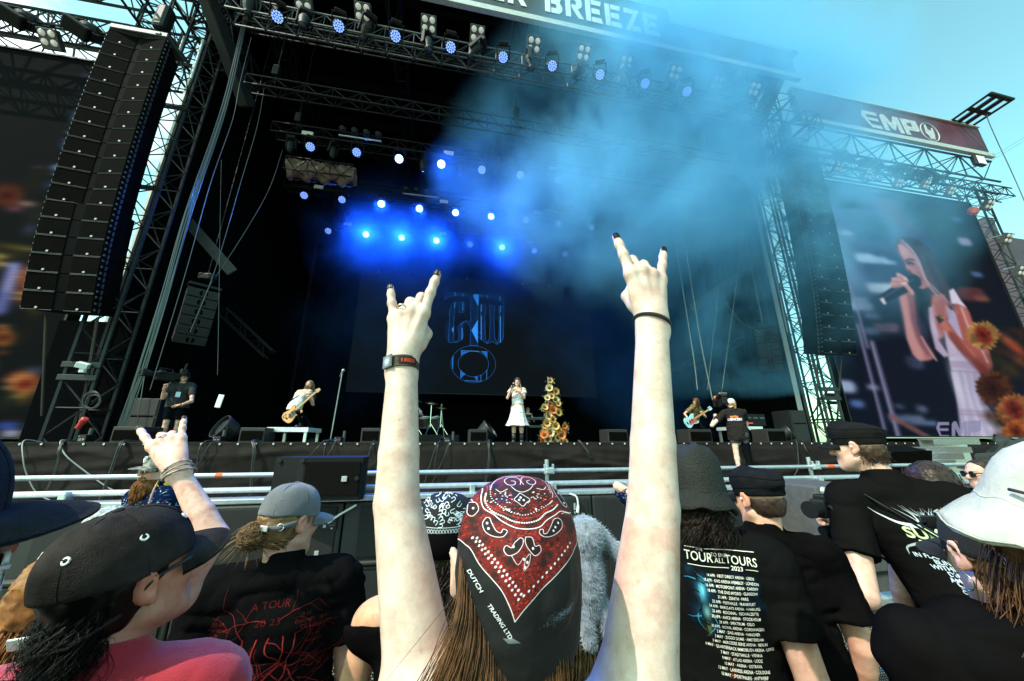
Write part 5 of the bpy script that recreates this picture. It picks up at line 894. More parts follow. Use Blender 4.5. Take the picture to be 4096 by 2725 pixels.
# ================================================================ people: bodies grown as one surface from a distance field
HD = V((math.sin(rad(YAW)), math.cos(rad(YAW)), 0))
def aF(px, py, f_):
    d = V(ray(px, py)); return d * (f_ / (d.x * HD.x + d.y * HD.y)) + V((0, 0, H))
class Field:
    def __init__(s, lo, hi, h):
        s.h = h; s.lo = np.array(lo, float) - 3 * h; n = np.ceil((np.array(hi) + 3 * h - s.lo) / h).astype(int) + 1; s.n = n; s.F = np.full(n, .2, np.float32)
    def _blk(s, lo, hi):
        i0 = np.clip(np.floor((np.array(lo) - s.lo) / s.h).astype(int), 0, s.n); i1 = np.clip(np.ceil((np.array(hi) - s.lo) / s.h).astype(int) + 1, 0, s.n)
        if (i1 <= i0).any(): return None
        g_ = [(s.lo[k] + s.h * np.arange(i0[k], i1[k])).astype(np.float32) for k in range(3)]
        return tuple(slice(i0[k], i1[k]) for k in range(3)), g_[0][:, None, None], g_[1][None, :, None], g_[2][None, None, :]
    def _mix(s, sl, d, k, sub):
        A = s.F[sl]
        if sub: d = -d; hh = np.clip(.5 - .5 * (d - A) / k, 0, 1) ; s.F[sl] = d * (1 - hh) + A * hh + k * hh * (1 - hh)
        else: hh = np.clip(.5 + .5 * (A - d) / k, 0, 1); s.F[sl] = A * (1 - hh) + d * hh - k * hh * (1 - hh)
    def cap(s, a, b, ra, rb=None, k=.02, u=None, f=1.0, flat=False, sub=False):
        a, b = np.array(a, float), np.array(b, float); rb = ra if rb is None else rb; m = max(ra, rb) * max(1, f) + k + s.h * 2
        B = s._blk(np.minimum(a, b) - m, np.maximum(a, b) + m)
        if B is None: return s
        sl, X, Y, Z = B; p = [X - a[0], Y - a[1], Z - a[2]]; ab = b - a
        if u is not None:
            u = np.array(u, float); du = (p[0] * u[0] + p[1] * u[1] + p[2] * u[2]) * (1 / f - 1); p = [p[i] + u[i] * du for i in range(3)]; ab = ab + u * (ab @ u) * (1 / f - 1)
        l2 = max(ab @ ab, 1e-9); t0 = (p[0] * ab[0] + p[1] * ab[1] + p[2] * ab[2]) / l2; t = np.clip(t0, 0, 1)
        d = np.sqrt((p[0] - t * ab[0]) ** 2 + (p[1] - t * ab[1]) ** 2 + (p[2] - t * ab[2]) ** 2) - (ra + (rb - ra) * t)
        if flat: d = np.maximum(d, (t0 - 1) * math.sqrt(l2))
        s._mix(sl, d, k, sub); return s
    def ell(s, c, r, k=.02, R=None, sub=False):
        c, r = np.array(c, float), np.array(r, float); m = r.max() + k + s.h * 2; B = s._blk(c - m, c + m)
        if B is None: return s
        sl, X, Y, Z = B; p = [X - c[0], Y - c[1], Z - c[2]]
        if R is not None: R = np.array(R); p = [p[0] * R[0, i] + p[1] * R[1, i] + p[2] * R[2, i] for i in range(3)]
        k0 = np.sqrt(sum((p[i] / r[i]) ** 2 for i in range(3))); k1 = np.sqrt(sum((p[i] / r[i] ** 2) ** 2 for i in range(3))) + 1e-6
        s._mix(sl, k0 * (k0 - 1) / k1, k, sub); return s
    def cut(s, p, n, k=.004):
        """remove everything on the side of the plane that n points to"""
        g_ = [(s.lo[i] + s.h * np.arange(s.n[i])).astype(np.float32) for i in range(3)]; n = np.array(n, float) / np.linalg.norm(n)
        d = (g_[0][:, None, None] - p[0]) * n[0] + (g_[1][None, :, None] - p[1]) * n[1] + (g_[2][None, None, :] - p[2]) * n[2]
        s.F = np.maximum(s.F, d); return s
    def noise(s, amp, fr, seed=0, ridge=False, bias=0.0):
        m = np.abs(s.F) < .03; I = np.argwhere(m); P = s.lo + I * s.h; n = vnoise(P * np.array(fr), seed)
        if ridge: n = 1 - 2 * np.abs(n)
        s.F[m] += (amp * (n - bias)).astype(np.float32); return s
    def mesh(s):
        F = s.F; S = F < 0; c = np.zeros(np.array(F.shape) - 1, np.uint8)
        offs = [(i, j, k) for i in (0, 1) for j in (0, 1) for k in (0, 1)]
        sh = lambda A, o: A[o[0]:A.shape[0] - 1 + o[0], o[1]:A.shape[1] - 1 + o[1], o[2]:A.shape[2] - 1 + o[2]]
        for o in offs: c += sh(S, o)
        act = (c > 0) & (c < 8); I = np.argwhere(act); look = np.full(act.shape, -1, np.int32); look[act] = np.arange(len(I))
        val = {o: F[I[:, 0] + o[0], I[:, 1] + o[1], I[:, 2] + o[2]] for o in offs}; acc = np.zeros((len(I), 3)); cnt = np.zeros(len(I))
        for a in offs:
            for ax in range(3):
                if a[ax]: continue
                b = list(a); b[ax] = 1; b = tuple(b); x, y = val[a], val[b]; e = (x < 0) != (y < 0); t = np.where(e, x / np.where(e, x - y, 1), 0)
                for d in range(3): acc[:, d] += np.where(e, a[d] + (t if d == ax else 0), 0)
                cnt += e
        Vt = s.lo + (I + acc / cnt[:, None]) * s.h; Q = []
        for ax in range(3):
            o1, o2 = [(1, 2), (2, 0), (0, 1)][ax]
            sl1 = [slice(1, -1)] * 3; sl1[ax] = slice(0, -1); sl2 = [slice(1, -1)] * 3; sl2[ax] = slice(1, None); a, b = S[tuple(sl1)], S[tuple(sl2)]
            E_ = np.argwhere(a != b); inn = a[a != b]; base = E_ + 1; base[:, ax] -= 1
            def cell(d1, d2):
                q = base.copy(); q[:, o1] -= d1; q[:, o2] -= d2; return look[q[:, 0], q[:, 1], q[:, 2]]
            q = np.stack([cell(1, 1), cell(0, 1), cell(0, 0), cell(1, 0)], 1); q[~inn] = q[~inn][:, ::-1]; Q.append(q)
        return Vt, np.vstack(Q)
def vnoise(P, seed=0):
    I = np.floor(P).astype(np.int64); f = P - I; f = f * f * (3 - 2 * f); r = 0
    def hsh(a, b, c): n = (a * 374761393 + b * 668265263 + c * 2147483647 + seed * 1274126177) & 0xffffffff; n = ((n ^ (n >> 13)) * 1274126177) & 0xffffffff; return ((n ^ (n >> 16)) & 0xffff) / 32767.5 - 1
    for i in (0, 1):
        for j in (0, 1):
            for k in (0, 1): r = r + hsh(I[:, 0] + i, I[:, 1] + j, I[:, 2] + k) * (f[:, 0] if i else 1 - f[:, 0]) * (f[:, 1] if j else 1 - f[:, 1]) * (f[:, 2] if k else 1 - f[:, 2])
    return r
def mesh_np(name, Vt, Q, m, parent=None, loc=True, col_=None, uv=None, mask=None, smooth=True):
    me = bpy.data.meshes.new(name); n, q = len(Vt), len(Q); w_ = Q.shape[1]; me.vertices.add(n); me.vertices.foreach_set('co', np.ascontiguousarray(Vt, np.float32).ravel())
    me.loops.add(q * w_); me.loops.foreach_set('vertex_index', np.ascontiguousarray(Q, np.int32).ravel()); me.polygons.add(q); me.polygons.foreach_set('loop_start', np.arange(0, q * w_, w_, dtype=np.int32))
    me.update(calc_edges=True)
    if smooth: me.polygons.foreach_set('use_smooth', np.ones(q, bool))
    if col_ is not None:
        at = me.color_attributes.new('Col', 'FLOAT_COLOR', 'POINT'); at.data.foreach_set('color', np.hstack([col_, np.ones((n, 1))]).astype(np.float32).ravel())
    if uv is not None:
        l_ = me.uv_layers.new(name='UVMap'); l_.data.foreach_set('uv', uv[Q.ravel()].astype(np.float32).ravel())
    if mask is not None:
        at = me.attributes.new('printmask', 'FLOAT', 'POINT'); at.data.foreach_set('value', mask.astype(np.float32))
    o = bpy.data.objects.new(name, me); col.objects.link(o); me.materials.append(m)
    if parent is not None: o.parent = parent
    return o
def vnormals(Vt, Q):
    N = np.zeros_like(Vt); fn = np.cross(Vt[Q[:, 2]] - Vt[Q[:, 0]], Vt[Q[:, 3]] - Vt[Q[:, 1]])
    for k in range(4): np.add.at(N, Q[:, k], fn)
    return N / (np.linalg.norm(N, axis=1, keepdims=True) + 1e-12)
def skin_mat(name, rough=.5):
    m = bpy.data.materials.new(name); m.use_nodes = True; t = m.node_tree; b = t.nodes['Principled BSDF']; at = t.nodes.new('ShaderNodeAttribute'); at.attribute_name = 'Col'
    co = t.nodes.new('ShaderNodeTexCoord'); n = t.nodes.new('ShaderNodeTexNoise'); n.inputs['Scale'].default_value = 26; n.inputs['Detail'].default_value = 6; n.inputs['Roughness'].default_value = .7; t.links.new(co.outputs['Object'], n.inputs['Vector'])
    r = t.nodes.new('ShaderNodeValToRGB'); r.color_ramp.elements[0].position = .35; r.color_ramp.elements[1].position = .62; r.color_ramp.elements[0].color = (.80, .66, .62, 1); r.color_ramp.elements[1].color = (1, 1, 1, 1); t.links.new(n.outputs[0], r.inputs[0])
    mu = t.nodes.new('ShaderNodeMix'); mu.data_type = 'RGBA'; mu.blend_type = 'MULTIPLY'; mu.inputs[0].default_value = 1; t.links.new(at.outputs[0], mu.inputs[6]); t.links.new(r.outputs[0], mu.inputs[7]); t.links.new(mu.outputs[2], b.inputs['Base Color'])
    b.inputs['Roughness'].default_value = rough; b.inputs['Specular IOR Level'].default_value = .45
    n2 = t.nodes.new('ShaderNodeTexNoise'); n2.inputs['Scale'].default_value = 420; n2.inputs['Detail'].default_value = 2; t.links.new(co.outputs['Object'], n2.inputs['Vector']); bp = t.nodes.new('ShaderNodeBump'); bp.inputs['Strength'].default_value = .12; bp.inputs['Distance'].default_value = .004; t.links.new(n2.outputs[0], bp.inputs['Height']); t.links.new(bp.outputs[0], b.inputs['Normal'])
    b.inputs['Subsurface Weight'].default_value = .12; b.inputs['Subsurface Radius'].default_value = (1, .35, .2); b.inputs['Subsurface Scale'].default_value = .006
    return m
M_skin_ = skin_mat('skin')
M_nail = mat('nail_polish', (.010, .002, .003), .35, spec=.25)
M_tee = mat('black_tee', (.0045, .004, .0042), 1.0, var=.25, scale=5, bump=.3, bscale=500, spec=.0); M_trs = mat('dark_trousers', (.005, .005, .006), 1, bump=.3, bscale=300, spec=0)
FINGER = {'index': ((.030, .088, .000), (.045, .026, .021), .0094, .0076), 'middle': ((.009, .092, .003), (.049, .030, .022), .0096, .0078), 'ring': ((-.012, .087, .001), (.045, .028, .022), .0092, .0074), 'pinky': ((-.031, .077, -.004), (.036, .021, .019), .0082, .0066)}
POSE = {'horns': {'index': (9, (4, 5, 4)), 'middle': (1, (34, 112, 62)), 'ring': (-3, (36, 112, 64)), 'pinky': (-17, (0, 6, 6)), 'thumb': [(.021, .03, -.018), (.025, .058, -.036), (.008, .080, -.046), (-.012, .084, -.048)]},
        'relax': {'index': (4, (18, 26, 16)), 'middle': (1, (24, 32, 20)), 'ring': (-3, (28, 34, 22)), 'pinky': (-9, (32, 34, 22)), 'thumb': [(.024, .026, -.01), (.047, .054, -.022), (.054, .082, -.034), (.052, .1, -.042)]},
        'grip': {'index': (3, (62, 78, 45)), 'middle': (1, (66, 82, 48)), 'ring': (-2, (70, 84, 48)), 'pinky': (-6, (72, 82, 46)), 'thumb': [(.026, .03, -.018), (.04, .058, -.036), (.03, .082, -.052), (.014, .094, -.056)]}}
def add_hand(fd, wrist, fwd, dors, side, s=1.0, pose='relax', k=.005):
    """side = +1 when the thumb lies towards fwd x dors; returns nail places (point, along, normal, lateral)"""
    y = V(fwd).normalized(); z = (V(dors) - y * V(dors).dot(y)).normalized(); x = y.cross(z) * side; w_ = V(wrist); nails = []
    T = lambda p: w_ + (x * p[0] + y * p[1] + z * p[2]) * s
    po = POSE[pose]; fd.cap(T((0, -.03, 0)), T((0, .02, 0)), .0245 * s, .024 * s, .012, u=x, f=1.18)
    fd.ell(T((0, .05, -.002)), (.037 * s, .05 * s, .0135 * s), .012, R=np.array([list(x), list(y), list(z)]).T); fd.ell(T((.018, .034, -.013)), (.015 * s, .028 * s, .013 * s), .01, R=np.array([list(x), list(y), list(z)]).T)
    for nm, (mc, ln, r0, r1) in FINGER.items():
        sp, cu = po[nm]; fd.cap(T((mc[0] * .35, .012, .0125)), T((mc[0], mc[1] - .006, mc[2] + .0085)), .0032 * s, .0042 * s, .006); fd.ell(T((mc[0], mc[1], mc[2] + .004)), (.0105 * s,) * 3, .005); fd.cap(T((mc[0] * .45, .012, 0)), T(mc), .013 * s, .0112 * s, .011); p = V(mc); a = 0; spr = rad(sp); pts = [V(mc)]
        lat_ = V((math.sin(spr), math.cos(spr), 0))
        for L_, c in zip(ln, cu): a += rad(c); d = lat_ * math.cos(a) + V((0, 0, -1)) * math.sin(a); p = p + d * L_; pts.append(p.copy())
        rr = [r0 * 1.12, r0, (r0 + r1) / 2, r1]
        for i in range(3): fd.cap(T(pts[i]), T(pts[i + 1]), rr[i] * s, rr[i + 1] * s, k if i else .009)
        for i in (1, 2): fd.ell(T(pts[i]), (rr[i] * 1.07 * s,) * 3, .004)
        al = lat_ * math.cos(a) + V((0, 0, -1)) * math.sin(a); nr = lat_ * math.sin(a) + V((0, 0, 1)) * math.cos(a); tp = pts[3] - al * .002 + nr * (r1 * .80)
        vec = lambda q: (x * q.x + y * q.y + z * q.z); nails.append((T(tp), vec(al), vec(nr), r1 * s))
    th = po['thumb']; rt = (.0145, .0115, .0105, .0088)
    for i in range(3): fd.cap(T(th[i]), T(th[i + 1]), rt[i] * s, rt[i + 1] * s, k)
    al = (V(th[3]) - V(th[2])).normalized(); nr = (V((.8, 0, .5)) - al * V((.8, 0, .5)).dot(al)).normalized(); vec = lambda q: (x * q.x + y * q.y + z * q.z); nails.append((T(V(th[3]) + nr * .0075), vec(al), vec(nr), .0088 * s)); return nails
def nail_mesh(nails, root, m):
    for p, al, nr, r_ in nails:
        al = al.normalized(); nr = nr.normalized(); lt = al.cross(nr); mb = MB(); P = []
        for i in range(5):
            v_ = i / 4
            for j in range(7):
                u_ = -1 + j / 3; wv = .86 * (1 - .35 * max(0, v_ - .55) ** 1.2); hgt = -.30 * u_ * u_ + .32 - .12 * v_ * v_
                P.append(p + lt * (u_ * r_ * wv) + al * (r_ * (-.75 + 1.75 * v_)) + nr * (r_ * hgt))
        P2 = [q - nr * (r_ * .5) for q in P]; n = 35; fs = [(i * 7 + j, i * 7 + j + 1, (i + 1) * 7 + j + 1, (i + 1) * 7 + j) for i in range(4) for j in range(6)]
        rim = [0, 1, 2, 3, 4, 5, 6, 13, 20, 27, 34, 33, 32, 31, 30, 29, 28, 21, 14, 7]
        mb.add(P + P2, fs + [(rim[i], rim[(i + 1) % 20], rim[(i + 1) % 20] + n, rim[i] + n) for i in range(20)]); o = mb.build('nail', m, None, smooth=True); o.parent = root
class Person:
    def __init__(s, label, head, yaw, hyaw=None, hpitch=0.0, hroll=0.0, lean=(0, 0), z0=0.0, skin=(.72, .42, .31), h=.008, cat='person', group=None, hs=1.0, wide=1.0, female=False):
        s.C = V(head); s.yaw = rad(yaw); s.R = Matrix.Rotation(s.yaw, 3, 'Z'); s.k = (s.C.z - z0) / 1.64; s.ln = V((lean[0], lean[1], 0)); s.z0 = z0; s.skin = skin; s.h = h; s.hs = hs; s.wide = wide; s.fem = female
        loc = s.C - s.R @ s.ln; s.root = thing('person', label, cat, (loc.x, loc.y, z0), group); s.root.rotation_euler = (0, 0, s.yaw)
        s.Hr = Euler((rad(-hpitch), rad(hroll), rad((hyaw if hyaw is not None else yaw) - yaw)), 'YXZ' if False else 'XYZ').to_matrix(); s.Hc = s.W(s.C); s.nails = []; s.armf = {}; s.armr = {}
    def W(s, p): return s.R.transposed() @ (V(p) - s.root.location)
    def P(s, x, y, z):
        q = V((x * s.wide, y, z)) * s.k; t = min(1, max(0, (z - .95) / .69)); return q + s.ln * t
    def Hp(s, x, y, z): return s.Hc + s.Hr @ (V((x, y, z)) * (s.k * s.hs))
    def add(s, mb, name, m, smooth=False): o = mb.build(name, m, None, smooth=smooth); o.parent = s.root; return o
    def head_prims(s, f):
        g_ = s.k * s.hs; Hr = np.array(s.Hr); E = lambda c, r, k=.012, sub=False: f.ell(s.Hp(*c), np.array(r) * g_, k * g_, R=Hr, sub=sub); Cp = lambda a, b, ra, rb, k=.01: f.cap(s.Hp(*a), s.Hp(*b), ra * g_, rb * g_, k * g_)
        E((0, -.014, .03), (.076, .096, .083)); E((0, .03, -.03), (.063, .062, .088), .03); Cp((0, .042, -.09), (0, .062, -.098), .033, .026, .025)
        for a in (-1, 1):
            Cp((a * .054, -.004, -.062), (a * .02, .062, -.1), .018, .018, .025); E((a * .04, .06, -.026), (.022, .02, .018), .02)
            E((a * .031, .092, -.004), (.017, .011, .0095), .010, True); E((a * .031, .0765, -.004), (.0125, .0125, .0125), .002); E((a * .010, .1, -.037), (.009, .009, .008), .006)
            R_ = Hr @ np.array(Euler((rad(-12), rad(a * 8), rad(a * -24))).to_matrix())
            f.ell(s.Hp(a * .083, -.014, -.006), np.array((.0105, .019, .033)) * g_, .005 * g_, R=R_); f.ell(s.Hp(a * .0925, -.009, -.001), np.array((.006, .011, .019)) * g_, .005 * g_, R=R_, sub=True); f.ell(s.Hp(a * .082, -.006, -.032), np.array((.008, .009, .011)) * g_, .005 * g_)
        Cp((-.034, .082, .013), (.034, .082, .013), .0105, .0105, .015); Cp((0, .088, .006), (0, .110, -.032), .008, .0125, .012); Cp((-.019, .083, -.0655), (.019, .083, -.0655), .0065, .0065, .008); Cp((-.015, .084, -.077), (.015, .084, -.077), .0075, .0075, .008)
    def colours(s, Vt, extra=None, lips=(.5, .16, .14), brow=(.06, .035, .025)):
        n = len(Vt); c = np.tile(np.array(s.skin), (n, 1)); L_ = (Vt - np.array(s.Hc)) @ np.array(s.Hr) / (s.k * s.hs)
        def mixc(m, cc): nonlocal c; m = np.clip(m, 0, 1)[:, None]; c = c * (1 - m) + np.array(cc) * m
        x, y, z = L_[:, 0], L_[:, 1], L_[:, 2]; fr = (y > .04) & (np.abs(z) < .12)
        red = np.array(s.skin) * np.array((1.0, .72, .66))
        mixc(np.exp(-((np.abs(x) - .04) ** 2 + (z + .035) ** 2) / .0006) * fr * .6, red); mixc(np.exp(-(x ** 2 + (z + .03) ** 2) / .0003) * fr * .5, red); mixc(((np.abs(x) > .074) & (np.abs(y + .012) < .03) & (np.abs(z) < .045)) * .6, red)
        mixc(np.exp(-(x / .02) ** 4 - ((z + .071) / .0095) ** 4) * (y > .07), lips); mixc(np.exp(-((np.abs(x) - .033) / .018) ** 4 - ((z - .0175) / .0055) ** 2) * (y > .05), brow)
        e = np.hypot(np.abs(x) - .031, z + .004); mixc(((e < .0105) & (y > .07)) * 1.0, (.55, .5, .47)); mixc(((e < .0055) & (y > .07)) * 1.0, (.02, .015, .012)); mixc((np.abs(e - .0125) < .002) * (y > .06) * .7, (.08, .04, .03))
        if extra is not None: c = extra(Vt, c)
        return c
    def torso(s, f, g_=0.0, k=.05):
        P, q = s.P, s.k; X = (1, 0, 0); c = f.cap
        bw = .90 if s.fem else 1.0
        c(P(0, 0, 1.10), P(0, .0, 1.32), .105 * q + g_, .112 * q + g_, k, X, 1.42 * bw * s.wide); c(P(0, 0, .97), P(0, 0, 1.12), .105 * q + g_, .100 * q + g_, k, X, 1.32 * bw * s.wide); c(P(0, -.005, .90), P(0, 0, .98), .118 * q + g_, .108 * q + g_, k, X, 1.40 * s.wide)
        c(P(0, -.02, 1.46), P(-.14, -.01, 1.425), .045 * q + g_, .055 * q + g_, .04); c(P(0, -.02, 1.46), P(.14, -.01, 1.425), .045 * q + g_, .055 * q + g_, .04)
        if s.fem:
            for a in (-1, 1): f.ell(P(a * .075, .085, 1.24), (np.array((.07, .06, .07)) * q + g_), .03)
        else: c(P(-.09, .05, 1.30), P(.09, .05, 1.30), .07 * q + g_, .07 * q + g_, .05)
    def build(s, arms=None, pose=('relax', 'relax'), legs=None, lo=None, hi=None, extra=None, shoulders=None, hand_s=None, lips=(.5, .16, .14), brow=(.06, .035, .025), hdors=(None, None), bodyh=None):
        """arms: {-1: (elbow, wrist, finger direction), 1: ...} world points; legs likewise {-1: (knee, ankle)}"""
        s.arms = {}; P, q = s.P, s.k; sh = {}
        for i, a in enumerate((-1, 1)):
            S = P(a * .185, 0, 1.405) if not shoulders or shoulders.get(a) is None else s.W(shoulders[a])
            if arms and a in arms: e, w_, fw = s.W(arms[a][0]), s.W(arms[a][1]), s.R.transposed() @ V(arms[a][2])
            else: e, w_, fw = P(a * .235, -.02, 1.12), P(a * .235, .06, .88), V((0, .25, -1))
            s.arms[a] = (S, e, w_, fw)
        pts = [s.Hc, P(0, 0, 0), P(-.3, -.2, 0), P(.3, .25, 0), P(0, 0, 1.8)] + [p for t in s.arms.values() for p in t[:3]] + [t[2] + t[3].normalized() * .2 for t in s.arms.values()]
        s.legs = {a: ((s.W(legs[a][0]), s.W(legs[a][1])) if legs else (P(a * .1, .015, .49), P(a * .105, -.015, .085))) for a in (-1, 1)}; pts += [p for t in s.legs.values() for p in t] + [t[1] + V((0, .16, 0)) for t in s.legs.values()]
        A = np.array([list(p) for p in pts]); lo_ = A.min(0) - .14; hi_ = A.max(0) + .14; lo_[2] = max(lo_[2], -.02 if not legs else lo_[2])
        f = Field(lo_, hi_, bodyh or s.h); c = f.cap; s.torso(f)
        c(P(0, -.02, 1.42), s.Hp(0, -.022, -.06), .060 * q, .053 * q * s.hs, .03)
        for a in (-1, 1):
            S, e, w_, fw = s.arms[a]; af = s.armf.get(a, .85 if s.fem else 1.0)
            f.ell(S, np.array((.062, .06, .064)) * q * af, .05); r4 = s.armr.get(a, (.052 * q * af, .0435 * q * af, .0405 * q * af, .0265 * q * af)); c(S, e, r4[0], r4[1], .02); m_ = e.lerp(w_, .3); c(e, m_, r4[1], r4[2], .005); c(m_, w_, r4[2], r4[3], .005)
            hip = P(a * .09, 0, .90); kn, an = s.legs[a]; c(hip, kn, .088 * q, .058 * q, .04); c(kn, kn.lerp(an, .35), .055 * q, .057 * q, .02); c(kn.lerp(an, .35), an, .057 * q, .036 * q, .02); ft = V((0, 1, 0)); c(an + V((0, -.03, -.045)) * q, an + V((a * .01, .15, -.055)) * q, .034 * q, .026 * q, .02)
            i = 0 if a < 0 else 1; dn = hdors[i]
            dn = (s.R.transposed() @ V(dn)) if dn is not None else V((a, 0, 0)) if abs(fw.normalized().x) < .8 else V((0, 0, 1))
            y = fw.normalized(); z = (dn - y * dn.dot(y)).normalized(); x = y.cross(z); nl = add_hand(f, w_, fw, dn, HANDSIDE(a, x, s, pose[i]), (hand_s or q * (.92 if s.fem else 1.0)), pose[i]); s.nails.append(nl)
        s.head_prims(f); Vt, Q = f.mesh(); ex = extra
        s.body = mesh_np('body', Vt, Q, M_skin_, s.root, col_=s.colours(Vt, ex, lips, brow)); return s
    def tee(s, m=None, sleeve=.55, hem=.86, img=None, print_=None, seed=1, grow=.014, collar=True, amp=.011, neck=1.475, nm='tshirt'):
        P, q = s.P, s.k; pts = [P(-.36, -.25, hem - .02), P(.36, .3, 1.52)] + [s.arms[a][0].lerp(s.arms[a][1], sleeve) for a in (-1, 1)]; A = np.array([list(p) for p in pts]); f = Field(A.min(0) - .08, A.max(0) + .08, max(.006, s.h)); s.torso(f, grow); f.cap(P(0, -.02, 1.42), P(0, -.012, 1.52), .066 * q + .004, .064 * q, .02)
        f.cap(P(0, 0, hem - .1), P(0, 0, 1.05), .125 * q + grow, .112 * q + grow, .04, (1, 0, 0), 1.38 * s.wide)
        for a in (-1, 1):
            S, e = s.arms[a][:2]
            f.ell(S, np.array((.066, .064, .066)) * q + grow * .6, .05)
            if sleeve > 0: f.cap(S, S.lerp(e, sleeve), .060 * q + grow * .6, .060 * q + grow, .025, flat=True)
        f.cut(P(0, 0, hem), (0, 0, -1)); f.cut(P(0, .0, neck), (0, .35, 1)) if neck < 1.46 else f.cut(P(0, 0, 1.53), (0, .15, 1)).cap(P(0, .022, 1.505), P(0, .05, 1.64), .063 * q, .074 * q, .01, sub=True); f.noise(amp, np.array((8, 8, 4)) / q, seed, True, .75); f.noise(amp * .6, np.array((13, 13, 22)) / q, seed + 5, True, .75); f.noise(.0012, (60, 60, 60), seed + 9)
        Vt, Q = f.mesh(); N = vnormals(Vt, Q); uv = mk = None
        if print_ is not None:
            x0, x1, z0, z1 = print_; uv = np.stack([((Vt[:, 0] - s.ln.x * np.clip((Vt[:, 2] / s.k - .95) / .69, 0, 1)) / s.k - x0) / (x1 - x0), (Vt[:, 2] / s.k - z0) / (z1 - z0)], 1); mk = np.clip((-N[:, 1] + .1) * 3, 0, 1)
        return mesh_np(nm, Vt, Q, m or M_tee, s.root, uv=uv, mask=mk)
    def trousers(s, m=None, length=1.0, seed=3, top=.98):
        P, q = s.P, s.k; pts = [P(-.3, -.2, 1.0), P(.3, .2, .02)] + [p for a in (-1, 1) for p in s.legs[a]]; A = np.array([list(p) for p in pts]); f = Field(A.min(0) - .1, A.max(0) + .1, max(.009, s.h)); f.cap(P(0, -.005, .90), P(0, 0, 1.0), .128 * q, .118 * q, .05, (1, 0, 0), 1.4 * s.wide)
        for a in (-1, 1):
            kn, an = s.legs[a]; hip = P(a * .09, 0, .90)
            if length >= 1: f.cap(hip, kn, .1 * q, .072 * q, .04); f.cap(kn, an, .072 * q, .058 * q, .02, flat=True)
            else: f.cap(hip, hip.lerp(kn, length), .108 * q, .098 * q, .04, flat=True)
        f.cut(P(0, 0, top), (0, 0, 1)); f.noise(.006, (9, 9, 7), seed, True); Vt, Q = f.mesh(); return mesh_np('trousers' if length >= 1 else 'shorts', Vt, Q, m or M_trs, s.root)
    def shoes(s, m, boot=.0):
        mb = MB()
        for a in (-1, 1):
            kn, an = s.legs[a]; mb = MB(); q = s.k; mb.bbox(an + V((a * .006, .055, -.05)) * q, (.095 * q, .28 * q, .08 * q), b=.03 * q).tube(an + V((0, -.01, -.06)) * q, an.lerp(kn, .18 + boot), .052 * q, .058 * q, 12); s.add(mb, 'shoe', m, True)
    # ---- hats and hair in the head frame
    def shell(s, name, m, prof, n=40, fn=None, th=.004, smooth=True):
        """prof: list of (radius factor x, radius y, z, y offset) rings from the bottom to the top, in head units"""
        mb = MB(); P = []; k = len(prof)
        for dr in (0, -th):
            for (rx, ry, z, yo) in prof:
                for j in range(n):
                    a = 2 * math.pi * j / n; x, y = (rx + dr) * math.sin(a), (ry + dr) * math.cos(a) + yo; dz = fn(a, z) if fn else 0; P.append(s.Hp(x, y, z + dz + (dr * .6 if dr else 0)))
        o = k * n; fs = []
        for i in range(k - 1):
            for j in range(n):
                a, b, c, d = i * n + j, i * n + (j + 1) % n, (i + 1) * n + (j + 1) % n, (i + 1) * n + j; fs += [(d, c, b, a), (a + o, b + o, c + o, d + o)]
        fs += [(j, (j + 1) % n, o + (j + 1) % n, o + j) for j in range(n)] + [tuple((k - 1) * n + n - 1 - j for j in range(n))]
        mb.add(P, fs); return s.add(mb, name, m, smooth)
    def dome(s, name, m, rx=.088, ry=.108, z0=.0, z1=.122, yo=-.012, tilt=0.0, n=40, wob=.002, sq=2.4, seed=0):
        r_ = random.Random(seed); ph = [r_.uniform(0, 6.28) for _ in range(8)]; pr = []
        for i in range(15):
            t = i / 14 * .995; c = (1 - t ** sq) ** (1 / sq); pr.append((rx * c + .001, ry * c + .001, z0 + (z1 - z0) * t, yo))
        fn = lambda a, z: tilt * math.cos(a) * (1 - max(0, (z - z0) / (z1 - z0))) + wob * sum(math.sin(k * a + ph[k] + z * 60) for k in range(3, 7)) * .4
        return s.shell(name, m, pr, n, fn)
    def brim(s, name, m, rx=.088, ry=.108, z=.012, yo=-.012, L_=.075, wd=1.0, droop=.018, up=0.0, curve=.022, n=24, nr=8, dirn=0.0):
        mb = MB(); P = []
        for th in (0, -.0035):
            for i in range(nr + 1):
                t = i / nr
                for j in range(n + 1):
                    u = -1 + 2 * j / n; a = u * wd; ext = L_ * (1 - abs(u) ** 2.6) ** .5 if abs(u) < 1 else 0; a2 = a + dirn
                    bx, by = rx * math.sin(a2), ry * math.cos(a2); px_ = bx + t * ext * math.sin(a2) * .45 * 1; py_ = by + t * ext * (1 if True else 0) * math.cos(a2 * .5)
                    P.append(s.Hp(px_, py_ + yo, z + th - droop * t * t + up * t - curve * (u * u) * (.35 + .65 * t)))
        k = (nr + 1) * (n + 1); fs = []
        for i in range(nr):
            for j in range(n): a = i * (n + 1) + j; q = (a, a + 1, a + n + 2, a + n + 1); fs += [q[::-1], tuple(x + k for x in q)]
        fs += [(nr * (n + 1) + j, nr * (n + 1) + j + 1, k + nr * (n + 1) + j + 1, k + nr * (n + 1) + j) for j in range(n)]
        mb.add(P, fs); return s.add(mb, name, m, True)
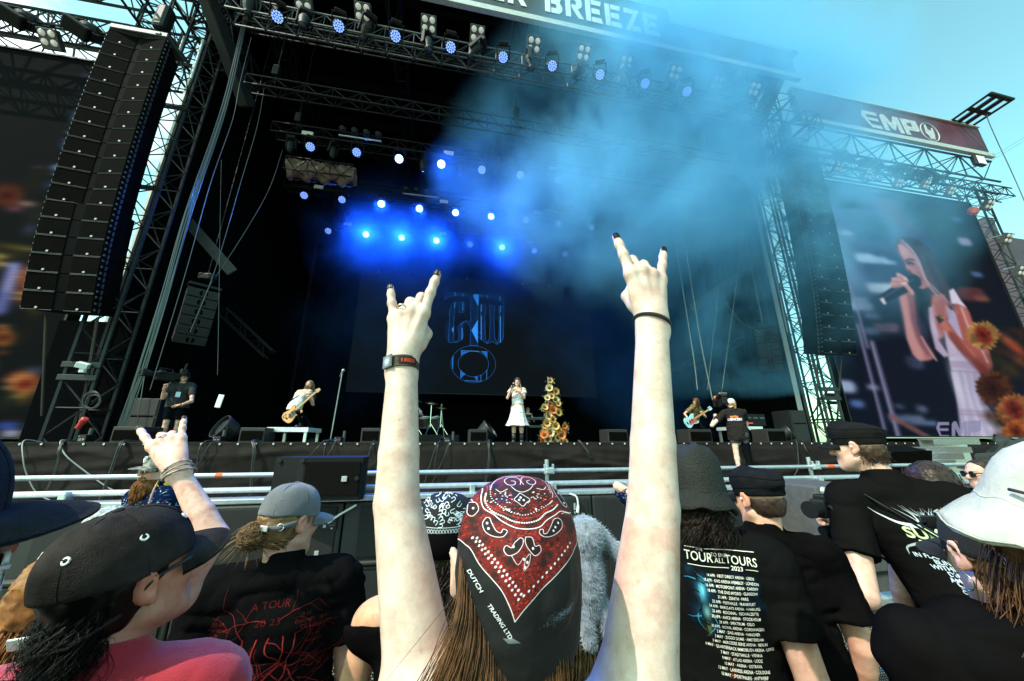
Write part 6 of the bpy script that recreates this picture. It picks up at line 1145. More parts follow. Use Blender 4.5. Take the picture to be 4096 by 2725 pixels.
    def scalp(s, m, zmin=-.045, grow=.006, name='hair_cap', face=.055, noise_=.004, low=None, top=None):
        g_ = s.k * s.hs; c = np.array(list(s.Hc)); f = Field(c - .16 * g_, c + .16 * g_, .0055); Hr = np.array(s.Hr); f.ell(s.Hp(0, -.016, .03), (np.array((.077, .096, .084)) + grow) * g_, .01, R=Hr); f.ell(s.Hp(0, -.045, -.03), (np.array((.066, .06, .06)) + grow) * g_, .03, R=Hr)
        up = s.Hr @ V((0, -.35 if low is None else low, -1)); f.cut(s.Hp(0, face, zmin + .06), s.Hr @ V((0, 1, -.55))); f.cut(s.Hp(0, -.05, zmin), up); (f.cut(s.Hp(0, 0, top), s.Hr @ V((0, 0, 1))) if top is not None else 0); f.noise(noise_, (60, 60, 60), 3, True); f.noise(noise_ * .6, (150, 150, 150), 5); Vt, Q = f.mesh(); return mesh_np(name, Vt, Q, m, s.root)
    def strands(s, m, roots, name='hair', n=8, r0=.0012, seed=1):
        """roots: list of point lists (local coordinates) to sweep as thin tapering locks"""
        mb = MB()
        for pts in roots:
            q = spline([tuple(p) for p in pts], 4); k = len(q); mb.path(q, r0, 3, [r0 * (1 - .75 * (i / (k - 1)) ** 2) for i in range(k)])
        return s.add(mb, name, m, True)
    def eyeglasses(s, mf, ml, w_=.034, hgt=.022, r_=.0022, name='glasses', lens=True):
        mb = MB(); 
        for a in (-1, 1):
            rim = [s.Hp(a * .034 + w_ * .86 * math.cos(t) * (abs(math.cos(t)) ** -.35 if abs(math.cos(t)) > .05 else 1) * .75, .104 - .006 * abs(math.cos(t)), -.004 + hgt * math.sin(t)) for t in np.linspace(0, 6.283, 17)]; mb.path(rim, r_ * s.k, 5); mb.path([s.Hp(a * .066, .098, .006), s.Hp(a * .078, .06, .008), s.Hp(a * .086, -.002, .006), s.Hp(a * .085, -.022, -.008)], r_ * 1.2 * s.k, 5)
        mb.path([s.Hp(-.009, .104, .003), s.Hp(0, .107, .006), s.Hp(.009, .104, .003)], r_ * s.k, 5); o = s.add(mb, name, mf, True)
        if lens:
            for a in (-1, 1):
                m2 = MB(); pts = [(.031 * math.cos(t), .021 * math.sin(t)) for t in np.linspace(0, 2 * math.pi, 14)[:-1]]; m2.add([s.Hp(a * .034 + p[0], .104 - .006 * abs(p[0]) / .03, -.004 + p[1]) for p in pts] + [s.Hp(a * .034 + p[0], .102 - .006 * abs(p[0]) / .03, -.004 + p[1]) for p in pts], [tuple(range(13)), tuple(range(25, 12, -1))]); l_ = m2.build('lens', ml, None); l_.parent = o
        return o
def HANDSIDE(a, x, s, pose):
    # thumb towards the front of the body for hanging arms, towards the middle for raised ones
    S, e, w_, fw = s.arms[a]
    ref = V((0, 1, 0)) if fw.normalized().z < .3 and abs(fw.normalized().y) < .8 else (V((-a, 0, 0)) if fw.normalized().z >= .3 else V((-a, 0, .6)))
    return 1 if x.dot(ref) > 0 else -1
def hairmat(name, c, c2=None): return mat(name, c, .42, var=.5, scale=35, spec=.22, col2=c2)
def frac(a, b, t): return V(a).lerp(V(b), t)
# ================================================================ the crowd
GR = 'people in the front rows'
M_hb = hairmat('brown_hair', (.075, .028, .012), (.16, .07, .03, 1)); M_hd = hairmat('dark_hair', (.018, .011, .009), (.05, .03, .022, 1)); M_hg = hairmat('ginger_hair', (.20, .06, .015), (.36, .14, .04, 1)); M_hl = hairmat('light_brown_hair', (.15, .075, .03), (.3, .17, .08, 1))
R1 = random.Random(11)
# --- the one with raised arms, seen from behind
hero = Person('person in a red paisley bandana with long brown hair, both bare arms raised', aF(2052, 2235, .575), -10.7, hyaw=2, hpitch=-10, skin=(.62, .48, .41), h=.0045, hs=1.0, female=True, group=None)
fl_ = aF(1640, 1230, .68) - aF(1612, 1430, .68); fr_ = aF(2578, 1080, .66) - aF(2607, 1265, .66)
up_ = V((0, 0, 1)); back_ = -HD
hero.armr = {-1: (.050, .037, .0345, .0275), 1: (.054, .0405, .037, .0285)}
def hero_blush(Vt, c):
    red = np.array((.62, .30, .25)); n = vnoise(Vt * 16, 3) * .5 + vnoise(Vt * 45, 4) * .5; m = np.clip(n * .3 + .08, 0, .18)[:, None]; c = c * (1 - m) + red * m
    for a in (-1, 1):
        S, e, w_, fw = hero.arms[a]; d = np.linalg.norm(Vt - np.array(list(e)), axis=1); m = (np.exp(-(d / .035) ** 2) * .38)[:, None]; c = c * (1 - m) + red * m
        k_ = np.array(list(w_ + fw.normalized() * .095)); d = np.linalg.norm(Vt - k_, axis=1); m = (np.exp(-(d / .034) ** 2) * .5 * np.clip(vnoise(Vt * 70, 6) + .6, 0, 1))[:, None]; c = c * (1 - m) + red * m
        r_ = np.random.RandomState(5 + a)
        for k in range(14):
            t = r_.uniform(0, 1); q = np.array(list(S.lerp(e, t) if k % 2 else e.lerp(w_, t))) + r_.uniform(-.04, .04, 3); d = np.linalg.norm(Vt - q, axis=1); j = d.argmin(); d = np.linalg.norm(Vt - Vt[j], axis=1); m = (np.clip(1.2 - d / r_.uniform(.0022, .005), 0, 1) * r_.uniform(.3, .7))[:, None]; c = c * (1 - m) + np.array((.42, .17, .12)) * m
    return c
hero.build(arms={-1: (aF(1588, 2010, .64), aF(1612, 1430, .68), fl_), 1: (aF(2612, 2030, .63), aF(2607, 1268, .66), fr_)}, pose=('horns', 'horns'), shoulders={-1: aF(1690, 2760, .60), 1: aF(2545, 2780, .60)}, hand_s=1.06, extra=lambda Vt, c: hero_blush(Vt, c), hdors=(back_ + up_ * .12 + V((-.15, 0, 0)), back_ + up_ * .12 + V((.1, 0, 0))))
for nl in hero.nails: nail_mesh(nl, hero.root, M_nail)
hero.tee(mat('black_vest', (.006, .006, .006), 1, bump=.3, bscale=400, spec=0), sleeve=0, neck=1.42, amp=.004, nm='vest')
# bandana with its own printed pattern, mapped flat on the back of the head
bp_ = Paint(560, 660, rgb(18, 18, 20)); B2 = lambda x, y: ((x - 60) / 2, (y - 20) / 2); BP = lambda L_: [B2(*q) for q in L_]
bp_.poly(BP([(60, 0), (1180, 0), (1180, 600), (950, 782), (700, 982), (590, 1090), (528, 1172), (455, 985), (330, 810), (270, 690), (180, 580), (60, 400)]), rgb(104, 18, 14), 1, 1)
for i in range(3200):
    x, y = R1.uniform(120, 1150), R1.uniform(40, 1150)
    if bp_.I[min(659, int((y - 20) / 2)), min(559, int((x - 60) / 2)), 0] < .3 and i > 200 and y > 560: continue
    c = [rgb(50, 6, 6), rgb(168, 50, 30), rgb(18, 8, 8), rgb(24, 8, 8), rgb(190, 46, 26)][i % 5]
    if y > 560 and (x < 270 + (y - 690) * .5 or x > 1110 - (y - 600) * 1.05): continue
    bp_.ell(*B2(x, y), R1.uniform(1.5, 5), R1.uniform(1.2, 3.6), c, .8, .4, R1.uniform(0, 3))
for i in range(110): bp_.ell(*B2(R1.uniform(200, 1100), R1.uniform(60, 900 if i % 3 else 600)), R1.uniform(8, 22), R1.uniform(6, 16), rgb(22, 7, 8), .7, .7, R1.uniform(0, 3))
for (x, y, rx, ry) in ((620, 300, 200, 110), (480, 360, 60, 60), (780, 380, 70, 60), (580, 470, 110, 50), (1010, 400, 60, 160), (410, 300, 30, 60), (960, 590, 50, 60)): bp_.ell(*B2(x, y), rx / 2, ry / 2, rgb(26, 8, 10), .72, .5)
for i in range(160):
    a = R1.uniform(-.3, 3.4); r_ = R1.uniform(70, 250); bp_.ell(*B2(640 + r_ * math.cos(a), 330 + r_ * .8 * math.sin(a)), 3, 2, [rgb(200, 50, 30), rgb(230, 225, 225), rgb(150, 20, 16)][i % 3], .85, .3)
Wc = rgb(226, 224, 232)
def sp(L_, wd=2.2, c=Wc, cl=False): bp_.stroke([tuple(p) for p in spline(BP(L_ + (L_[:1] if cl else [])), 7)], wd, c, 1, .7)
sp([(390, 240), (365, 330), (375, 420), (430, 480), (470, 540), (540, 590), (620, 605), (700, 595), (760, 550), (840, 510), (900, 480), (990, 490), (1060, 460)], 3.2); sp([(430, 210), (402, 300), (395, 370), (440, 440), (500, 490), (560, 520), (640, 528), (720, 505), (780, 462), (850, 430), (880, 400)], 1.6, rgb(210, 60, 40))
for L_, st, sz in (([(400, 300), (388, 370), (420, 450), (480, 505), (540, 548), (620, 562), (700, 545), (760, 500), (830, 470), (880, 430)], 4, 3.6), ([(440, 230), (430, 330), (470, 420), (520, 468), (600, 505), (700, 480), (800, 430), (840, 400)], 5, 2.4)):
    q = spline(BP(L_), 5)
    for i in range(0, len(q)): bp_.ell(q[i][0], q[i][1], sz, sz * .8, Wc, .95, .2)
for L_ in ([(640, 250), (655, 210), (640, 168), (585, 160), (545, 195), (556, 240), (600, 245), (614, 212), (590, 203)], [(665, 250), (660, 205), (690, 166), (745, 172), (768, 215), (745, 250), (708, 245), (700, 215), (724, 205)], [(430, 270), (470, 200), (545, 140), (640, 150), (690, 140), (770, 140), (840, 190), (860, 270), (850, 330)], [(575, 260), (600, 300), (640, 318), (690, 300), (730, 262)], [(470, 270), (500, 300), (545, 280)], [(750, 290), (800, 300), (835, 270)], [(1000, 210), (960, 170), (880, 140), (850, 170)], [(880, 230), (870, 330), (850, 370)], [(1010, 500), (1020, 580), (1050, 640), (1040, 700)], [(900, 500), (940, 490), (990, 500)], [(330, 420), (310, 300), (400, 200), (520, 120), (640, 110)]): sp(L_, 2.2)
for L_ in ([(385, 495), (358, 540), (370, 600), (420, 640), (465, 645), (492, 612), (470, 595), (455, 618), (430, 600), (412, 540), (405, 505)], [(700, 612), (694, 640), (730, 665), (800, 655), (870, 610), (886, 560), (860, 535), (820, 545), (780, 600), (745, 640), (720, 640), (722, 615)], [(565, 660), (530, 690), (510, 722), (480, 705), (466, 735), (490, 770), (540, 755), (575, 710), (582, 672)], [(600, 658), (640, 665), (655, 720), (685, 718), (692, 755), (650, 782), (610, 735), (594, 690)], [(905, 250), (935, 222), (955, 280), (960, 350), (985, 380), (972, 442), (930, 420), (903, 340)], [(975, 280), (1010, 290), (1050, 400), (1092, 520), (1060, 560), (1020, 480), (985, 400)], [(285, 352), (330, 370), (342, 430), (302, 472), (272, 440)], [(620, 325), (645, 350), (677, 385), (648, 408), (615, 437), (590, 410), (568, 380), (596, 350)]):
    bp_.poly(BP(L_), rgb(22, 6, 8), .85, 1); sp(L_, 2.2, cl=True)
for (x, y) in ((385, 540), (390, 580), (820, 600), (850, 570), (800, 625), (615, 365), (600, 385), (632, 388), (520, 715), (640, 735), (935, 270), (940, 320), (955, 410), (580, 800), (600, 820), (585, 850), (1030, 400), (1050, 450), (310, 410), (520, 460), (700, 465)): bp_.ell(*B2(x, y), 4, 5, Wc, .95, .3)
for L_ in ([(505, 770), (540, 830), (575, 790)], [(575, 865), (590, 800), (620, 770), (610, 830), (580, 870)]): sp(L_, 1.8)
for a, b, n in (((296, 635), (545, 1040), 15), ((575, 1020), (930, 715), 13), ((320, 640), (560, 1010), 16)):
    for i in range(n): bp_.ell(*B2(a[0] + (b[0] - a[0]) * i / (n - 1), a[1] + (b[1] - a[1]) * i / (n - 1)), 3.4, 5, Wc, .95, .3, .5)
sp([(180, 580), (270, 690), (330, 812), (400, 910), (455, 990), (500, 1090), (528, 1172)], 2.6); sp([(528, 1172), (590, 1092), (700, 984), (830, 880), (950, 782), (1110, 640)], 2.6)
bp_.text('DUTCH', *B2(300, 925), 11, Wc, rot=1.08, bold=.02, sx=1.5); bp_.text('TRADING LTD', *B2(440, 1175), 11, Wc, rot=1.02, bold=.02, sx=1.15)
for i in range(9): bp_.stroke(BP([(470 + i * 6, 1270), (500 + i * 8, 1300)]), 1.2, rgb(170, 175, 185), .9)
for i in range(300): x, y = R1.gauss(850, 60), R1.gauss(1150, 18); y -= (x - 850) * .45; bp_.ell(*B2(x, y), R1.uniform(1, 4), R1.uniform(1, 2), rgb(120, 130, 150), .4, .5, -.5)  # bluish highlight on the black cloth near the knot, painted in
M_band = imgmat('bandana_print', bp_.image('bandana_print'), rough=.75, bump=.15)
g_ = hero.k; f = Field(np.array(list(hero.Hc)) - .2, np.array(list(hero.Hc)) + .18, .0042); Hr = np.array(hero.Hr)
f.ell(hero.Hp(0, -.018, .03), np.array((.086, .106, .092)) * g_, .01, R=Hr); f.ell(hero.Hp(0, -.052, -.045), np.array((.078, .066, .088)) * g_, .05, R=Hr)
n3 = lambda x, y, z: hero.Hr @ V((x, y, z))
f.cut(hero.Hp(0, .03, .005), n3(0, .8, -.6)); f.cut(hero.Hp(-.094, -.04, -.02), n3(-.82, .25, -.55)); f.cut(hero.Hp(.082, 0, -.04), n3(.55, .7, -.5)); f.cut(hero.Hp(.05, -.1, -.115), n3(.35, .2, -.9)); f.noise(.0045, (19, 19, 10), 4, True); f.noise(.0018, (55, 55, 55), 8)
Vt, Q = f.mesh(); L_ = (Vt - np.array(hero.Hc)) @ Hr / g_
u = (L_[:, 0] * 2900 * 1.03 + 622) ; vv_ = .42 * L_[:, 1] + .908 * L_[:, 2]
cy_ = 640 - vv_ * 1792 * 2.62 * .92
uv = np.stack([(L_[:, 0] * 5250 + 662 - 60) / 2 / 560, 1 - ((809 - vv_ * 6360) - 20) / 2 / 660], 1)
band = mesh_np('bandana', Vt, Q, M_band, hero.root, uv=uv)
mb = MB()
for k in range(2): mb.path([hero.Hp(.03, -.118, -.1), hero.Hp(.06 + .02 * k, -.115, -.125), hero.Hp(.085 + .01 * k, -.10, -.105 - .03 * k)], .008, 8, [.011, .013, .004])
hero.add(mb, 'bandana_knot', mat('bandana_black', (.012, .012, .013), .8, bump=.3, bscale=120), True)
locks = []
for i in range(5000):
    t = R1.random(); x = -.090 + .138 * t; zb = -.015 - .125 * (1 - abs(t - .55) / .6) + R1.uniform(-.01, .03); y0 = -.115 + .10 * abs(t - .5) ** 1.5 + R1.uniform(-.012, .01); fall = R1.uniform(.26, .42)
    sx = -.02 - .11 * (1 - t) + R1.gauss(0, .012); w1 = R1.uniform(-.012, .012)
    p0 = hero.Hp(x * .92, y0 + .02, zb + .03); p1 = hero.Hp(x, y0 - .008, zb - .02); d = V((sx, -.03 + R1.uniform(-.015, .015), -fall)); locks.append([p0, p1, p1 + d * .3 + V((w1, 0, 0)), p1 + d * .65 + V((-w1, w1, 0)), p1 + d])
for i in range(18):
    x = (-1) * R1.uniform(.07, .085); p0 = hero.Hp(x, -.05, R1.uniform(-.06, 0)); d = V((x * .5 + R1.uniform(-.05, .05), R1.uniform(-.06, .02), -R1.uniform(.05, .16))); locks.append([p0, p0 + d * .4 + V((R1.uniform(-.02, .02),) * 3), p0 + d])
hero.strands(M_hb, locks, r0=.00062)
mb = MB().torus(hero.Hp(.088, -.014, -.058), hero.Hr @ V((.5, .8, .1)), .0135 * g_, .0014, 20, 6); hero.add(mb, 'earring', mat('gold', (.8, .55, .2), .2, 1.0), True)
# festival wristband (left) and braided bracelet (right)
S, e, w_, fw = hero.arms[-1]; ax = (w_ - e).normalized(); c0 = w_ - ax * .018; R_ = .0310
mb = MB(); mb.lathe(c0, [(R_ * 1.0, -.0115), (R_ * 1.04, -.0115), (R_ * 1.0, .0115), (R_ * .96, .0115)], ax, 32); wb = hero.add(mb, 'festival_wristband', mat('wristband_black', (.016, .013, .012), .8, var=.6, scale=140, col2=(.08, .05, .02, 1), bump=.4, bscale=400), False)
lp = Paint(150, 40, rgb(18, 16, 15)); lp.text('R BREEZE', 75, 29, 19, rgb(200, 62, 30), bold=.03); M_lp = imgmat('wristband_text', lp.image('wristband_text'), rough=.8)
lat_ = ax.cross(V((0, 1, 0))).normalized(); dn = lat_.cross(ax).normalized()
if dn.y > 0: dn = -dn
if lat_.x < 0: lat_ = -lat_
nseg = 8; Pq = []; uvq = []
for i in range(nseg + 1):
    a = rad(4 + 62 * i / nseg)
    for hgt in (-.0075, .0075): Pq.append(c0 + ax * hgt + (lat_ * math.sin(a) + dn * math.cos(a)) * (R_ * (1.045 if hgt < 0 else 1.015) + .0006)); uvq.append((i / nseg, 0 if hgt < 0 else 1))
mesh_np('wristband_print', np.array([list(p) for p in Pq]), np.array([(2 * i, 2 * i + 2, 2 * i + 3, 2 * i + 1) for i in range(nseg)]), M_lp, wb, uv=np.array(uvq))
pc = c0 + (lat_ * -.62 + dn * .84) * (R_ * 1.06); pr_ = Matrix((lat_ * .84 + dn * .62, lat_ * -.62 + dn * .84, ax)).transposed(); pl = Paint(96, 96, rgb(92, 96, 108)); pl.ell(48, 48, 36, 36, rgb(140, 146, 156), 1, .04); pl.ell(48, 48, 30, 30, rgb(84, 88, 100), 1, .04)
for k in range(12): a = k * math.pi / 6; pl.stroke([(48 + 12 * math.cos(a), 48 + 12 * math.sin(a)), (48 + 24 * math.cos(a), 48 + 24 * math.sin(a))], 5, rgb(215, 220, 225)); pl.stroke([(48 + 33 * math.cos(a), 48 + 33 * math.sin(a)), (48 + 36 * math.cos(a), 48 + 36 * math.sin(a))], 2, rgb(215, 220, 225))
pl.ell(48, 48, 9, 9, rgb(235, 238, 240)); o = MB().bbox(pc, (.025, .003, .026), pr_, .0012).build('chip_tag', mat('tag_grey', (.12, .125, .14), .5), None); o.parent = wb
q4 = [pc + (lat_ * -.62 + dn * .84) * .0019 + (lat_ * .84 + dn * .62) * a + ax * b for a, b in ((-.0115, .012), (.0115, .012), (.0115, -.012), (-.0115, -.012))]; o = mesh_np('chip_face', np.array([list(p) for p in q4]), np.array([(3, 2, 1, 0)]), imgmat('chip_face', pl.image('chip_face'), rough=.5), wb, uv=np.array([(0, 1), (1, 1), (1, 0), (0, 0)]), smooth=False)
S, e, w_, fw = hero.arms[1]; ax = (w_ - e).normalized(); c0 = w_ - ax * .012; q_ = (ax + V((.2, 0, 0))).to_track_quat('Z', 'Y'); mb = MB()
for ph in (0, 2.1, 4.2):
    pts = [c0 + q_ @ V(((.0335 + .0022 * math.cos(t * 14 + ph)) * math.cos(t), (.0335 + .0022 * math.cos(t * 14 + ph)) * math.sin(t), .0024 * math.sin(t * 14 + ph))) for t in np.linspace(0, 2 * math.pi, 120)]; mb.path(pts, .0016, 5)
hero.add(mb, 'braided_bracelet', mat('black_cord', (.012, .012, .013), .6), True)
for nm, i in (('ring', 0),): mb = MB(); p = hero.arms[-1][2]; y_ = hero.arms[-1][3].normalized(); mb.torus(p + y_ * .105 * .95 + V((-.012, -.012, 0)) * 1.0, (0.1, .6, .8), .0098, .0016, 18, 6); hero.add(mb, 'finger_ring', mat('ring_gold', (.75, .6, .35), .25, 1.0), True)
# --- dark cap, glasses, red shirt (lower left)
M_capb = mat('cap_charcoal', (.026, .021, .020), .95, var=.6, scale=11, bump=.5, bscale=400, spec=.05); M_eye = mat('eyelet_white', (.75, .75, .74), .6); M_lensc = mat('clear_lens', (.75, .8, .8), .05)
M_lensd = mat('dark_lens_glass', (.01, .01, .012), .08, coat=.5); M_blkpl = mat('black_frame', (.01, .01, .011), .3)
def capset(p, m, brim_yaw=0.0, eye=None, tilt=-.004, seed=0, L_=.075, button=True, z1=.125, rx=.088, ry=.108):
    d = p.dome('cap_crown', m, rx, ry, .020, z1 + .008, -.012, tilt, seed=seed, wob=.0026); p.brim('cap_brim', m, rx, ry, .022, -.012, L_, 1.05, .016, .004, .026, dirn=brim_yaw)
    mb = MB()
    for k in range(6): a = k * math.pi / 3 + math.pi / 6; mb.path([p.Hp((rx + .0008) * (1 - t ** 2.4) ** (1 / 2.4) * math.sin(a), (ry + .0008) * (1 - t ** 2.4) ** (1 / 2.4) * math.cos(a) - .012, .0205 + (z1 - .012) * t) for t in np.linspace(.02, .985, 16)], .0011, 4)
    p.add(mb, 'cap_seam', m, True); mb = MB()
    if button: mb.lathe(p.Hp(0, -.012, z1 + .007), [(.009, 0), (.008, .004), (0, .006)], p.Hr @ V((0, 0, 1)), 12); p.add(mb, 'cap_button', m, True)
    if eye is not None:
        mb = MB()
        for a in (.55, 1.57, 2.6, 3.7, 4.72, 5.75):
            t = .60; c = (1 - t ** 2.4) ** (1 / 2.4); q = p.Hp((rx + .001) * c * math.sin(a), (ry + .001) * c * math.cos(a) - .012, .020 + (z1 - .012) * t); n_ = (q - p.Hp(0, -.012, .03)).normalized(); mb = MB().torus(q, n_, .0052, .0021, 14, 6); p.add(mb, 'cap_eyelet', eye, True)
p = Person('person in dark cap with white eyelets, red shirt and black glasses', aF(520, 2300, .80), 4, hyaw=-30, hpitch=-15, skin=(.60, .27, .19), h=.006, hs=1.06, group=GR); p.build(); p.tee(mat('red_tee', (.40, .010, .026), .85, var=.12, scale=5, bump=.3, bscale=400, sheen=.3), amp=.004, seed=21); p.trousers(); capset(p, M_capb, eye=M_eye, seed=3, rx=.092, ry=.114, L_=.07)
p.eyeglasses(M_blkpl, M_lensc, lens=False, r_=.003); p.scalp(hairmat('dark_brown_hair', (0, 0, 0)), zmin=-.075, grow=.006, face=.02, top=.026, noise_=.003)
def curls(p, m, n, xr=(-.085, .085), zr=(-.09, -.02), yb=-.10, ln=(.05, .12), wav=.012, r0=.0014, seed=1, spread=.25, drop=1.0, ya=.07):
    r_ = random.Random(seed); L_ = []
    for i in range(n):
        x = r_.uniform(*xr); y = yb + abs(x / .085) ** 2 * ya + r_.uniform(-.008, .008); p0 = p.Hp(x, y, r_.uniform(*zr)); l_ = r_.uniform(*ln); pts = [p0]; ph = r_.uniform(0, 6.28); dx, dy = x * spread * 6 * l_ + r_.uniform(-.02, .02), -l_ * .18 + r_.uniform(-.02, .02)
        for k in range(1, 5): t = k / 4; pts.append(p0 + p.Hr @ V((dx * t + wav * math.sin(ph + t * 7), dy * t + wav * math.cos(ph + t * 6), 0)) + V((0, 0, -l_ * drop * t)))
        L_.append(pts)
    return p.strands(m, L_, r0=r0)
curls(p, hairmat('dark_brown_hair', (.08, .042, .024)), 1900, xr=(-.088, .062), zr=(-.085, .005), ln=(.03, .09), wav=.009, seed=4, r0=.0007)
mb = MB().bbox(p.Hp(-.052, -.116, -.052), (.05, .004, .02), p.Hr @ Euler((0, 0, .45)).to_matrix(), .002); p.add(mb, 'cap_buckle', M_alu); mb = MB().path([p.Hp(-.082, -.06, -.05), p.Hp(-.06, -.108, -.055), p.Hp(0, -.128, -.058), p.Hp(.06, -.105, -.05), p.Hp(.085, -.05, -.03)], .003, 6); p.add(mb, 'cap_strap', M_capb, True)
nb = MB().torus(p.P(0, .0, 1.455), (0, .25, 1), .078, .0022, 30, 6); p.add(nb, 'neck_cord', M_blk2, True)
# --- left edge: dark brim and pale glasses, most of the head outside the picture
M_brimb = mat('brim_navy', (.016, .017, .022), 1, var=.25, scale=40, bump=.5, bscale=500, spec=.05)
p = Person('person at the left edge in a navy cap with pale sunglasses', aF(-640, 2185, .42), -5, hyaw=-30, hpitch=-2, skin=(.34, .14, .10), h=.006, hs=1.0, group=GR); p.build(); p.tee(); p.trousers(); capset(p, M_brimb, L_=.085, rx=.092, ry=.112, z1=.13, seed=8); p.Hc = p.Hc + V((0, 0, -.05)); p.eyeglasses(mat('pale_frame', (.7, .68, .75), .35), M_lensd, r_=.003); p.Hc = p.Hc + V((0, 0, .05))
# --- ginger hair with one raised hand (arm rises behind the dark cap)
p = Person('person with ginger hair raising one freckled bare arm in a horns sign, with bracelets', aF(290, 2370, 1.0), -14, hyaw=-20, skin=(.78, .46, .38), h=.0055, female=True, group=GR)
def freck(Vt, c): n = vnoise(Vt * 120, 7); n2 = vnoise(Vt * 60, 3); m = np.clip((n - .35) * 4, 0, 1)[:, None] * .4 * (Vt[:, 2:3] > 1.3); return c * (1 - m) + np.array((.5, .16, .10)) * m
fw_ = aF(655, 1750, 1.02) - aF(700, 1868, 1.0); p.build(arms={1: (aF(855, 2150, 1.0), aF(700, 1862, 1.0), fw_)}, pose=('relax', 'horns'), shoulders={1: aF(700, 2380, 1.0)}, hand_s=.98, hdors=(None, back_ * .9 + V((.3, 0, .35))), extra=freck); nail_mesh(p.nails[1], p.root, M_nail); p.tee(sleeve=.35, seed=30); p.trousers(); p.scalp(M_hg, zmin=-.07, grow=.012, face=.05); curls(p, M_hg, 380, ln=(.1, .24), seed=9)
S, e, w_, fw = p.arms[1]; ax = (w_ - e).normalized(); mb = MB()
for k, (o_, r_) in enumerate(((-.012, .031), (-.022, .033), (-.030, .034))): mb.torus(w_ + ax * o_, ax + V((.2 * (k - 1), .1, 0)), r_, .0026, 26, 6)
p.add(mb, 'bracelet', mat('bracelet_red', (.28, .04, .03), .7, var=.9, scale=60, col2=(.6, .5, .45, 1)), True); mb = MB().path([w_ + ax * -.03 + V((-.03, -.02, 0)), w_ + ax * -.05 + V((-.045, -.03, -.02)), w_ + ax * -.05 + V((-.05, -.03, -.08))], .0022, 5); p.add(mb, 'bracelet_tassel', mat('tassel', (.5, .3, .25), .8), True); mb = MB().torus(w_ + fw.normalized() * .1 + V((.004, -.008, 0)), fw, .011, .002, 18, 6); p.add(mb, 'finger_ring', M_alu, True)
# --- bearded man in the pit
p = Person('person with a long red beard, sunglasses, camouflage cap and yellow flower garland, facing left', aF(640, 1875, 2.95), 150, hyaw=148, hpitch=0, skin=(.70, .38, .28), h=.0065, hs=1.12, group=GR); p.build()
M_camo = mat('camo_cap', (.10, .10, .08), .9, var=.9, scale=22, detail=1, col2=(.34, .32, .28, 1)); capset(p, M_camo, seed=5); p.eyeglasses(M_blkpl, M_lensd, r_=.004); p.scalp(M_hd, zmin=-.04, grow=.006, face=.02, top=.025)
ap = Paint(64, 64, rgb(70, 70, 60)); 
mb = MB(); mb.torus(p.Hp(0, .098, .075), p.Hr @ V((0, 1, .5)), .014, .003, 12, 5).tube(p.Hp(0, .1, .09), p.Hp(0, .104, .05), .003).path([p.Hp(-.022, .095, .06), p.Hp(0, .104, .048), p.Hp(.022, .095, .06)], .003, 5); p.add(mb, 'cap_anchor_badge', M_white)
r_ = random.Random(2); L_ = []
for i in range(750):
    a = r_.uniform(-1.5, 1.5); x0, y0 = .066 * math.sin(a), .012 + .078 * math.cos(a); z0 = -.068 - r_.uniform(0, .045); p0 = p.Hp(x0, y0, z0); l_ = r_.uniform(.06, .15) * (1 - .35 * abs(a) / 1.5); L_.append([p0, p0 + p.Hr @ V((x0 * .2, .03 * math.cos(a), -.3 * l_)), p0 + p.Hr @ V((x0 * -.1 + r_.uniform(-.015, .015), .03 * math.cos(a) + r_.uniform(-.012, .012), -.7 * l_)), p0 + p.Hr @ V((x0 * -.4 + r_.uniform(-.02, .02), .02 + r_.uniform(-.02, .02), -l_))])
for i in range(120): x = r_.uniform(-.03, .03); p0 = p.Hp(x, .092 - abs(x) * .2, -.053); L_.append([p0, p0 + p.Hr @ V((x * .5, .006, -.012)), p0 + p.Hr @ V((x * 1.0, .002, -.028))])
p.strands(M_hg, L_, 'beard', r0=.0028)
hw = Paint(128, 128, rgb(14, 26, 52))
for i in range(60): x, y, a = r_.uniform(0, 128), r_.uniform(0, 128), r_.uniform(0, 6.28); hw.stroke([(x, y), (x + 9 * math.cos(a), y + 9 * math.sin(a))], 2.5, [rgb(60, 110, 150), rgb(200, 215, 225), rgb(170, 80, 120)][i % 3], .8)
M_haw = imgmat('floral_shirt', hw.image('floral_shirt'), base=(.01, .02, .05)); M_haw.node_tree.nodes['Image Texture'].extension = 'REPEAT'
o = p.tee(M_haw, print_=(-.2, .0, 1.2, 1.4), seed=44); o.data.attributes['printmask'].data.foreach_set('value', np.ones(len(o.data.vertices), np.float32)); p.trousers(); mb = MB()
for i in range(150): a = r_.uniform(0, 6.28); c = p.P(.135 * math.sin(a), .01 + .165 * math.cos(a), 1.50 - .27 * max(0, math.cos(a)) ** .8) + V((r_.uniform(-.02, .02),) * 3); n_ = V((r_.uniform(-1, 1), r_.uniform(-1, 1), r_.uniform(-1, 1))).normalized(); u_ = n_.orthogonal().normalized(); v_ = n_.cross(u_); mb.add([c, c + u_ * .03 + n_ * .01, c + (u_ + v_) * .03, c + v_ * .03 + n_ * .01], [(0, 1, 2, 3)])
p.add(mb, 'flower_garland', mat('garland_yellow', (.72, .75, .06), .6))
# --- grey folded bandana behind the dark cap
p = Person('person behind the dark cap, only a grey patterned bandana showing', aF(430, 2125, 1.7), -10, skin=(.6, .36, .28), h=.009, group=GR); p.build(); p.tee(); p.trousers(); p.dome('bandana', mat('bandana_grey', (.24, .24, .25), .85, var=.7, scale=70, col2=(.6, .6, .6, 1), bump=.4, bscale=60), .088, .108, -.02, .118, seed=6, wob=.004)
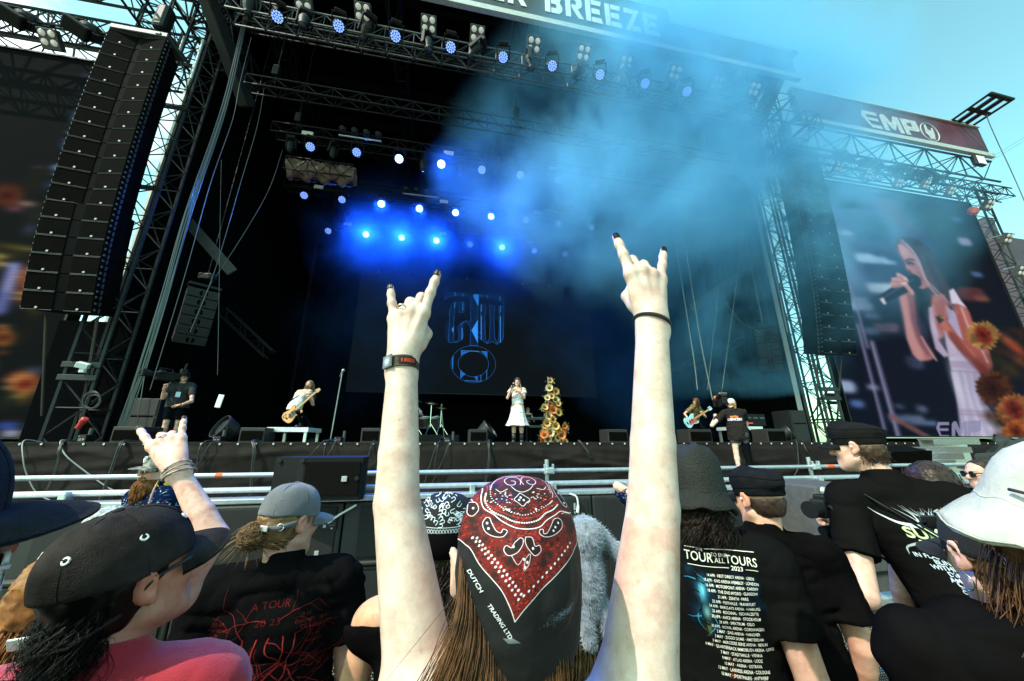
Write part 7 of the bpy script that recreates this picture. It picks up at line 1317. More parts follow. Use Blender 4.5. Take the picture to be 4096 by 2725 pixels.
# --- grey cap with the tour shirt of red veins
p = Person('person in grey cap with hair bun, black shirt printed with red veins', aF(1165, 2080, 1.38), 12, hyaw=-36, hpitch=6, skin=(.66, .36, .27), h=.006, hs=1.0, wide=1.12, group=GR); p.build()
pt_ = Paint(420, 460, (0, 0, 0), 0.0); r_ = random.Random(5)
def vein(x, y, a, l_, wd, dep):
    pts = [(x, y)]
    for i in range(int(l_)): a += r_.uniform(-.35, .35); x += 9 * math.cos(a); y += 9 * math.sin(a); pts.append((x, y))
    pt_.stroke(pts, wd * 2.6, rgb(90, 8, 10), .45, wd * 1.5); pt_.stroke(pts, wd * .8, rgb(180, 46, 50), .8, 1, w2=wd * .4); pt_.stroke(pts, wd * .3, rgb(235, 140, 135), .45, .6)
    if dep:
        for k in range(2 + dep): j = r_.randrange(1, len(pts)); vein(*pts[j], a + r_.choice((-1, 1)) * r_.uniform(.5, 1.3), l_ * .55, wd * .62, dep - 1)
for x0, a0, l_ in ((150, 1.6, 26), (185, 1.5, 28), (215, 1.65, 26), (250, 1.55, 28), (280, 1.5, 22), (120, 1.8, 18)): vein(x0, 150, a0, l_, 5.5, 2)
for x0, y0, a0 in ((150, 150, 3.6), (280, 150, -.4), (130, 260, 3.0), (300, 270, .2), (100, 350, 3.3), (320, 350, 0), (150, 200, 3.5), (280, 210, -.3), (140, 400, 2.8), (290, 400, .4), (180, 300, 1.9), (250, 300, 1.2), (120, 230, 2.6), (310, 240, .5), (200, 110, 3.4), (230, 110, -.2)): vein(x0, y0, a0, 12, 2.6, 1)
pt_.text('A TOUR', 205, 78, 19, rgb(150, 44, 44), .75, bend=lambda x: .0012 * (x - 205) ** 2); pt_.text('20 23', 205, 118, 16, rgb(150, 44, 44), .7, sx=1.3)
for i, (x, y, tx) in enumerate(((80, 110, '25-09 Warszawa PL'), (75, 200, '26-09 Warsaw PL'), (70, 290, '28-09 Berlin DE'), (110, 330, '29-09 Stuttgart DE'), (90, 400, '30-09 Eidenfels'), (300, 110, '17-10 Dolcourt DE'), (350, 130, '18-10 Dresden DE'), (330, 170, '19-10 Hausen'), (330, 225, '20-10 Vienna AT'), (360, 260, '20-10 Coesfeld'), (320, 305, '21-10 Osnabrück DE'), (330, 370, '22-10 Paris FR'), (330, 430, '24-10 Toulouse FR'), (205, 445, '26-10'))):
    for j, wd in enumerate(tx.split()): pt_.text(wd, x, y + j * 15, 9, rgb(190, 62, 58), .75)
M_t1 = imgmat('vein_tour_print', pt_.image('vein_tour_print'), base=(.006, .0055, .006), bump=.2); p.tee(M_t1, print_=(-.24, .24, .98, 1.47), seed=51, sleeve=.62, amp=.008); p.trousers()
M_capg = mat('cap_grey', (.115, .11, .125), .9, var=.25, scale=14, bump=.5, bscale=350, sheen=.25); capset(p, M_capg, seed=12, L_=.072); p.scalp(M_hl, zmin=-.07, grow=.007, face=.045, top=.022)
mb = MB(); c = p.Hp(-.01, -.125, -.045); L_ = []
for i in range(420):
    a, b = r_.uniform(0, 6.28), r_.uniform(0, 3.14); ax = V((math.sin(b) * math.cos(a), math.sin(b) * math.sin(a), math.cos(b))); q = ax.to_track_quat('Z', 'Y'); R_ = r_.uniform(.025, .043); s_ = r_.uniform(0, 6.28); L_.append([c + q @ V((R_ * math.cos(s_ + t), R_ * math.sin(s_ + t), .003 * math.sin(3 * t))) * (1 + .1 * r_.random()) for t in (0, .8, 1.6, 2.4)])
for i in range(260): x = r_.uniform(-.08, .08); p0 = p.Hp(x, -.09 + abs(x) * .6, r_.uniform(-.09, -.03)); L_.append([p0, p0.lerp(c, .5) + V((r_.uniform(-.012, .012), -.014, r_.uniform(-.01, .01))), c + V((r_.uniform(-.03, .03), r_.uniform(-.03, .01), r_.uniform(-.03, .03)))])
for i in range(60): a = r_.uniform(0, 6.28); L_.append([c, c + V((.04 * math.cos(a), -.01, .04 * math.sin(a))), c + V((.085 * math.cos(a), r_.uniform(-.03, .03), .06 * math.sin(a) - .03))])
p.strands(M_hl, L_, r0=.0013); mb = MB().path([p.Hp(-.085, -.04, -.015), p.Hp(-.07, -.09, -.022), p.Hp(0, -.124, -.02), p.Hp(.07, -.09, -.015), p.Hp(.088, -.04, .0)], .0085, 6); p.add(mb, 'cap_strap', M_capg, True); mb = MB().bbox(p.Hp(.035, -.121, -.017), (.03, .005, .018), p.Hr @ Euler((0, 0, .25)).to_matrix(), .002); p.add(mb, 'cap_buckle', M_alu); mb = MB().torus(p.Hp(.075, -.088, -.012), p.Hr @ V((.7, -.7, 0)), .010, .0018, 16, 5); p.add(mb, 'strap_ring', M_alu, True)
for a in (2.5, 3.7, 1.5): t = .5; c_ = (1 - t ** 2.4) ** (1 / 2.4); q = p.Hp(.089 * c_ * math.sin(a), .109 * c_ * math.cos(a) - .012, .020 + .113 * t); mb = MB().torus(q, (q - p.Hp(0, -.012, .03)).normalized(), .0036, .0012, 12, 5); p.add(mb, 'cap_eyelet', M_capg, True)
# --- black and white bandana over a black hat, half hidden left of the red bandana
p = Person('person in black and white paisley bandana, bare shoulder beside the raised arm', aF(1785, 2140, 1.15), -10, hyaw=-8, skin=(.66, .36, .22), h=.007, female=True, group=GR, wide=1.15); p.build(); p.tee(sleeve=0, neck=1.40, amp=.003, nm='vest'); p.trousers()
wp = Paint(256, 128, rgb(20, 20, 22))
for i in range(90):
    x, y, a = r_.uniform(0, 256), r_.uniform(0, 90), r_.uniform(0, 6.28); wp.stroke([tuple(q) for q in spline([(x, y), (x + 9 * math.cos(a), y + 7 * math.sin(a)), (x + 14 * math.cos(a + .8), y + 10 * math.sin(a + .8)), (x + 9 * math.cos(a + 1.9), y + 10 * math.sin(a + 1.9))], 5)], 2.2, rgb(215, 222, 228), 1)
for i in range(26): wp.stroke([(i * 10 + 5 + 4 * math.cos(t), 104 + 6 * math.sin(t)) for t in np.linspace(0, 6.3, 9)], 1.8, rgb(215, 222, 228), 1)
wp.stroke([(0, 93), (256, 93)], 2, rgb(220, 225, 230)); wp.stroke([(0, 115), (256, 115)], 2, rgb(220, 225, 230)); o = p.dome('bandana', imgmat('white_paisley', wp.image('white_paisley'), rough=.85), .094, .112, .02, .125, seed=14, wob=.005)
me = o.data; uvl = me.uv_layers.new(name='UVMap'); Lh = [(p.Hr.transposed() @ (v_.co - p.Hc)) / p.k for v_ in me.vertices]
for l_ in me.loops: h_ = Lh[l_.vertex_index]; uvl.data[l_.index].uv = ((math.atan2(h_.x, -h_.y) / 3.1416 * 1.5) % 1.0 if False else h_.x * 4.5 + .5, .05 + (h_.z - .02) / .105 * .92)
p.shell('hat_band', M_tee, [(.092, .112, -.035, -.012), (.097, .118, -.01, -.012), (.097, .117, .022, -.012), (.08, .1, .06, -.012)], 36); p.scalp(M_hd, zmin=-.09, grow=.008, face=.05, top=.0); curls(p, M_hd, 300, zr=(-.08, -.02), ln=(.06, .16), seed=22)
# --- long brown hair right of the red bandana, and the plush toy on its back
p = Person('person with long light brown hair mostly hidden behind the red bandana', aF(2235, 2270, 1.1), -12, hyaw=-6, skin=(.7, .42, .32), h=.008, female=True, group=GR); p.build(); p.tee(seed=61); p.trousers(); p.scalp(M_hl, zmin=-.09, grow=.012, face=.05); curls(p, M_hl, 520, xr=(-.06, .085), zr=(-.08, .02), ln=(.22, .36), wav=.014, seed=31, spread=.12)
cp_ = aF(2368, 2290, .9); t = thing('plush_toy', 'grey fluffy plush toy with floppy ears hanging beside the red bandana', 'plush toy', cp_); f = Field(np.array(list(cp_)) - .17, np.array(list(cp_)) + .17, .0045); Z3 = lambda x, y, z: cp_ + V((x, y, z)); f.ell(Z3(-.01, .01, -.01), (.042, .042, .085), .015); f.ell(Z3(-.01, 0, .075), (.04, .042, .042), .02); f.cap(Z3(.02, 0, .085), Z3(.082, -.01, .015), .015, .020, .006); f.cap(Z3(.082, -.01, .015), Z3(.088, -.01, .0), .020, .018, .006); f.cap(Z3(-.03, .02, .09), Z3(-.06, .02, .02), .016, .02, .008); f.cap(Z3(.02, 0, -.07), Z3(.028, -.01, -.135), .022, .014, .01); f.cap(Z3(-.02, 0, -.07), Z3(-.02, -.01, -.125), .022, .016, .01); f.noise(.003, (90, 90, 50), 2, True); Vt, Q = f.mesh()
o = mesh_np('body', Vt - np.array(list(cp_)), Q, mat('plush_grey', (.19, .21, .25), 1.0, var=.35, scale=60, sheen=.6), t); mb = MB(); N = vnormals(Vt, Q)
for i in range(0, len(Vt), 2): a = V(Vt[i] - np.array(list(cp_))); n_ = (V(N[i]) + V((r_.uniform(-.5, .5), r_.uniform(-.5, .5), r_.uniform(-.9, .1)))).normalized(); s_ = n_.orthogonal().normalized() * .0008; mb.add([a - s_, a + s_, a + n_ * r_.uniform(.005, .010)], [(0, 1, 2)])
o = mb.build('fur', mat('plush_grey', (0, 0, 0)), None); o.parent = t
# --- bucket hat and tour shirt
p = Person('person in a black bucket hat with a black concert tour shirt listing dates and cities', aF(2782, 1945, 1.38), -40, hyaw=-34, hpitch=6, skin=(.6, .34, .26), h=.006, hs=1.04, wide=1.02, group=GR); p.build()
tp = Paint(420, 640, (0, 0, 0), 0.0); WH = rgb(222, 218, 205)
for i in range(50): x, y = r_.gauss(90, 50), r_.uniform(130, 420); tp.ell(x, y, r_.uniform(14, 40), r_.uniform(20, 50), [rgb(12, 60, 90), rgb(20, 110, 160), rgb(8, 30, 46)][i % 3], .35, .8)
for i in range(30): x, y = r_.gauss(320, 50), r_.uniform(120, 300); tp.ell(x, y, r_.uniform(12, 36), r_.uniform(16, 50), [rgb(12, 60, 90), rgb(20, 100, 150), rgb(8, 30, 46)][i % 3], .35, .8)
tp.ell(96, 235, 26, 60, rgb(120, 205, 225), .85, .8); tp.ell(110, 340, 24, 40, rgb(150, 190, 170), .7, .8); tp.ell(110, 420, 20, 40, rgb(130, 120, 50), .7, .8)
for k in range(14):
    x, y, a = r_.uniform(60, 150), r_.uniform(170, 420), r_.uniform(0, 6.28); pts = [(x, y)]
    for j in range(7): a += r_.uniform(-.5, .5); x += 13 * math.cos(a); y += 13 * math.sin(a); pts.append((x, y))
    tp.stroke(pts, 7, [rgb(8, 12, 14), rgb(60, 140, 165)][k % 2], .9, 1, w2=1.2)
for k in range(8): x = r_.uniform(120, 260); tp.stroke([(x, 640), (x + r_.uniform(-20, 20), 600), (x + r_.uniform(-20, 20), r_.uniform(520, 580))], 5, rgb(190, 84, 24), .6, 3, w2=1)
tp.text('THE', 105, 28, 17, WH); tp.text('TOUR', 95, 86, 50, WH, sx=.82, bold=.01); tp.text('TO END', 212, 52, 20, WH, sx=.85); tp.text('ALL', 212, 86, 28, WH, sx=.85); tp.text('TOURS', 325, 84, 46, WH, sx=.78, bold=.01); tp.text('2023', 300, 117, 22, WH, bold=.02)
for y in (10, 34): pass
tp.stroke([(20, 16), (80, 14)], 4, WH); tp.stroke([(135, 14), (400, 8)], 4, WH); tp.stroke([(30, 112), (255, 108)], 4, WH); tp.stroke([(345, 106), (405, 104)], 4, WH)
for i, tx in enumerate(('14 APR · FIRST DIRECT ARENA · LEEDS', '15 APR · OVO ARENA WEMBLEY · LONDON', '16 APR · MOTORPOINT ARENA · CARDIFF', '18 APR · THE OVO HYDRO · GLASGOW', '21 APR · ZENITH · PARIS', '22 APR · FESTHALLE · FRANKFURT', '24 APR · BARCLAYS ARENA · HAMBURG', '25 APR · ROCKHAL · ESCH/ALZETTE', '28 APR · AVICII ARENA · STOCKHOLM', '29 APR · SPEKTRUM · OSLO', '30 APR · ROYAL ARENA · COPENHAGEN', '2 MAY · ZAG ARENA · HANOVER', '3 MAY · ZIGGO DOME · AMSTERDAM', '5 MAY · MERCEDES BENZ ARENA · BERLIN', '6 MAY · QUARTERBACK IMMOBILIEN ARENA · LEIPZIG', '7 MAY · STADTHALLE · VIENNA', '9 MAY · ATLAS ARENA · LODZ', '10 MAY · ARENA · OSTRAVA', '12 MAY · LANXESS ARENA · COLOGNE', '13 MAY · SPORTPALEIS · ANTWERP')):
    tp.text(tx, 255, 158 + i * 25, 14, WH, bold=.022, sx=.72)
M_t2 = imgmat('tour_print', tp.image('tour_print'), base=(.006, .006, .006), bump=.2); p.tee(M_t2, print_=(-.065, .155, 1.13, 1.465), seed=71, sleeve=.6, amp=.005); p.trousers()
M_buck = mat('bucket_black', (.013, .013, .011), .75, var=.35, scale=9, bump=.6, bscale=160, spec=.25)
def bucket(p, m, rx=.090, ry=.110, ztop=.135, zb=-.012, fl=.022, drop=.06, seed=0, tilt=0.0, nm='bucket'):
    r2 = random.Random(seed); ph = [r2.uniform(0, 6.28) for _ in range(8)]; fn = lambda a, z: .006 * math.sin(2 * a + ph[0]) * (z < zb) + .003 * math.sin(5 * a + ph[1]) * (z < zb) + .0045 * math.sin(3 * a + ph[2] + z * 25) + .0035 * math.sin(7 * a + ph[3] + z * 70) + .002 * math.sin(13 * a + ph[4] - z * 110) + tilt * math.cos(a)
    pr = [(rx + fl, ry + fl, zb - drop, -.012), (rx + fl * .93, ry + fl * .93, zb - drop * .82, -.012), (rx + fl * .6, ry + fl * .6, zb - drop * .5, -.012), (rx + fl * .3, ry + fl * .3, zb - drop * .22, -.012), (rx + .004, ry + .004, zb, -.012), (rx + .001, ry + .001, zb + .02, -.012), (rx * .99, ry * .99, zb + .05, -.012), (rx * .94, ry * .94, ztop - .045, -.012), (rx * .85, ry * .85, ztop - .024, -.012), (rx * .70, ry * .70, ztop - .008, -.012), (rx * .48, ry * .48, ztop, -.012), (rx * .25, ry * .25, ztop + .003, -.012), (rx * .1, ry * .1, ztop + .003, -.012)]
    o = p.shell(nm + '_hat', m, pr, 60, fn)
    mb = MB()
    for zz, k in ((zb + .002, 1.012), (zb - drop * .95, 1 + fl / rx + .004)): mb.path([p.Hp((rx + .002) * k * math.sin(t), (ry + .002) * (1 + (k - 1) * rx / ry) * math.cos(t) - .012, zz + fn(t, zz) ) for t in np.linspace(0, 6.283, 50)], .0018, 4)
    p.add(mb, 'hat_seam', m, True); return o
bucket(p, M_buck, seed=3); p.scalp(M_hd, zmin=-.09, grow=.008, face=.04, top=0); curls(p, M_hd, 420, zr=(-.10, -.05), ln=(.04, .11), wav=.012, seed=41, spread=.45, r0=.0011)
# --- flat cap man
M_flat = mat('flat_cap', (.009, .009, .011), 1, var=.3, scale=20, bump=.4, bscale=400, spec=.05)
def fieldcap(p, m, seed=0, L_=.06, sq=1.0, dz=0.0):
    p.shell('cap_crown', m, [(.084, .105, .0 + dz, -.012), (.0875, .1085, .006 + dz, -.012), (.088, .109, .028 + dz, -.012), (.0915, .113, .042 + dz, -.012), (.0945, .116, .060 + dz, -.014), (.0925, .113, .078 + dz, -.014), (.083, .101, .094 + dz, -.012), (.066, .08, .105 + dz, -.010), (.045, .055, .112 + dz, -.008), (.02, .03, .115 + dz, -.006)], 44, lambda a, z: .004 * math.sin(3 * a + seed) * (z > .04) + .012 * math.cos(a) * (z > .05) + .0025 * math.sin(11 * a + seed + z * 60) * (z > .035))
    mb = MB().path([p.Hp(.0915 * math.sin(t), .1125 * math.cos(t) - .012, .034 + dz) for t in np.linspace(0, 6.283, 48)], .0016, 4).path([p.Hp(.0935 * math.sin(t), .1145 * math.cos(t) - .014, .078 + dz + .012 * math.cos(t) + .004 * math.sin(3 * t + seed)) for t in np.linspace(0, 6.283, 48)], .0014, 4); p.add(mb, 'cap_seam', m, True); p.brim('cap_brim', m, .086, .107, .006 + dz, -.012, L_, 1.0, .012, 0, .018)
p = Person('person in flat black cap and plain black shirt with an ear plug', aF(3030, 1990, 1.62), -26, hyaw=2, hpitch=6, skin=(.72, .40, .28), h=.006, hs=1.0, wide=1.1, group=GR); p.build(); p.tee(seed=81, sleeve=.6); p.trousers(); fieldcap(p, M_flat, 1.0, dz=.010); p.scalp(hairmat('short_hair', (.04, .022, .016)), zmin=-.085, grow=.002, face=-.005, noise_=.002, top=0); mb = MB().lathe(p.Hp(-.094, -.008, -.002), [(.004, 0), (.0045, .006), (0, .008)], p.Hr @ V((-1, 0, 0)), 10); p.add(mb, 'ear_plug', M_white, True)
# --- photographer at the right
p = Person('person in black field cap and festival shirt holding up a photo camera', aF(3425, 1785, 1.86), -34, hyaw=20, hpitch=2, lean=(-.27, .12), skin=(.70, .43, .34), h=.0055, hs=.90, wide=1.0, group=GR)
cpos = aF(3290, 2030, 1.9); p.build(arms={1: (aF(3800, 2350, 1.9), aF(3390, 2110, 2.0), aF(3310, 2050, 2.0) - aF(3390, 2110, 1.98)), -1: (aF(3462, 2385, 1.72), aF(3275, 2400, 1.92), V((-.7, .6, .1)))}, pose=('grip', 'grip'), hdors=(V((0, -.5, -1)), V((.6, -.6, .2))))
sp_ = Paint(420, 660, (0, 0, 0), 0.0); GW = rgb(205, 212, 220)
for k in range(22): a = -1.57 + r_.uniform(-.9, .9); x, y = 215 + r_.uniform(-70, 70), 110; sp_.stroke([tuple(q) for q in spline([(x, y), (x + 40 * math.cos(a), y + 40 * math.sin(a)), (x + 75 * math.cos(a + r_.uniform(-.5, .5)), y + 80 * math.sin(a))], 5)], 6, GW, .9, .8, w2=1)
for s_ in (-1, 1): sp_.stroke([tuple(q) for q in spline([(215 + s_ * 60, 120), (215 + s_ * 130, 105), (215 + s_ * 190, 50)], 6)], 20, GW, .95, .8, w2=2); sp_.stroke([tuple(q) for q in spline([(215 + s_ * 90, 190), (215 + s_ * 150, 215), (215 + s_ * 165, 250)], 6)], 14, GW, .85, .8, w2=2)
sp_.text('SUMMER', 215, 172, 46, rgb(196, 205, 160), bold=.03, sx=1.0); sp_.text('BREEZE', 215, 222, 42, rgb(196, 205, 160), bold=.03)
for i, tx in enumerate(('IN FLAMES  MACHINE HEAD', 'BLIND GUARDIAN', 'WITHIN TEMPTATION', 'DIMMU BORGIR', 'AMATON · TARJA', 'DONOTS · ILL NINO', 'CULT OF LUNA · AXE', 'STATIC-X · FIT FOR', 'DIE APOKALYPT', 'ROYAL REPUBLIC', "FIDDLER'S GREEN", 'BREAKDOWN OF SANITY', 'BORKNAGAR · MANTAR', 'SUFFOCATION · URNE', 'OMNIUM GATHERUM · FEN', 'CHARLOTTE WESSELS · IRA', 'ANGELUS APATRIDA · ORB', 'APRIL ART · NON EST DEUS', 'CYTOTOXIN · HELLRIPPER', 'LOST SOCIETY · ELVENKING', 'ALT · MASTER · BAEST', 'LAND · AEPHANEMER', 'THE GRAVE · HIDDEN', 'ABSOLUT · COFFIN FEEDER', 'DAY · AVRALIZE · CODE', 'EFFECTS · NATTVERD', 'OUR LIT · THE PROPHECY', 'SEVEN BLOOD · CELL', 'FRAY · MY DELIGHT', 'SILENCER · SON')):
    s_ = 19 if i < 5 else (14 if i < 12 else 11); y = 256 + (i * 22 if i < 5 else 110 + (i - 5) * 17 if i < 12 else 229 + (i - 12) * 13.5); sp_.text(tx, 215, y, s_ * .92, rgb(190, 198, 215), bold=.03, sx=.95)
M_t3 = imgmat('lineup_print', sp_.image('lineup_print'), base=(.006, .0055, .0055), bump=.2); p.tee(M_t3, print_=(-.17, .17, .90, 1.43), seed=91, sleeve=.62, amp=.006); p.trousers(); fieldcap(p, mat('field_cap', (.010, .0095, .0095), 1, var=.25, scale=20, bump=.4, bscale=400, spec=.05), 2.3, .066, dz=.008)
p.scalp(hairmat('cropped_hair', (.05, .028, .018)), zmin=-.075, grow=.004, face=-.01, noise_=.003, top=0); curls(p, hairmat('cropped_hair', (0, 0, 0)), 500, zr=(-.075, -.01), yb=-.098, ln=(.012, .03), wav=.002, seed=51, spread=.1)
mb = MB().lathe(p.Hp(-.094, -.008, -.002), [(.004, 0), (.0045, .006), (0, .009)], p.Hr @ V((-1, 0, 0)), 10); p.add(mb, 'ear_plug', M_white, True); mb = MB().path([p.P(.05, .06, 1.49), p.P(-.12, .0, 1.475), p.P(-.13, -.08, 1.44), p.P(-.02, -.135, 1.30)], .0045, 6); p.add(mb, 'camera_strap', M_blk2, True)
t = thing('photo_camera', 'black photo camera with tilted rear screen held by the man in the field cap', 'camera', cpos); R_ = Euler((0, 0, rad(24))).to_matrix()
MB().bbox(cpos, (.13, .06, .085), R_, .01).bbox(cpos + V((0, 0, .048)), (.05, .05, .025), R_, .008).build('body', M_blk, t); MB().lathe(cpos + R_ @ V((-.075, .0, .0)), [(.034, 0), (.034, .03), (.038, .035), (.038, .06), (.03, .06)], R_ @ V((-1, .25, 0)), 20).build('lens', M_blk2, t, smooth=False)
q = cpos + R_ @ V((.01, -.055, -.01)); Rs = R_ @ Euler((rad(-38), 0, rad(0))).to_matrix(); s_ = MB().bbox(q, (.105, .008, .07), Rs, .003).build('rear_screen', M_blk, t); MB().bbox(q + Rs @ V((0, -.005, 0)), (.09, .002, .058), Rs, .0008).build('glass', mat('lcd_glass', (.01, .02, .04), .08, emit=(.02, .05, .12), estr=.6), s_)
c2 = aF(3345, 2130, 1.9); t = thing('small_camera', 'second small black camera hanging by a cord under the photo camera', 'camera', c2); MB().bbox(c2, (.06, .045, .1), Euler((.2, .35, .3)).to_matrix(), .008).build('body', M_blk, t); MB().lathe(c2 + V((-.03, 0, .01)), [(.024, 0), (.024, .045), (.018, .045)], (-1, .1, -.1), 16).lathe(c2 + V((0, -.022, .02)), [(.013, 0), (.013, .006), (.008, .008)], (0, -1, .2), 14).build('lens', M_blk2, t); MB().path(spline([tuple(c2 + V((-.02, -.02, .04))), tuple(c2 + V((-.05, -.03, -.06))), tuple(c2 + V((-.02, -.03, -.12))), tuple(c2 + V((.03, -.03, -.05)))], 8), .002, 5).build('cord', M_cable, t)
# --- dark hair behind the photographer, man in sunglasses
p = Person('person with glossy dark brown hair seen from behind the photographer', aF(3740, 1955, 1.9), -50, hyaw=-62, hpitch=12, skin=(.6, .36, .28), h=.009, hs=1.1, group=GR); p.build(); p.tee(seed=101); p.trousers(); p.scalp(M_hd, zmin=-.09, grow=.014, face=.06, noise_=.003); curls(p, M_hd, 500, xr=(-.09, .09), zr=(-.06, .09), yb=-.11, ln=(.1, .2), wav=.006, seed=71, r0=.0022)
p = Person('person with sunglasses peeping over the crowd beside the white hat', aF(3925, 1895, 3.0), 110, hyaw=70, skin=(.62, .36, .27), h=.010, group=GR); p.build(); p.tee(seed=111); p.trousers(); p.eyeglasses(M_blkpl, M_lensd, r_=.004); p.scalp(M_hd, zmin=-.02, grow=.006, face=.03)
# --- tattooed arm on the rail behind the raised right arm
p = Person('person in floral shirt leaning a tattooed forearm on the steel rail', aF(2600, 1905, 3.35), 160, skin=(.62, .4, .33), h=.010, z0=0.0, group=GR)
def tat(Vt, c): n = vnoise(Vt * 22, 5) + .5 * vnoise(Vt * 50, 2); m = np.clip((n - .1) * 5, 0, 1)[:, None] * .75 * ((Vt[:, 2:3] < 1.35) & (np.abs(Vt[:, 0:1]) > .17)); return c * (1 - m) + np.array((.07, .13, .13)) * m
p.build(arms={1: (aF(2470, 1945, 3.35), aF(2545, 1985, 3.25), V((.6, -.6, -.25)))}, extra=tat); o = p.tee(M_haw, sleeve=.8, print_=(-.2, .0, 1.2, 1.4), seed=121); o.data.attributes['printmask'].data.foreach_set('value', np.ones(len(o.data.vertices), np.float32)); p.trousers()
# --- black cap with sunglasses (right edge)
p = Person('person with hoop earring, curly brown hair and sunglasses on a black cap', aF(3995, 2215, .88), -22, hyaw=-26, hpitch=2, skin=(.74, .50, .41), h=.0055, hs=1.0, female=True, group=GR, wide=1.0); p.build(); p.tee(seed=131, sleeve=.6); p.trousers()
M_vis = mat('visor_black', (.008, .007, .007), 1, bump=.4, bscale=400); p.brim('visor_brim', M_vis, .086, .106, .012, -.01, .085, 1.05, .02, 0, .02); p.dome('cap_crown', M_vis, seed=77)
mb = MB()
for a in (-1, 1): mb.path([p.Hp(a * .03, .125, .05), p.Hp(a * .075, .1, .045), p.Hp(a * .091, .02, .03), p.Hp(a * .09, -.02, .005)], .0024, 6); mb.bbox(p.Hp(a * .034, .118, .048), (.05, .006, .03), p.Hr, .004)
p.add(mb, 'sunglasses', M_blkpl, True); p.scalp(M_hb, zmin=-.09, grow=.008, face=.0, top=.026); curls(p, M_hb, 900, xr=(-.05, .10), zr=(-.09, .02), yb=-.115, ln=(.16, .38), wav=.022, seed=81, spread=.3, r0=.0014)
mb = MB().torus(p.Hp(-.086, -.006, -.062), p.Hr @ V((.9, .3, 0)), .017, .0014, 22, 6); p.add(mb, 'earring', mat('silver', (.8, .8, .8), .2, 1.0), True); mb = MB().path([p.P(-.12, .06, 1.47), p.P(-.12, -.02, 1.50), p.P(-.11, -.09, 1.45), p.P(-.07, -.14, 1.3)], .012, 6); p.add(mb, 'bag_strap', mat('strap_grey', (.05, .05, .055), .8))
# --- white sun hat (right edge, nearest)
p = Person('person at the right edge in a crumpled white sun hat with dark cord', aF(4250, 2120, .64), -40, hyaw=-58, hpitch=0, skin=(.74, .50, .41), h=.006, female=True, group=GR); p.build(); p.tee(seed=141, sleeve=.6); p.trousers(); p.scalp(M_hb, zmin=-.09, grow=.008, face=.02, top=.02); curls(p, M_hb, 700, xr=(-.085, .09), zr=(-.09, -.01), yb=-.10, ln=(.2, .4), wav=.02, seed=142, spread=.25, r0=.0009)
M_sunh = mat('sun_hat_white', (.40, .375, .31), .95, var=.2, scale=9, bump=.25, bscale=70, spec=.1); p.Hr = p.Hr @ Euler((rad(-6), rad(24), 0)).to_matrix(); bucket(p, M_sunh, .092, .112, .130, .006, .034, .058, seed=9, nm='sun')
mb = MB().path([p.Hp(-.07, -.10, .03), p.Hp(-.06, -.118, .03), p.Hp(-.03, -.134, .032), p.Hp(-.01, -.134, .028)], .0028, 6).path([p.Hp(-.05, -.125, .03), p.Hp(-.055, -.13, .055)], .0022, 5).lathe(p.Hp(-.045, -.128, .024), [(.010, 0), (.010, .004), (0, .006)], p.Hr @ V((-.3, -1, 0)), 12); p.add(mb, 'hat_cord', mat('hat_cord', (.03, .02, .015), .7), True)
# ================================================================ the performers and camera crew
M_wht = mat('white_cotton', (.62, .60, .57), .85, bump=.3, bscale=200); M_boot = mat('black_boot', (.015, .015, .016), .5); M_shirtbk = mat('plain_black_shirt', (.012, .012, .013), .9)
def guitar(a, c, lab, colr, pg, up, face, sc_=1.0, bass=False, spl=None):
    """a = bottom of the body, c = tip of the head; up = direction across the body, face = direction the strings look"""
    a, c = V(a), V(c); d = (c - a); L_ = d.length; d.normalize(); n = (V(face) - d * V(face).dot(d)).normalized(); u = n.cross(d).normalized(); s_ = L_
    t = thing('bass_guitar' if bass else 'electric_guitar', lab, 'guitar', a)
    out_ = [(.0, .02), (.02, .10), (.09, .15), (.17, .135), (.23, .115), (.30, .145), (.36, .155), (.39, .12), (.355, .07), (.33, .03), (.33, -.03), (.36, -.07), (.40, -.10), (.41, -.13), (.37, -.15), (.30, -.135), (.23, -.11), (.17, -.13), (.09, -.155), (.02, -.11)]
    out_ = [tuple(q) for q in spline(out_ + [out_[0]], 3)][:-1]
    MB().prism([(q[0] * s_, q[1] * s_) for q in out_], a - n * .02, d, u, .042 if (d.cross(u)).dot(n) > 0 else -.042).build('body', mat('guitar_' + colr[0], colr[1], .25, coat=.5, var=.15, scale=5), t)
    sg = 1 if (d.cross(u)).dot(n) > 0 else -1; R_ = Matrix((d, u, d.cross(u))).transposed()
    MB().prism([(q[0] * s_, q[1] * s_) for q in [(.1, -.02), (.14, -.1), (.25, -.09), (.36, -.12), (.37, -.05), (.33, .03), (.2, .04)]], a + n * .0225, d, u, .003 * sg).build('pickguard', mat('pickguard_' + pg[0], pg[1], .4), t)
    MB().bbox(a + d * (.60 * s_) + n * .026, (.56 * s_, .05, .02), R_, .006).build('neck', mat('maple_neck', (.36, .2, .08), .4, var=.2, scale=12), t)
    MB().prism([(.0, -.025), (.02, .03), (.12 * s_, .035), (.12 * s_, -.04), (.04, -.05)], a + d * (.88 * s_) + n * .01, d, u, .02 * sg).build('headstock', mat('guitar_' + colr[0], colr[1], .25) if not bass else mat('maple_neck', (0, 0, 0)), t)
    m = MB()
    for k in range(4 if bass else 6): m.lathe(a + d * (.9 * s_ + .1 * s_ * k / 6) + u * .045 + n * .015, [(.008, 0), (.012, .01), (.006, .022)], u, 8)
    m.build('tuner', M_chr, t); m = MB()
    for k in (.16, .24): m.bbox(a + d * (k * s_) + n * .028, (.03, .08, .012), R_, .004)
    m.bbox(a + d * (.07 * s_) + n * .026, (.035, .075, .012), R_, .003); m.build('pickup', M_blk2, t); return t
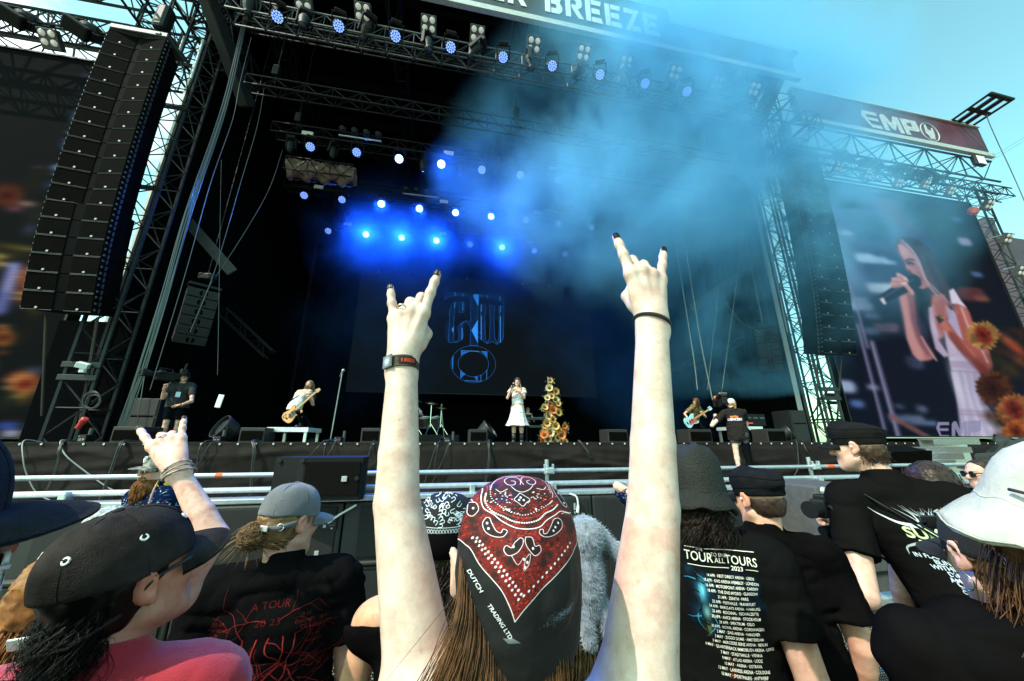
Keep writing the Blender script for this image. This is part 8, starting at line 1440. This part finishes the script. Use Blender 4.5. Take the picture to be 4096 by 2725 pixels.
def mic(p, d, lab):
    d = V(d).normalized(); t = thing('microphone', lab, 'microphone', p); MB().lathe(p - d * .13, [(.011, 0), (.016, .1), (.018, .15), (.019, .16)], d, 14).build('handle', M_blk, t); MB().lathe(p + d * .03, [(.019, 0), (.026, .01), (.027, .03), (.02, .048), (0, .054)], d, 14).build('grille', mat('mic_mesh', (.3, .3, .31), .4, .7), t, smooth=True)
GP = 'band members on the stage'
# bassist
hp_ = aY(1238, 1538, 9.85); p = Person('bassist in white tank top leaning back with long wavy hair and beard', hp_, 160, hyaw=150, hpitch=-14, hroll=0, lean=(-.16, -.20), z0=ZS, skin=(.66, .38, .27), h=.009, group=GP)
p.build(arms={1: (aY(1178, 1632, 9.75), aY(1152, 1654, 9.6), V((-.6, -.2, -.6))), -1: (aY(1252, 1618, 9.8), aY(1240, 1594, 9.62), V((-.3, -.4, .8)))}, pose=('grip', 'relax'), legs={1: (aY(1196, 1652, 9.55), aY(1205, 1700, 9.65)), -1: (aY(1240, 1706, 9.9), aY(1252, 1756, 10.1))})
p.tee(M_wht, sleeve=0, neck=1.40, hem=.9, seed=201, amp=.006, nm='tank_top'); p.trousers(seed=202); p.shoes(M_boot); p.scalp(M_hl, zmin=-.07, grow=.012, face=.03); curls(p, M_hl, 420, zr=(-.06, .05), ln=(.18, .34), wav=.03, seed=203, spread=.5, r0=.003)
r_ = random.Random(4); L_ = []
for i in range(260): a = r_.uniform(-1.4, 1.4); p0 = p.Hp(.062 * math.sin(a), .015 + .075 * math.cos(a), -.06 - r_.uniform(0, .05)); L_.append([p0, p0 + p.Hr @ V((0, .012, -.02)), p0 + p.Hr @ V((r_.uniform(-.01, .01), .012, -.045))])
p.strands(M_hl, L_, 'beard', r0=.0022); MB_ = MB().path([p.P(-.16, -.03, 1.43), p.P(-.05, .13, 1.32), p.P(.1, .14, 1.16), p.P(.2, .06, 1.02)], .018, 6); p.add(MB_, 'guitar_strap', M_blk, True)
guitar(aY(1137, 1684, 9.55), aY(1281, 1556, 9.6), 'orange bass guitar with a black pickguard played by the bassist', ('orange', (.55, .22, .045)), ('black', (.015, .013, .012)), (0, 0, 1), (-.25, -1, .1), bass=True)
# singer
p = Person('singer with long dark hair in a white tiered dress and black boots, holding a microphone', aY(2070, 1527, 9.2), 166, hyaw=160, hpitch=4, z0=ZS, skin=(.70, .42, .31), h=.008, female=True, group=GP)
p.build(arms={1: (aY(2030, 1592, 9.08), aY(2045, 1556, 8.98), V((.25, -.3, .9))), -1: (aY(2096, 1592, 9.1), aY(2074, 1566, 8.98), V((-.8, -.1, .35)))}, pose=('relax', 'grip'), hdors=(V((0, -1, .2)), V((-.9, -.5, 0))))
f = Field(np.array([-.4, -.35, .9]) * p.k, np.array([.4, .35, 1.5]) * p.k, .008); p.torso(f, .012, .04); f.cut(p.P(0, 0, 1.02), (0, 0, -1)); f.cut(p.P(0, .05, 1.34), (0, .5, 1)); f.cut(p.P(0, .0, 1.44), (0, 0, 1)); f.noise(.004, (14, 14, 10), 5, True)
M_dress = mat('dress_white', (.66, .62, .62), .85, var=.1, scale=30, bump=.3, bscale=160); Vt, Q = f.mesh(); dr = mesh_np('dress', Vt, Q, M_dress, p.root); mb = MB(); n = 72; rings = [(1.04, .125, .10), (.98, .15, .125), (.90, .185, .155), (.80, .205, .175), (.79, .212, .182), (.70, .235, .205), (.60, .262, .23), (.595, .27, .238), (.52, .30, .262), (.45, .335, .29), (.445, .337, .292)]
for (z, rx, ry) in rings:
    for j in range(n): a = 2 * math.pi * j / n; w_ = 1 + (.05 * math.sin(11 * a + z * 5) + .03 * math.sin(19 * a - z * 9) + .02 * math.sin(29 * a)) * (1.05 - z) / .6; mb.v.append(tuple(p.P(rx * w_ * math.sin(a) * .92, ry * w_ * math.cos(a), z + .008 * math.sin(5 * a) * (z < .5))))
mb.f += [(i * n + j, i * n + (j + 1) % n, (i + 1) * n + (j + 1) % n, (i + 1) * n + j) for i in range(len(rings) - 1) for j in range(n)]; o = mb.build('skirt', M_dress, None, smooth=True); o.parent = dr; mb = MB()
for z, rx, ry in ((.795, .212, .182), (.598, .27, .238)): mb.path([p.P(rx * 1.01 * math.sin(t) * .92, ry * 1.01 * math.cos(t), z) for t in np.linspace(0, 6.283, 40)], .006, 4)
o = mb.build('lace_band', mat('lace', (.5, .42, .38), .8), None); o.parent = dr
for a in (-1, 1):
    S, e = p.arms[a][:2]; mb = MB().path([p.P(a * .10, .06, 1.37), p.P(a * .13, .0, 1.45), p.P(a * .11, -.07, 1.38)], .012, 6); mb.tube(S.lerp(e, .12), S.lerp(e, .42), .064, .072, 18, cap=False).tube(S.lerp(e, .42), S.lerp(e, .12), .070, .062, 18, cap=False); o = mb.build('sleeve', M_dress, None, smooth=True); o.parent = dr
p.shoes(M_boot, boot=.25); p.scalp(M_hd, zmin=-.08, grow=.012, face=.05); curls(p, M_hd, 420, xr=(-.09, .09), zr=(-.06, .05), yb=-.09, ln=(.3, .46), wav=.02, seed=211, spread=.15, r0=.0026, ya=.11); curls(p, M_hd, 160, xr=(.06, .09), zr=(-.02, .06), yb=-.02, ln=(.3, .42), wav=.02, seed=212, spread=.1, r0=.0026, ya=.05)
bl = [[p.Hp(-.02, .075, .10), p.Hp(-.06, .085, .05), p.Hp(-.078, .06, -.04), p.Hp(-.085 - .008 * (i % 4), .05 + .003 * (i % 5), -.16), p.Hp(-.09 - .006 * (i % 5), .06, -.27)] for i in range(26)]; p.strands(mat('blonde_lock', (.5, .38, .25), .4), bl, 'blonde_lock', r0=.003)
mic(aY(2052, 1540, 8.95), (.35, .35, .6), 'black hand microphone held by the singer in white')
# drummer and keyboard player
d0 = aY(1655, 1616, 15.5); p = Person('drummer in a white shirt seated behind the drum kit, partly hidden by the raised arm', d0, 175, z0=d0.z - 1.62, skin=(.64, .38, .27), h=.013, group=GP); b_ = p.root.location; p.build(arms={1: (b_ + V((-.42, -.1, 1.12)), b_ + V((-.3, -.42, 1.1)), V((.3, -1, .1))), -1: (b_ + V((.42, -.1, 1.12)), b_ + V((.3, -.42, 1.15)), V((-.3, -1, .2)))}, pose=('grip', 'grip'), legs={1: (b_ + V((-.2, -.42, .86)), b_ + V((-.2, -.42, .42))), -1: (b_ + V((.2, -.42, .86)), b_ + V((.2, -.42, .42)))})
p.tee(M_wht, seed=221); p.trousers(M_trs); p.scalp(M_hd, zmin=-.05, grow=.006, face=.03)
p = Person('keyboard player with long brown hair and sunglasses behind black keyboards at the back', aY(2112, 1640, 17.0), 190, hyaw=215, hpitch=10, z0=ZS, skin=(.66, .42, .33), h=.012, female=True, group=GP); b_ = p.root.location; p.build(arms={1: (b_ + V((-.26, -.1, .98)), b_ + V((-.1, -.38, .98)), V((.2, -1, -.1))), -1: (b_ + V((.26, -.1, .98)), b_ + V((.2, -.38, .98)), V((0, -1, -.1)))}); p.tee(M_shirtbk, sleeve=0, seed=231, nm='top', neck=1.42); p.trousers(); p.scalp(M_hl, zmin=-.08, grow=.012, face=.04); curls(p, M_hl, 200, ln=(.3, .45), seed=232, r0=.004, ya=.12); p.eyeglasses(M_blkpl, M_lensd, r_=.005)
# guitarist
p = Person('guitarist bowing his head in a black and gold patterned shirt', aY(2784, 1604, 9.4), 200, hyaw=222, hpitch=48, hroll=0, lean=(.14, .22), z0=ZS, skin=(.68, .40, .29), h=.009, group=GP)
p.build(arms={1: (aY(2738, 1655, 9.45), aY(2754, 1676, 9.2), V((.8, -.2, -.4))), -1: (aY(2822, 1668, 9.4), aY(2806, 1656, 9.2), V((-.1, -.3, .9)))}, pose=('grip', 'relax'), legs={1: (aY(2752, 1714, 9.5), aY(2742, 1752, 9.8)), -1: (aY(2815, 1715, 9.5), aY(2830, 1756, 9.6))})
M_gold = mat('gold_pattern', (.02, .015, .012), .7, var=.9, scale=38, detail=1, col2=(.34, .20, .05)); p.tee(M_gold, sleeve=.7, seed=241); p.trousers(); p.shoes(M_boot); p.scalp(M_hb, zmin=-.06, grow=.012, face=.07); curls(p, M_hb, 260, xr=(-.08, .08), zr=(.0, .1), yb=.08, ln=(.12, .26), wav=.02, seed=242, r0=.003, ya=-.08)
guitar(aY(2741, 1698, 9.2), aY(2844, 1632, 9.15), 'pale blue electric guitar with a red and white pickguard', ('blue', (.28, .52, .58)), ('red', (.5, .08, .08)), (0, 0, 1), (.1, -1, .1))
# stage cameraman (left)
p = Person('cameraman in black with shorts, cap, glasses and badge holding a video camera on his shoulder', aY(738, 1508, 9.5), 200, hyaw=206, hpitch=0, z0=ZS, skin=(.66, .38, .28), h=.009, wide=1.12, group='camera crew')
p.build(arms={1: (aY(652, 1592, 9.3), aY(656, 1554, 9.15), V((.1, -.3, 1))), -1: (aY(766, 1606, 9.35), aY(724, 1620, 9.1), V((-.9, -.2, -.1)))}, pose=('relax', 'grip'), hdors=(None, V((-.6, -.6, 0)))); p.tee(M_shirtbk, seed=251, sleeve=.6); p.trousers(M_trs, length=.85, seed=252); p.shoes(M_boot); capset(p, M_flat, L_=.06); p.scalp(M_hd, zmin=-.05, grow=.004, face=0); p.eyeglasses(M_blkpl, M_lensc, lens=False, r_=.003)
mb = MB()
for a in (-1, 1): mb.lathe(p.Hp(a * .085, -.01, 0), [(.036, 0), (.038, .012), (.03, .03)], p.Hr @ V((a, 0, 0)), 16)
mb.path([p.Hp(.1 * math.cos(t), -.01, .02 + .125 * math.sin(t)) for t in np.linspace(0, 3.1416, 14)], .007, 6); p.add(mb, 'headphones', M_blk2, True); mb = MB().bbox(p.P(.0, .155, 1.17), (.085, .006, .12), b=.003); bd = p.add(mb, 'badge', mat('badge_blue', (.45, .56, .68), .5)); mb = MB().path([p.P(-.08, .02, 1.47), p.P(-.03, .14, 1.34), p.P(0, .155, 1.23)], .005, 5).path([p.P(.08, .02, 1.47), p.P(.03, .14, 1.34), p.P(0, .155, 1.23)], .005, 5); p.add(mb, 'lanyard', mat('lanyard', (.2, .16, .09), .8), True)
mb = MB().torus(p.arms[-1][2], p.arms[-1][2] - p.arms[-1][1], .032, .006, 18, 6).bbox(p.arms[-1][2] + V((0, .03, 0)), (.035, .012, .035), b=.004); p.add(mb, 'watch', mat('watch_orange', (.5, .1, .03), .5), True)
def videocam(c, yaw_, lab, cover=False):
    t = thing('video_camera', lab, 'camera', c); R_ = Euler((0, 0, yaw_)).to_matrix(); G = lambda x, y, z: V(c) + R_ @ V((x, y, z))
    MB().bbox(G(0, 0, 0), (.13, .34, .2), R_, .02).bbox(G(0, .24, .02), (.11, .16, .15), R_, .02).bbox(G(0, .37, .02), (.12, .07, .17), R_, .015).build('body', M_blk, t); MB().lathe(G(0, -.17, .02), [(.055, 0), (.058, .1), (.075, .12), (.08, .22), (.07, .22), (.065, .19)], R_ @ V((0, -1, 0)), 20).build('lens', M_blk2, t)
    o = MB().bbox(G(0, -.42, .02), (.21, .05, .16), R_, .01).build('matte_box', M_blk2, t); MB().bbox(G(0, -.447, .02), (.13, .004, .1), R_, .002).build('glass', M_lensd, o)
    MB().path([G(0, .1, .1), G(0, .1, .17), G(0, -.14, .17), G(0, -.14, .1)], .014, 6).build('handle', M_blk2, t); MB().bbox(G(.1, -.12, .08), (.12, .1, .07), R_, .012).tube(G(.04, -.1, .06), G(.1, -.12, .08), .01).build('viewfinder', M_blk2, t)
    mb = MB().bbox(G(0, .3, .17), (.1, .12, .1), R_, .01)
    for k in range(3): mb.tube(G(-.03 + .03 * k, .3, .2), G(-.05 + .05 * k, .32, .36), .006, n=5)
    mb.build('transmitter', M_blk2, t)
    if cover: MB().bbox(G(0, .06, .16), (.2, .62, .07), R_ @ Euler((.12, 0, 0)).to_matrix(), .03).build('rain_cover', mat('rain_cover', (.05, .045, .045), .35, coat=.3), t); MB().bbox(G(0, -.27, .15), (.2, .03, .12), R_, .01).build('orange_lit_panel', mat('orange_lit_panel', (.65, .2, .08), .6), t)  # orange panel stands in for orange light falling on the rain cover
    return t
videocam(aY(664, 1506, 9.25), rad(-35), 'big black shoulder video camera carried by the stage cameraman')
# pit camera operator (right) on a small platform
hc_ = aY(2923, 1614, 7.5); z0_ = hc_.z - 1.62; t = thing('camera_platform', 'black camera platform in the pit under the camera operator', 'platform', (hc_.x, 7.6, 0)); MB().bbox((hc_.x, 7.7, z0_ / 2 - .01), (1.1, .8, z0_ - .02), b=.02).build('body', M_blk, t)
p = Person('camera operator with white cap and blond ponytail in black printed shirt', hc_, -30, hyaw=-8, hpitch=4, z0=z0_, skin=(.74, .50, .42), h=.008, wide=1.12, lean=(-.04, .05), group='camera crew')
p.build(arms={-1: (aY(2848, 1702, 7.45), aY(2862, 1668, 7.75), V((.3, .8, .4))), 1: (aY(2986, 1700, 7.5), aY(2958, 1712, 7.85), V((-.6, .7, .1)))}, pose=('grip', 'grip'))
ar = Paint(220, 130, (0, 0, 0), 0.0); ar.text('arte', 105, 62, 44, rgb(255, 120, 60), bold=.06, sx=1.2); ar.text('CONCERT', 110, 108, 36, rgb(226, 214, 236), bold=.05, sx=.92); ar.ell(52, 92, 10, 10, rgb(226, 214, 236), 1, .1); ar.ell(52, 92, 5, 5, rgb(40, 30, 50), 1, .1)
p.tee(imgmat('arte_print', ar.image('arte_print'), base=(.02, .016, .016)), print_=(-.17, .13, 1.19, 1.37), seed=261, sleeve=.6, hem=.78); p.trousers(mat('grey_shorts', (.03, .03, .032), .9), length=.5, seed=262); p.shoes(M_boot)
kn, an = p.legs[1]; f = Field(np.array([min(kn.x, an.x) - .2, -.2, 0]), np.array([.4, .3, .95]) , .01); f.cap(p.P(.09, 0, .9), kn, .105, .08, .03); f.cap(kn, an, .08, .06, .02, flat=True); f.noise(.004, (10, 10, 10), 3, True); Vt, Q = f.mesh(); mesh_np('black_legging', Vt, Q, M_trs, p.root)
p.dome('cap_crown', mat('cap_white', (.55, .57, .6), .8), seed=2); p.brim('cap_brim', mat('cap_white', (0, 0, 0)), L_=.06); M_bl = hairmat('blond_hair', (.36, .2, .08)); p.scalp(M_bl, zmin=-.06, grow=.008, face=0)
L_ = [[p.Hp(r_.uniform(-.02, .02), -.118, -.0), p.Hp(r_.uniform(-.03, .03), -.14, -.04), p.Hp(r_.uniform(-.03, .03), -.13, -.10), p.Hp(r_.uniform(-.025, .025), -.125, -.15)] for i in range(140)]; p.strands(M_bl, L_, 'ponytail', r0=.003)
mb = MB()
for a in (-1, 1): mb.lathe(p.Hp(a * .085, -.01, 0), [(.036, 0), (.038, .012), (.03, .03)], p.Hr @ V((a, 0, 0)), 16)
mb.path([p.Hp(.1 * math.cos(t), -.01, .02 + .13 * math.sin(t)) for t in np.linspace(0, 3.1416, 14)], .007, 6); p.add(mb, 'headphones', M_blk2, True)
videocam(aY(2885, 1612, 7.85), rad(150), 'black video camera with rain cover lit orange used by the pit operator', True)
# ================================================================ stage smoke
LKm = None
def smoke_box(name, lab, c, size, blobs, sc_, thr, gain, colr, g_, off, dist=1.0):
    sm = MB().box(c, size).build(name, None); sm['kind'] = 'stuff'; sm['label'] = lab; sm['category'] = 'smoke'
    M_sm = bpy.data.materials.new(name); M_sm.use_nodes = True; t_ = M_sm.node_tree; t_.nodes.clear(); LK = t_.links.new
    def nn(tp, **k):
        n = t_.nodes.new(tp)
        for a, b in k.items(): setattr(n, a, b)
        return n
    def math_(op, *ar):
        n = nn('ShaderNodeMath', operation=op)
        for i, x in enumerate(ar):
            if isinstance(x, (int, float)): n.inputs[i].default_value = x
            else: LK(x, n.inputs[i])
        return n.outputs[0]
    ou = nn('ShaderNodeOutputMaterial'); pv = nn('ShaderNodeVolumePrincipled'); geo = nn('ShaderNodeNewGeometry')
    nz1 = nn('ShaderNodeTexNoise'); nz1.inputs['Scale'].default_value = sc_; nz1.inputs['Detail'].default_value = 6; nz1.inputs['Roughness'].default_value = .64; nz1.inputs['Distortion'].default_value = 0
    mpg = nn('ShaderNodeMapping'); mpg.inputs['Location'].default_value = off; LK(geo.outputs['Position'], mpg.inputs[0])
    nw = nn('ShaderNodeTexNoise'); nw.inputs['Scale'].default_value = .22; nw.inputs['Detail'].default_value = 3; LK(mpg.outputs[0], nw.inputs['Vector'])
    w1 = nn('ShaderNodeVectorMath', operation='SUBTRACT'); LK(nw.outputs['Color'], w1.inputs[0]); w1.inputs[1].default_value = (.5, .5, .5)
    w2 = nn('ShaderNodeVectorMath', operation='MULTIPLY_ADD'); LK(w1.outputs[0], w2.inputs[0]); w2.inputs[1].default_value = (6, 3, 6); LK(geo.outputs['Position'], w2.inputs[2]); w3 = nn('ShaderNodeVectorMath', operation='MULTIPLY_ADD'); LK(w1.outputs[0], w3.inputs[0]); w3.inputs[1].default_value = (3.5, 3.5, 3.5); LK(mpg.outputs[0], w3.inputs[2]); LK(w3.outputs[0], nz1.inputs['Vector'])
    dn = None
    for (cx, cy_, cz, rx, ry, rz, k_) in blobs:
        m = nn('ShaderNodeVectorMath', operation='SUBTRACT'); LK(w2.outputs[0], m.inputs[0]); m.inputs[1].default_value = (cx, cy_, cz)
        d = nn('ShaderNodeVectorMath', operation='DIVIDE'); LK(m.outputs[0], d.inputs[0]); d.inputs[1].default_value = (rx, ry, rz)
        l_ = nn('ShaderNodeVectorMath', operation='LENGTH'); LK(d.outputs[0], l_.inputs[0]); v = math_('MAXIMUM', math_('SUBTRACT', 1.0, l_.outputs['Value']), 0.0)
        dn = math_('MULTIPLY', v, k_) if dn is None else math_('MULTIPLY_ADD', v, k_, dn)
    nzv = math_('MAXIMUM', math_('MULTIPLY', math_('SUBTRACT', nz1.outputs[0], thr), gain), 0.0)
    LK(math_('MULTIPLY', dn, nzv), pv.inputs['Density']); pv.inputs['Color'].default_value = (*colr, 1); pv.inputs['Anisotropy'].default_value = g_
    LK(pv.outputs[0], ou.inputs['Volume']); sm.data.materials.append(M_sm); return sm
smoke_box('smoke', 'billowing pale blue stage smoke drifting from the roof edge to the right', (7.5, 8.55, 11.2), (19.0, 9.9, 15.6),
          [(8.6, 7.7, 13.2, 7.2, 3.9, 7.2, .85), (6.4, 10.2, 12.2, 7.6, 3.4, 7.0, 1.0), (11.0, 10.8, 8.0, 5.0, 3.0, 7.5, .32), (12.8, 7.4, 9.8, 2.8, 2.6, 6.0, .34)], .40, .40, 6.0, (.25, .665, 1.0), 0.0, (3.1, 7.7, 1.2))
smoke_box('smoke', 'thin blue lamp-lit smoke hanging under the inner lamp rows', (2.4, 17.4, 9.2), (20.6, 7.6, 14.6),
          [(0.5, 15.6, 11.5, 8.5, 4.6, 4.8, .50), (7.0, 16.0, 11.0, 7.0, 4.0, 5.0, .36), (-3, 17.5, 6.5, 5.5, 3.5, 4.5, .12), (10.0, 15.8, 8.0, 6.0, 4.0, 7.5, .55)], .36, .36, 4.4, (.16, .46, 1.0), .5, (1.3, 2.2, 5.0))
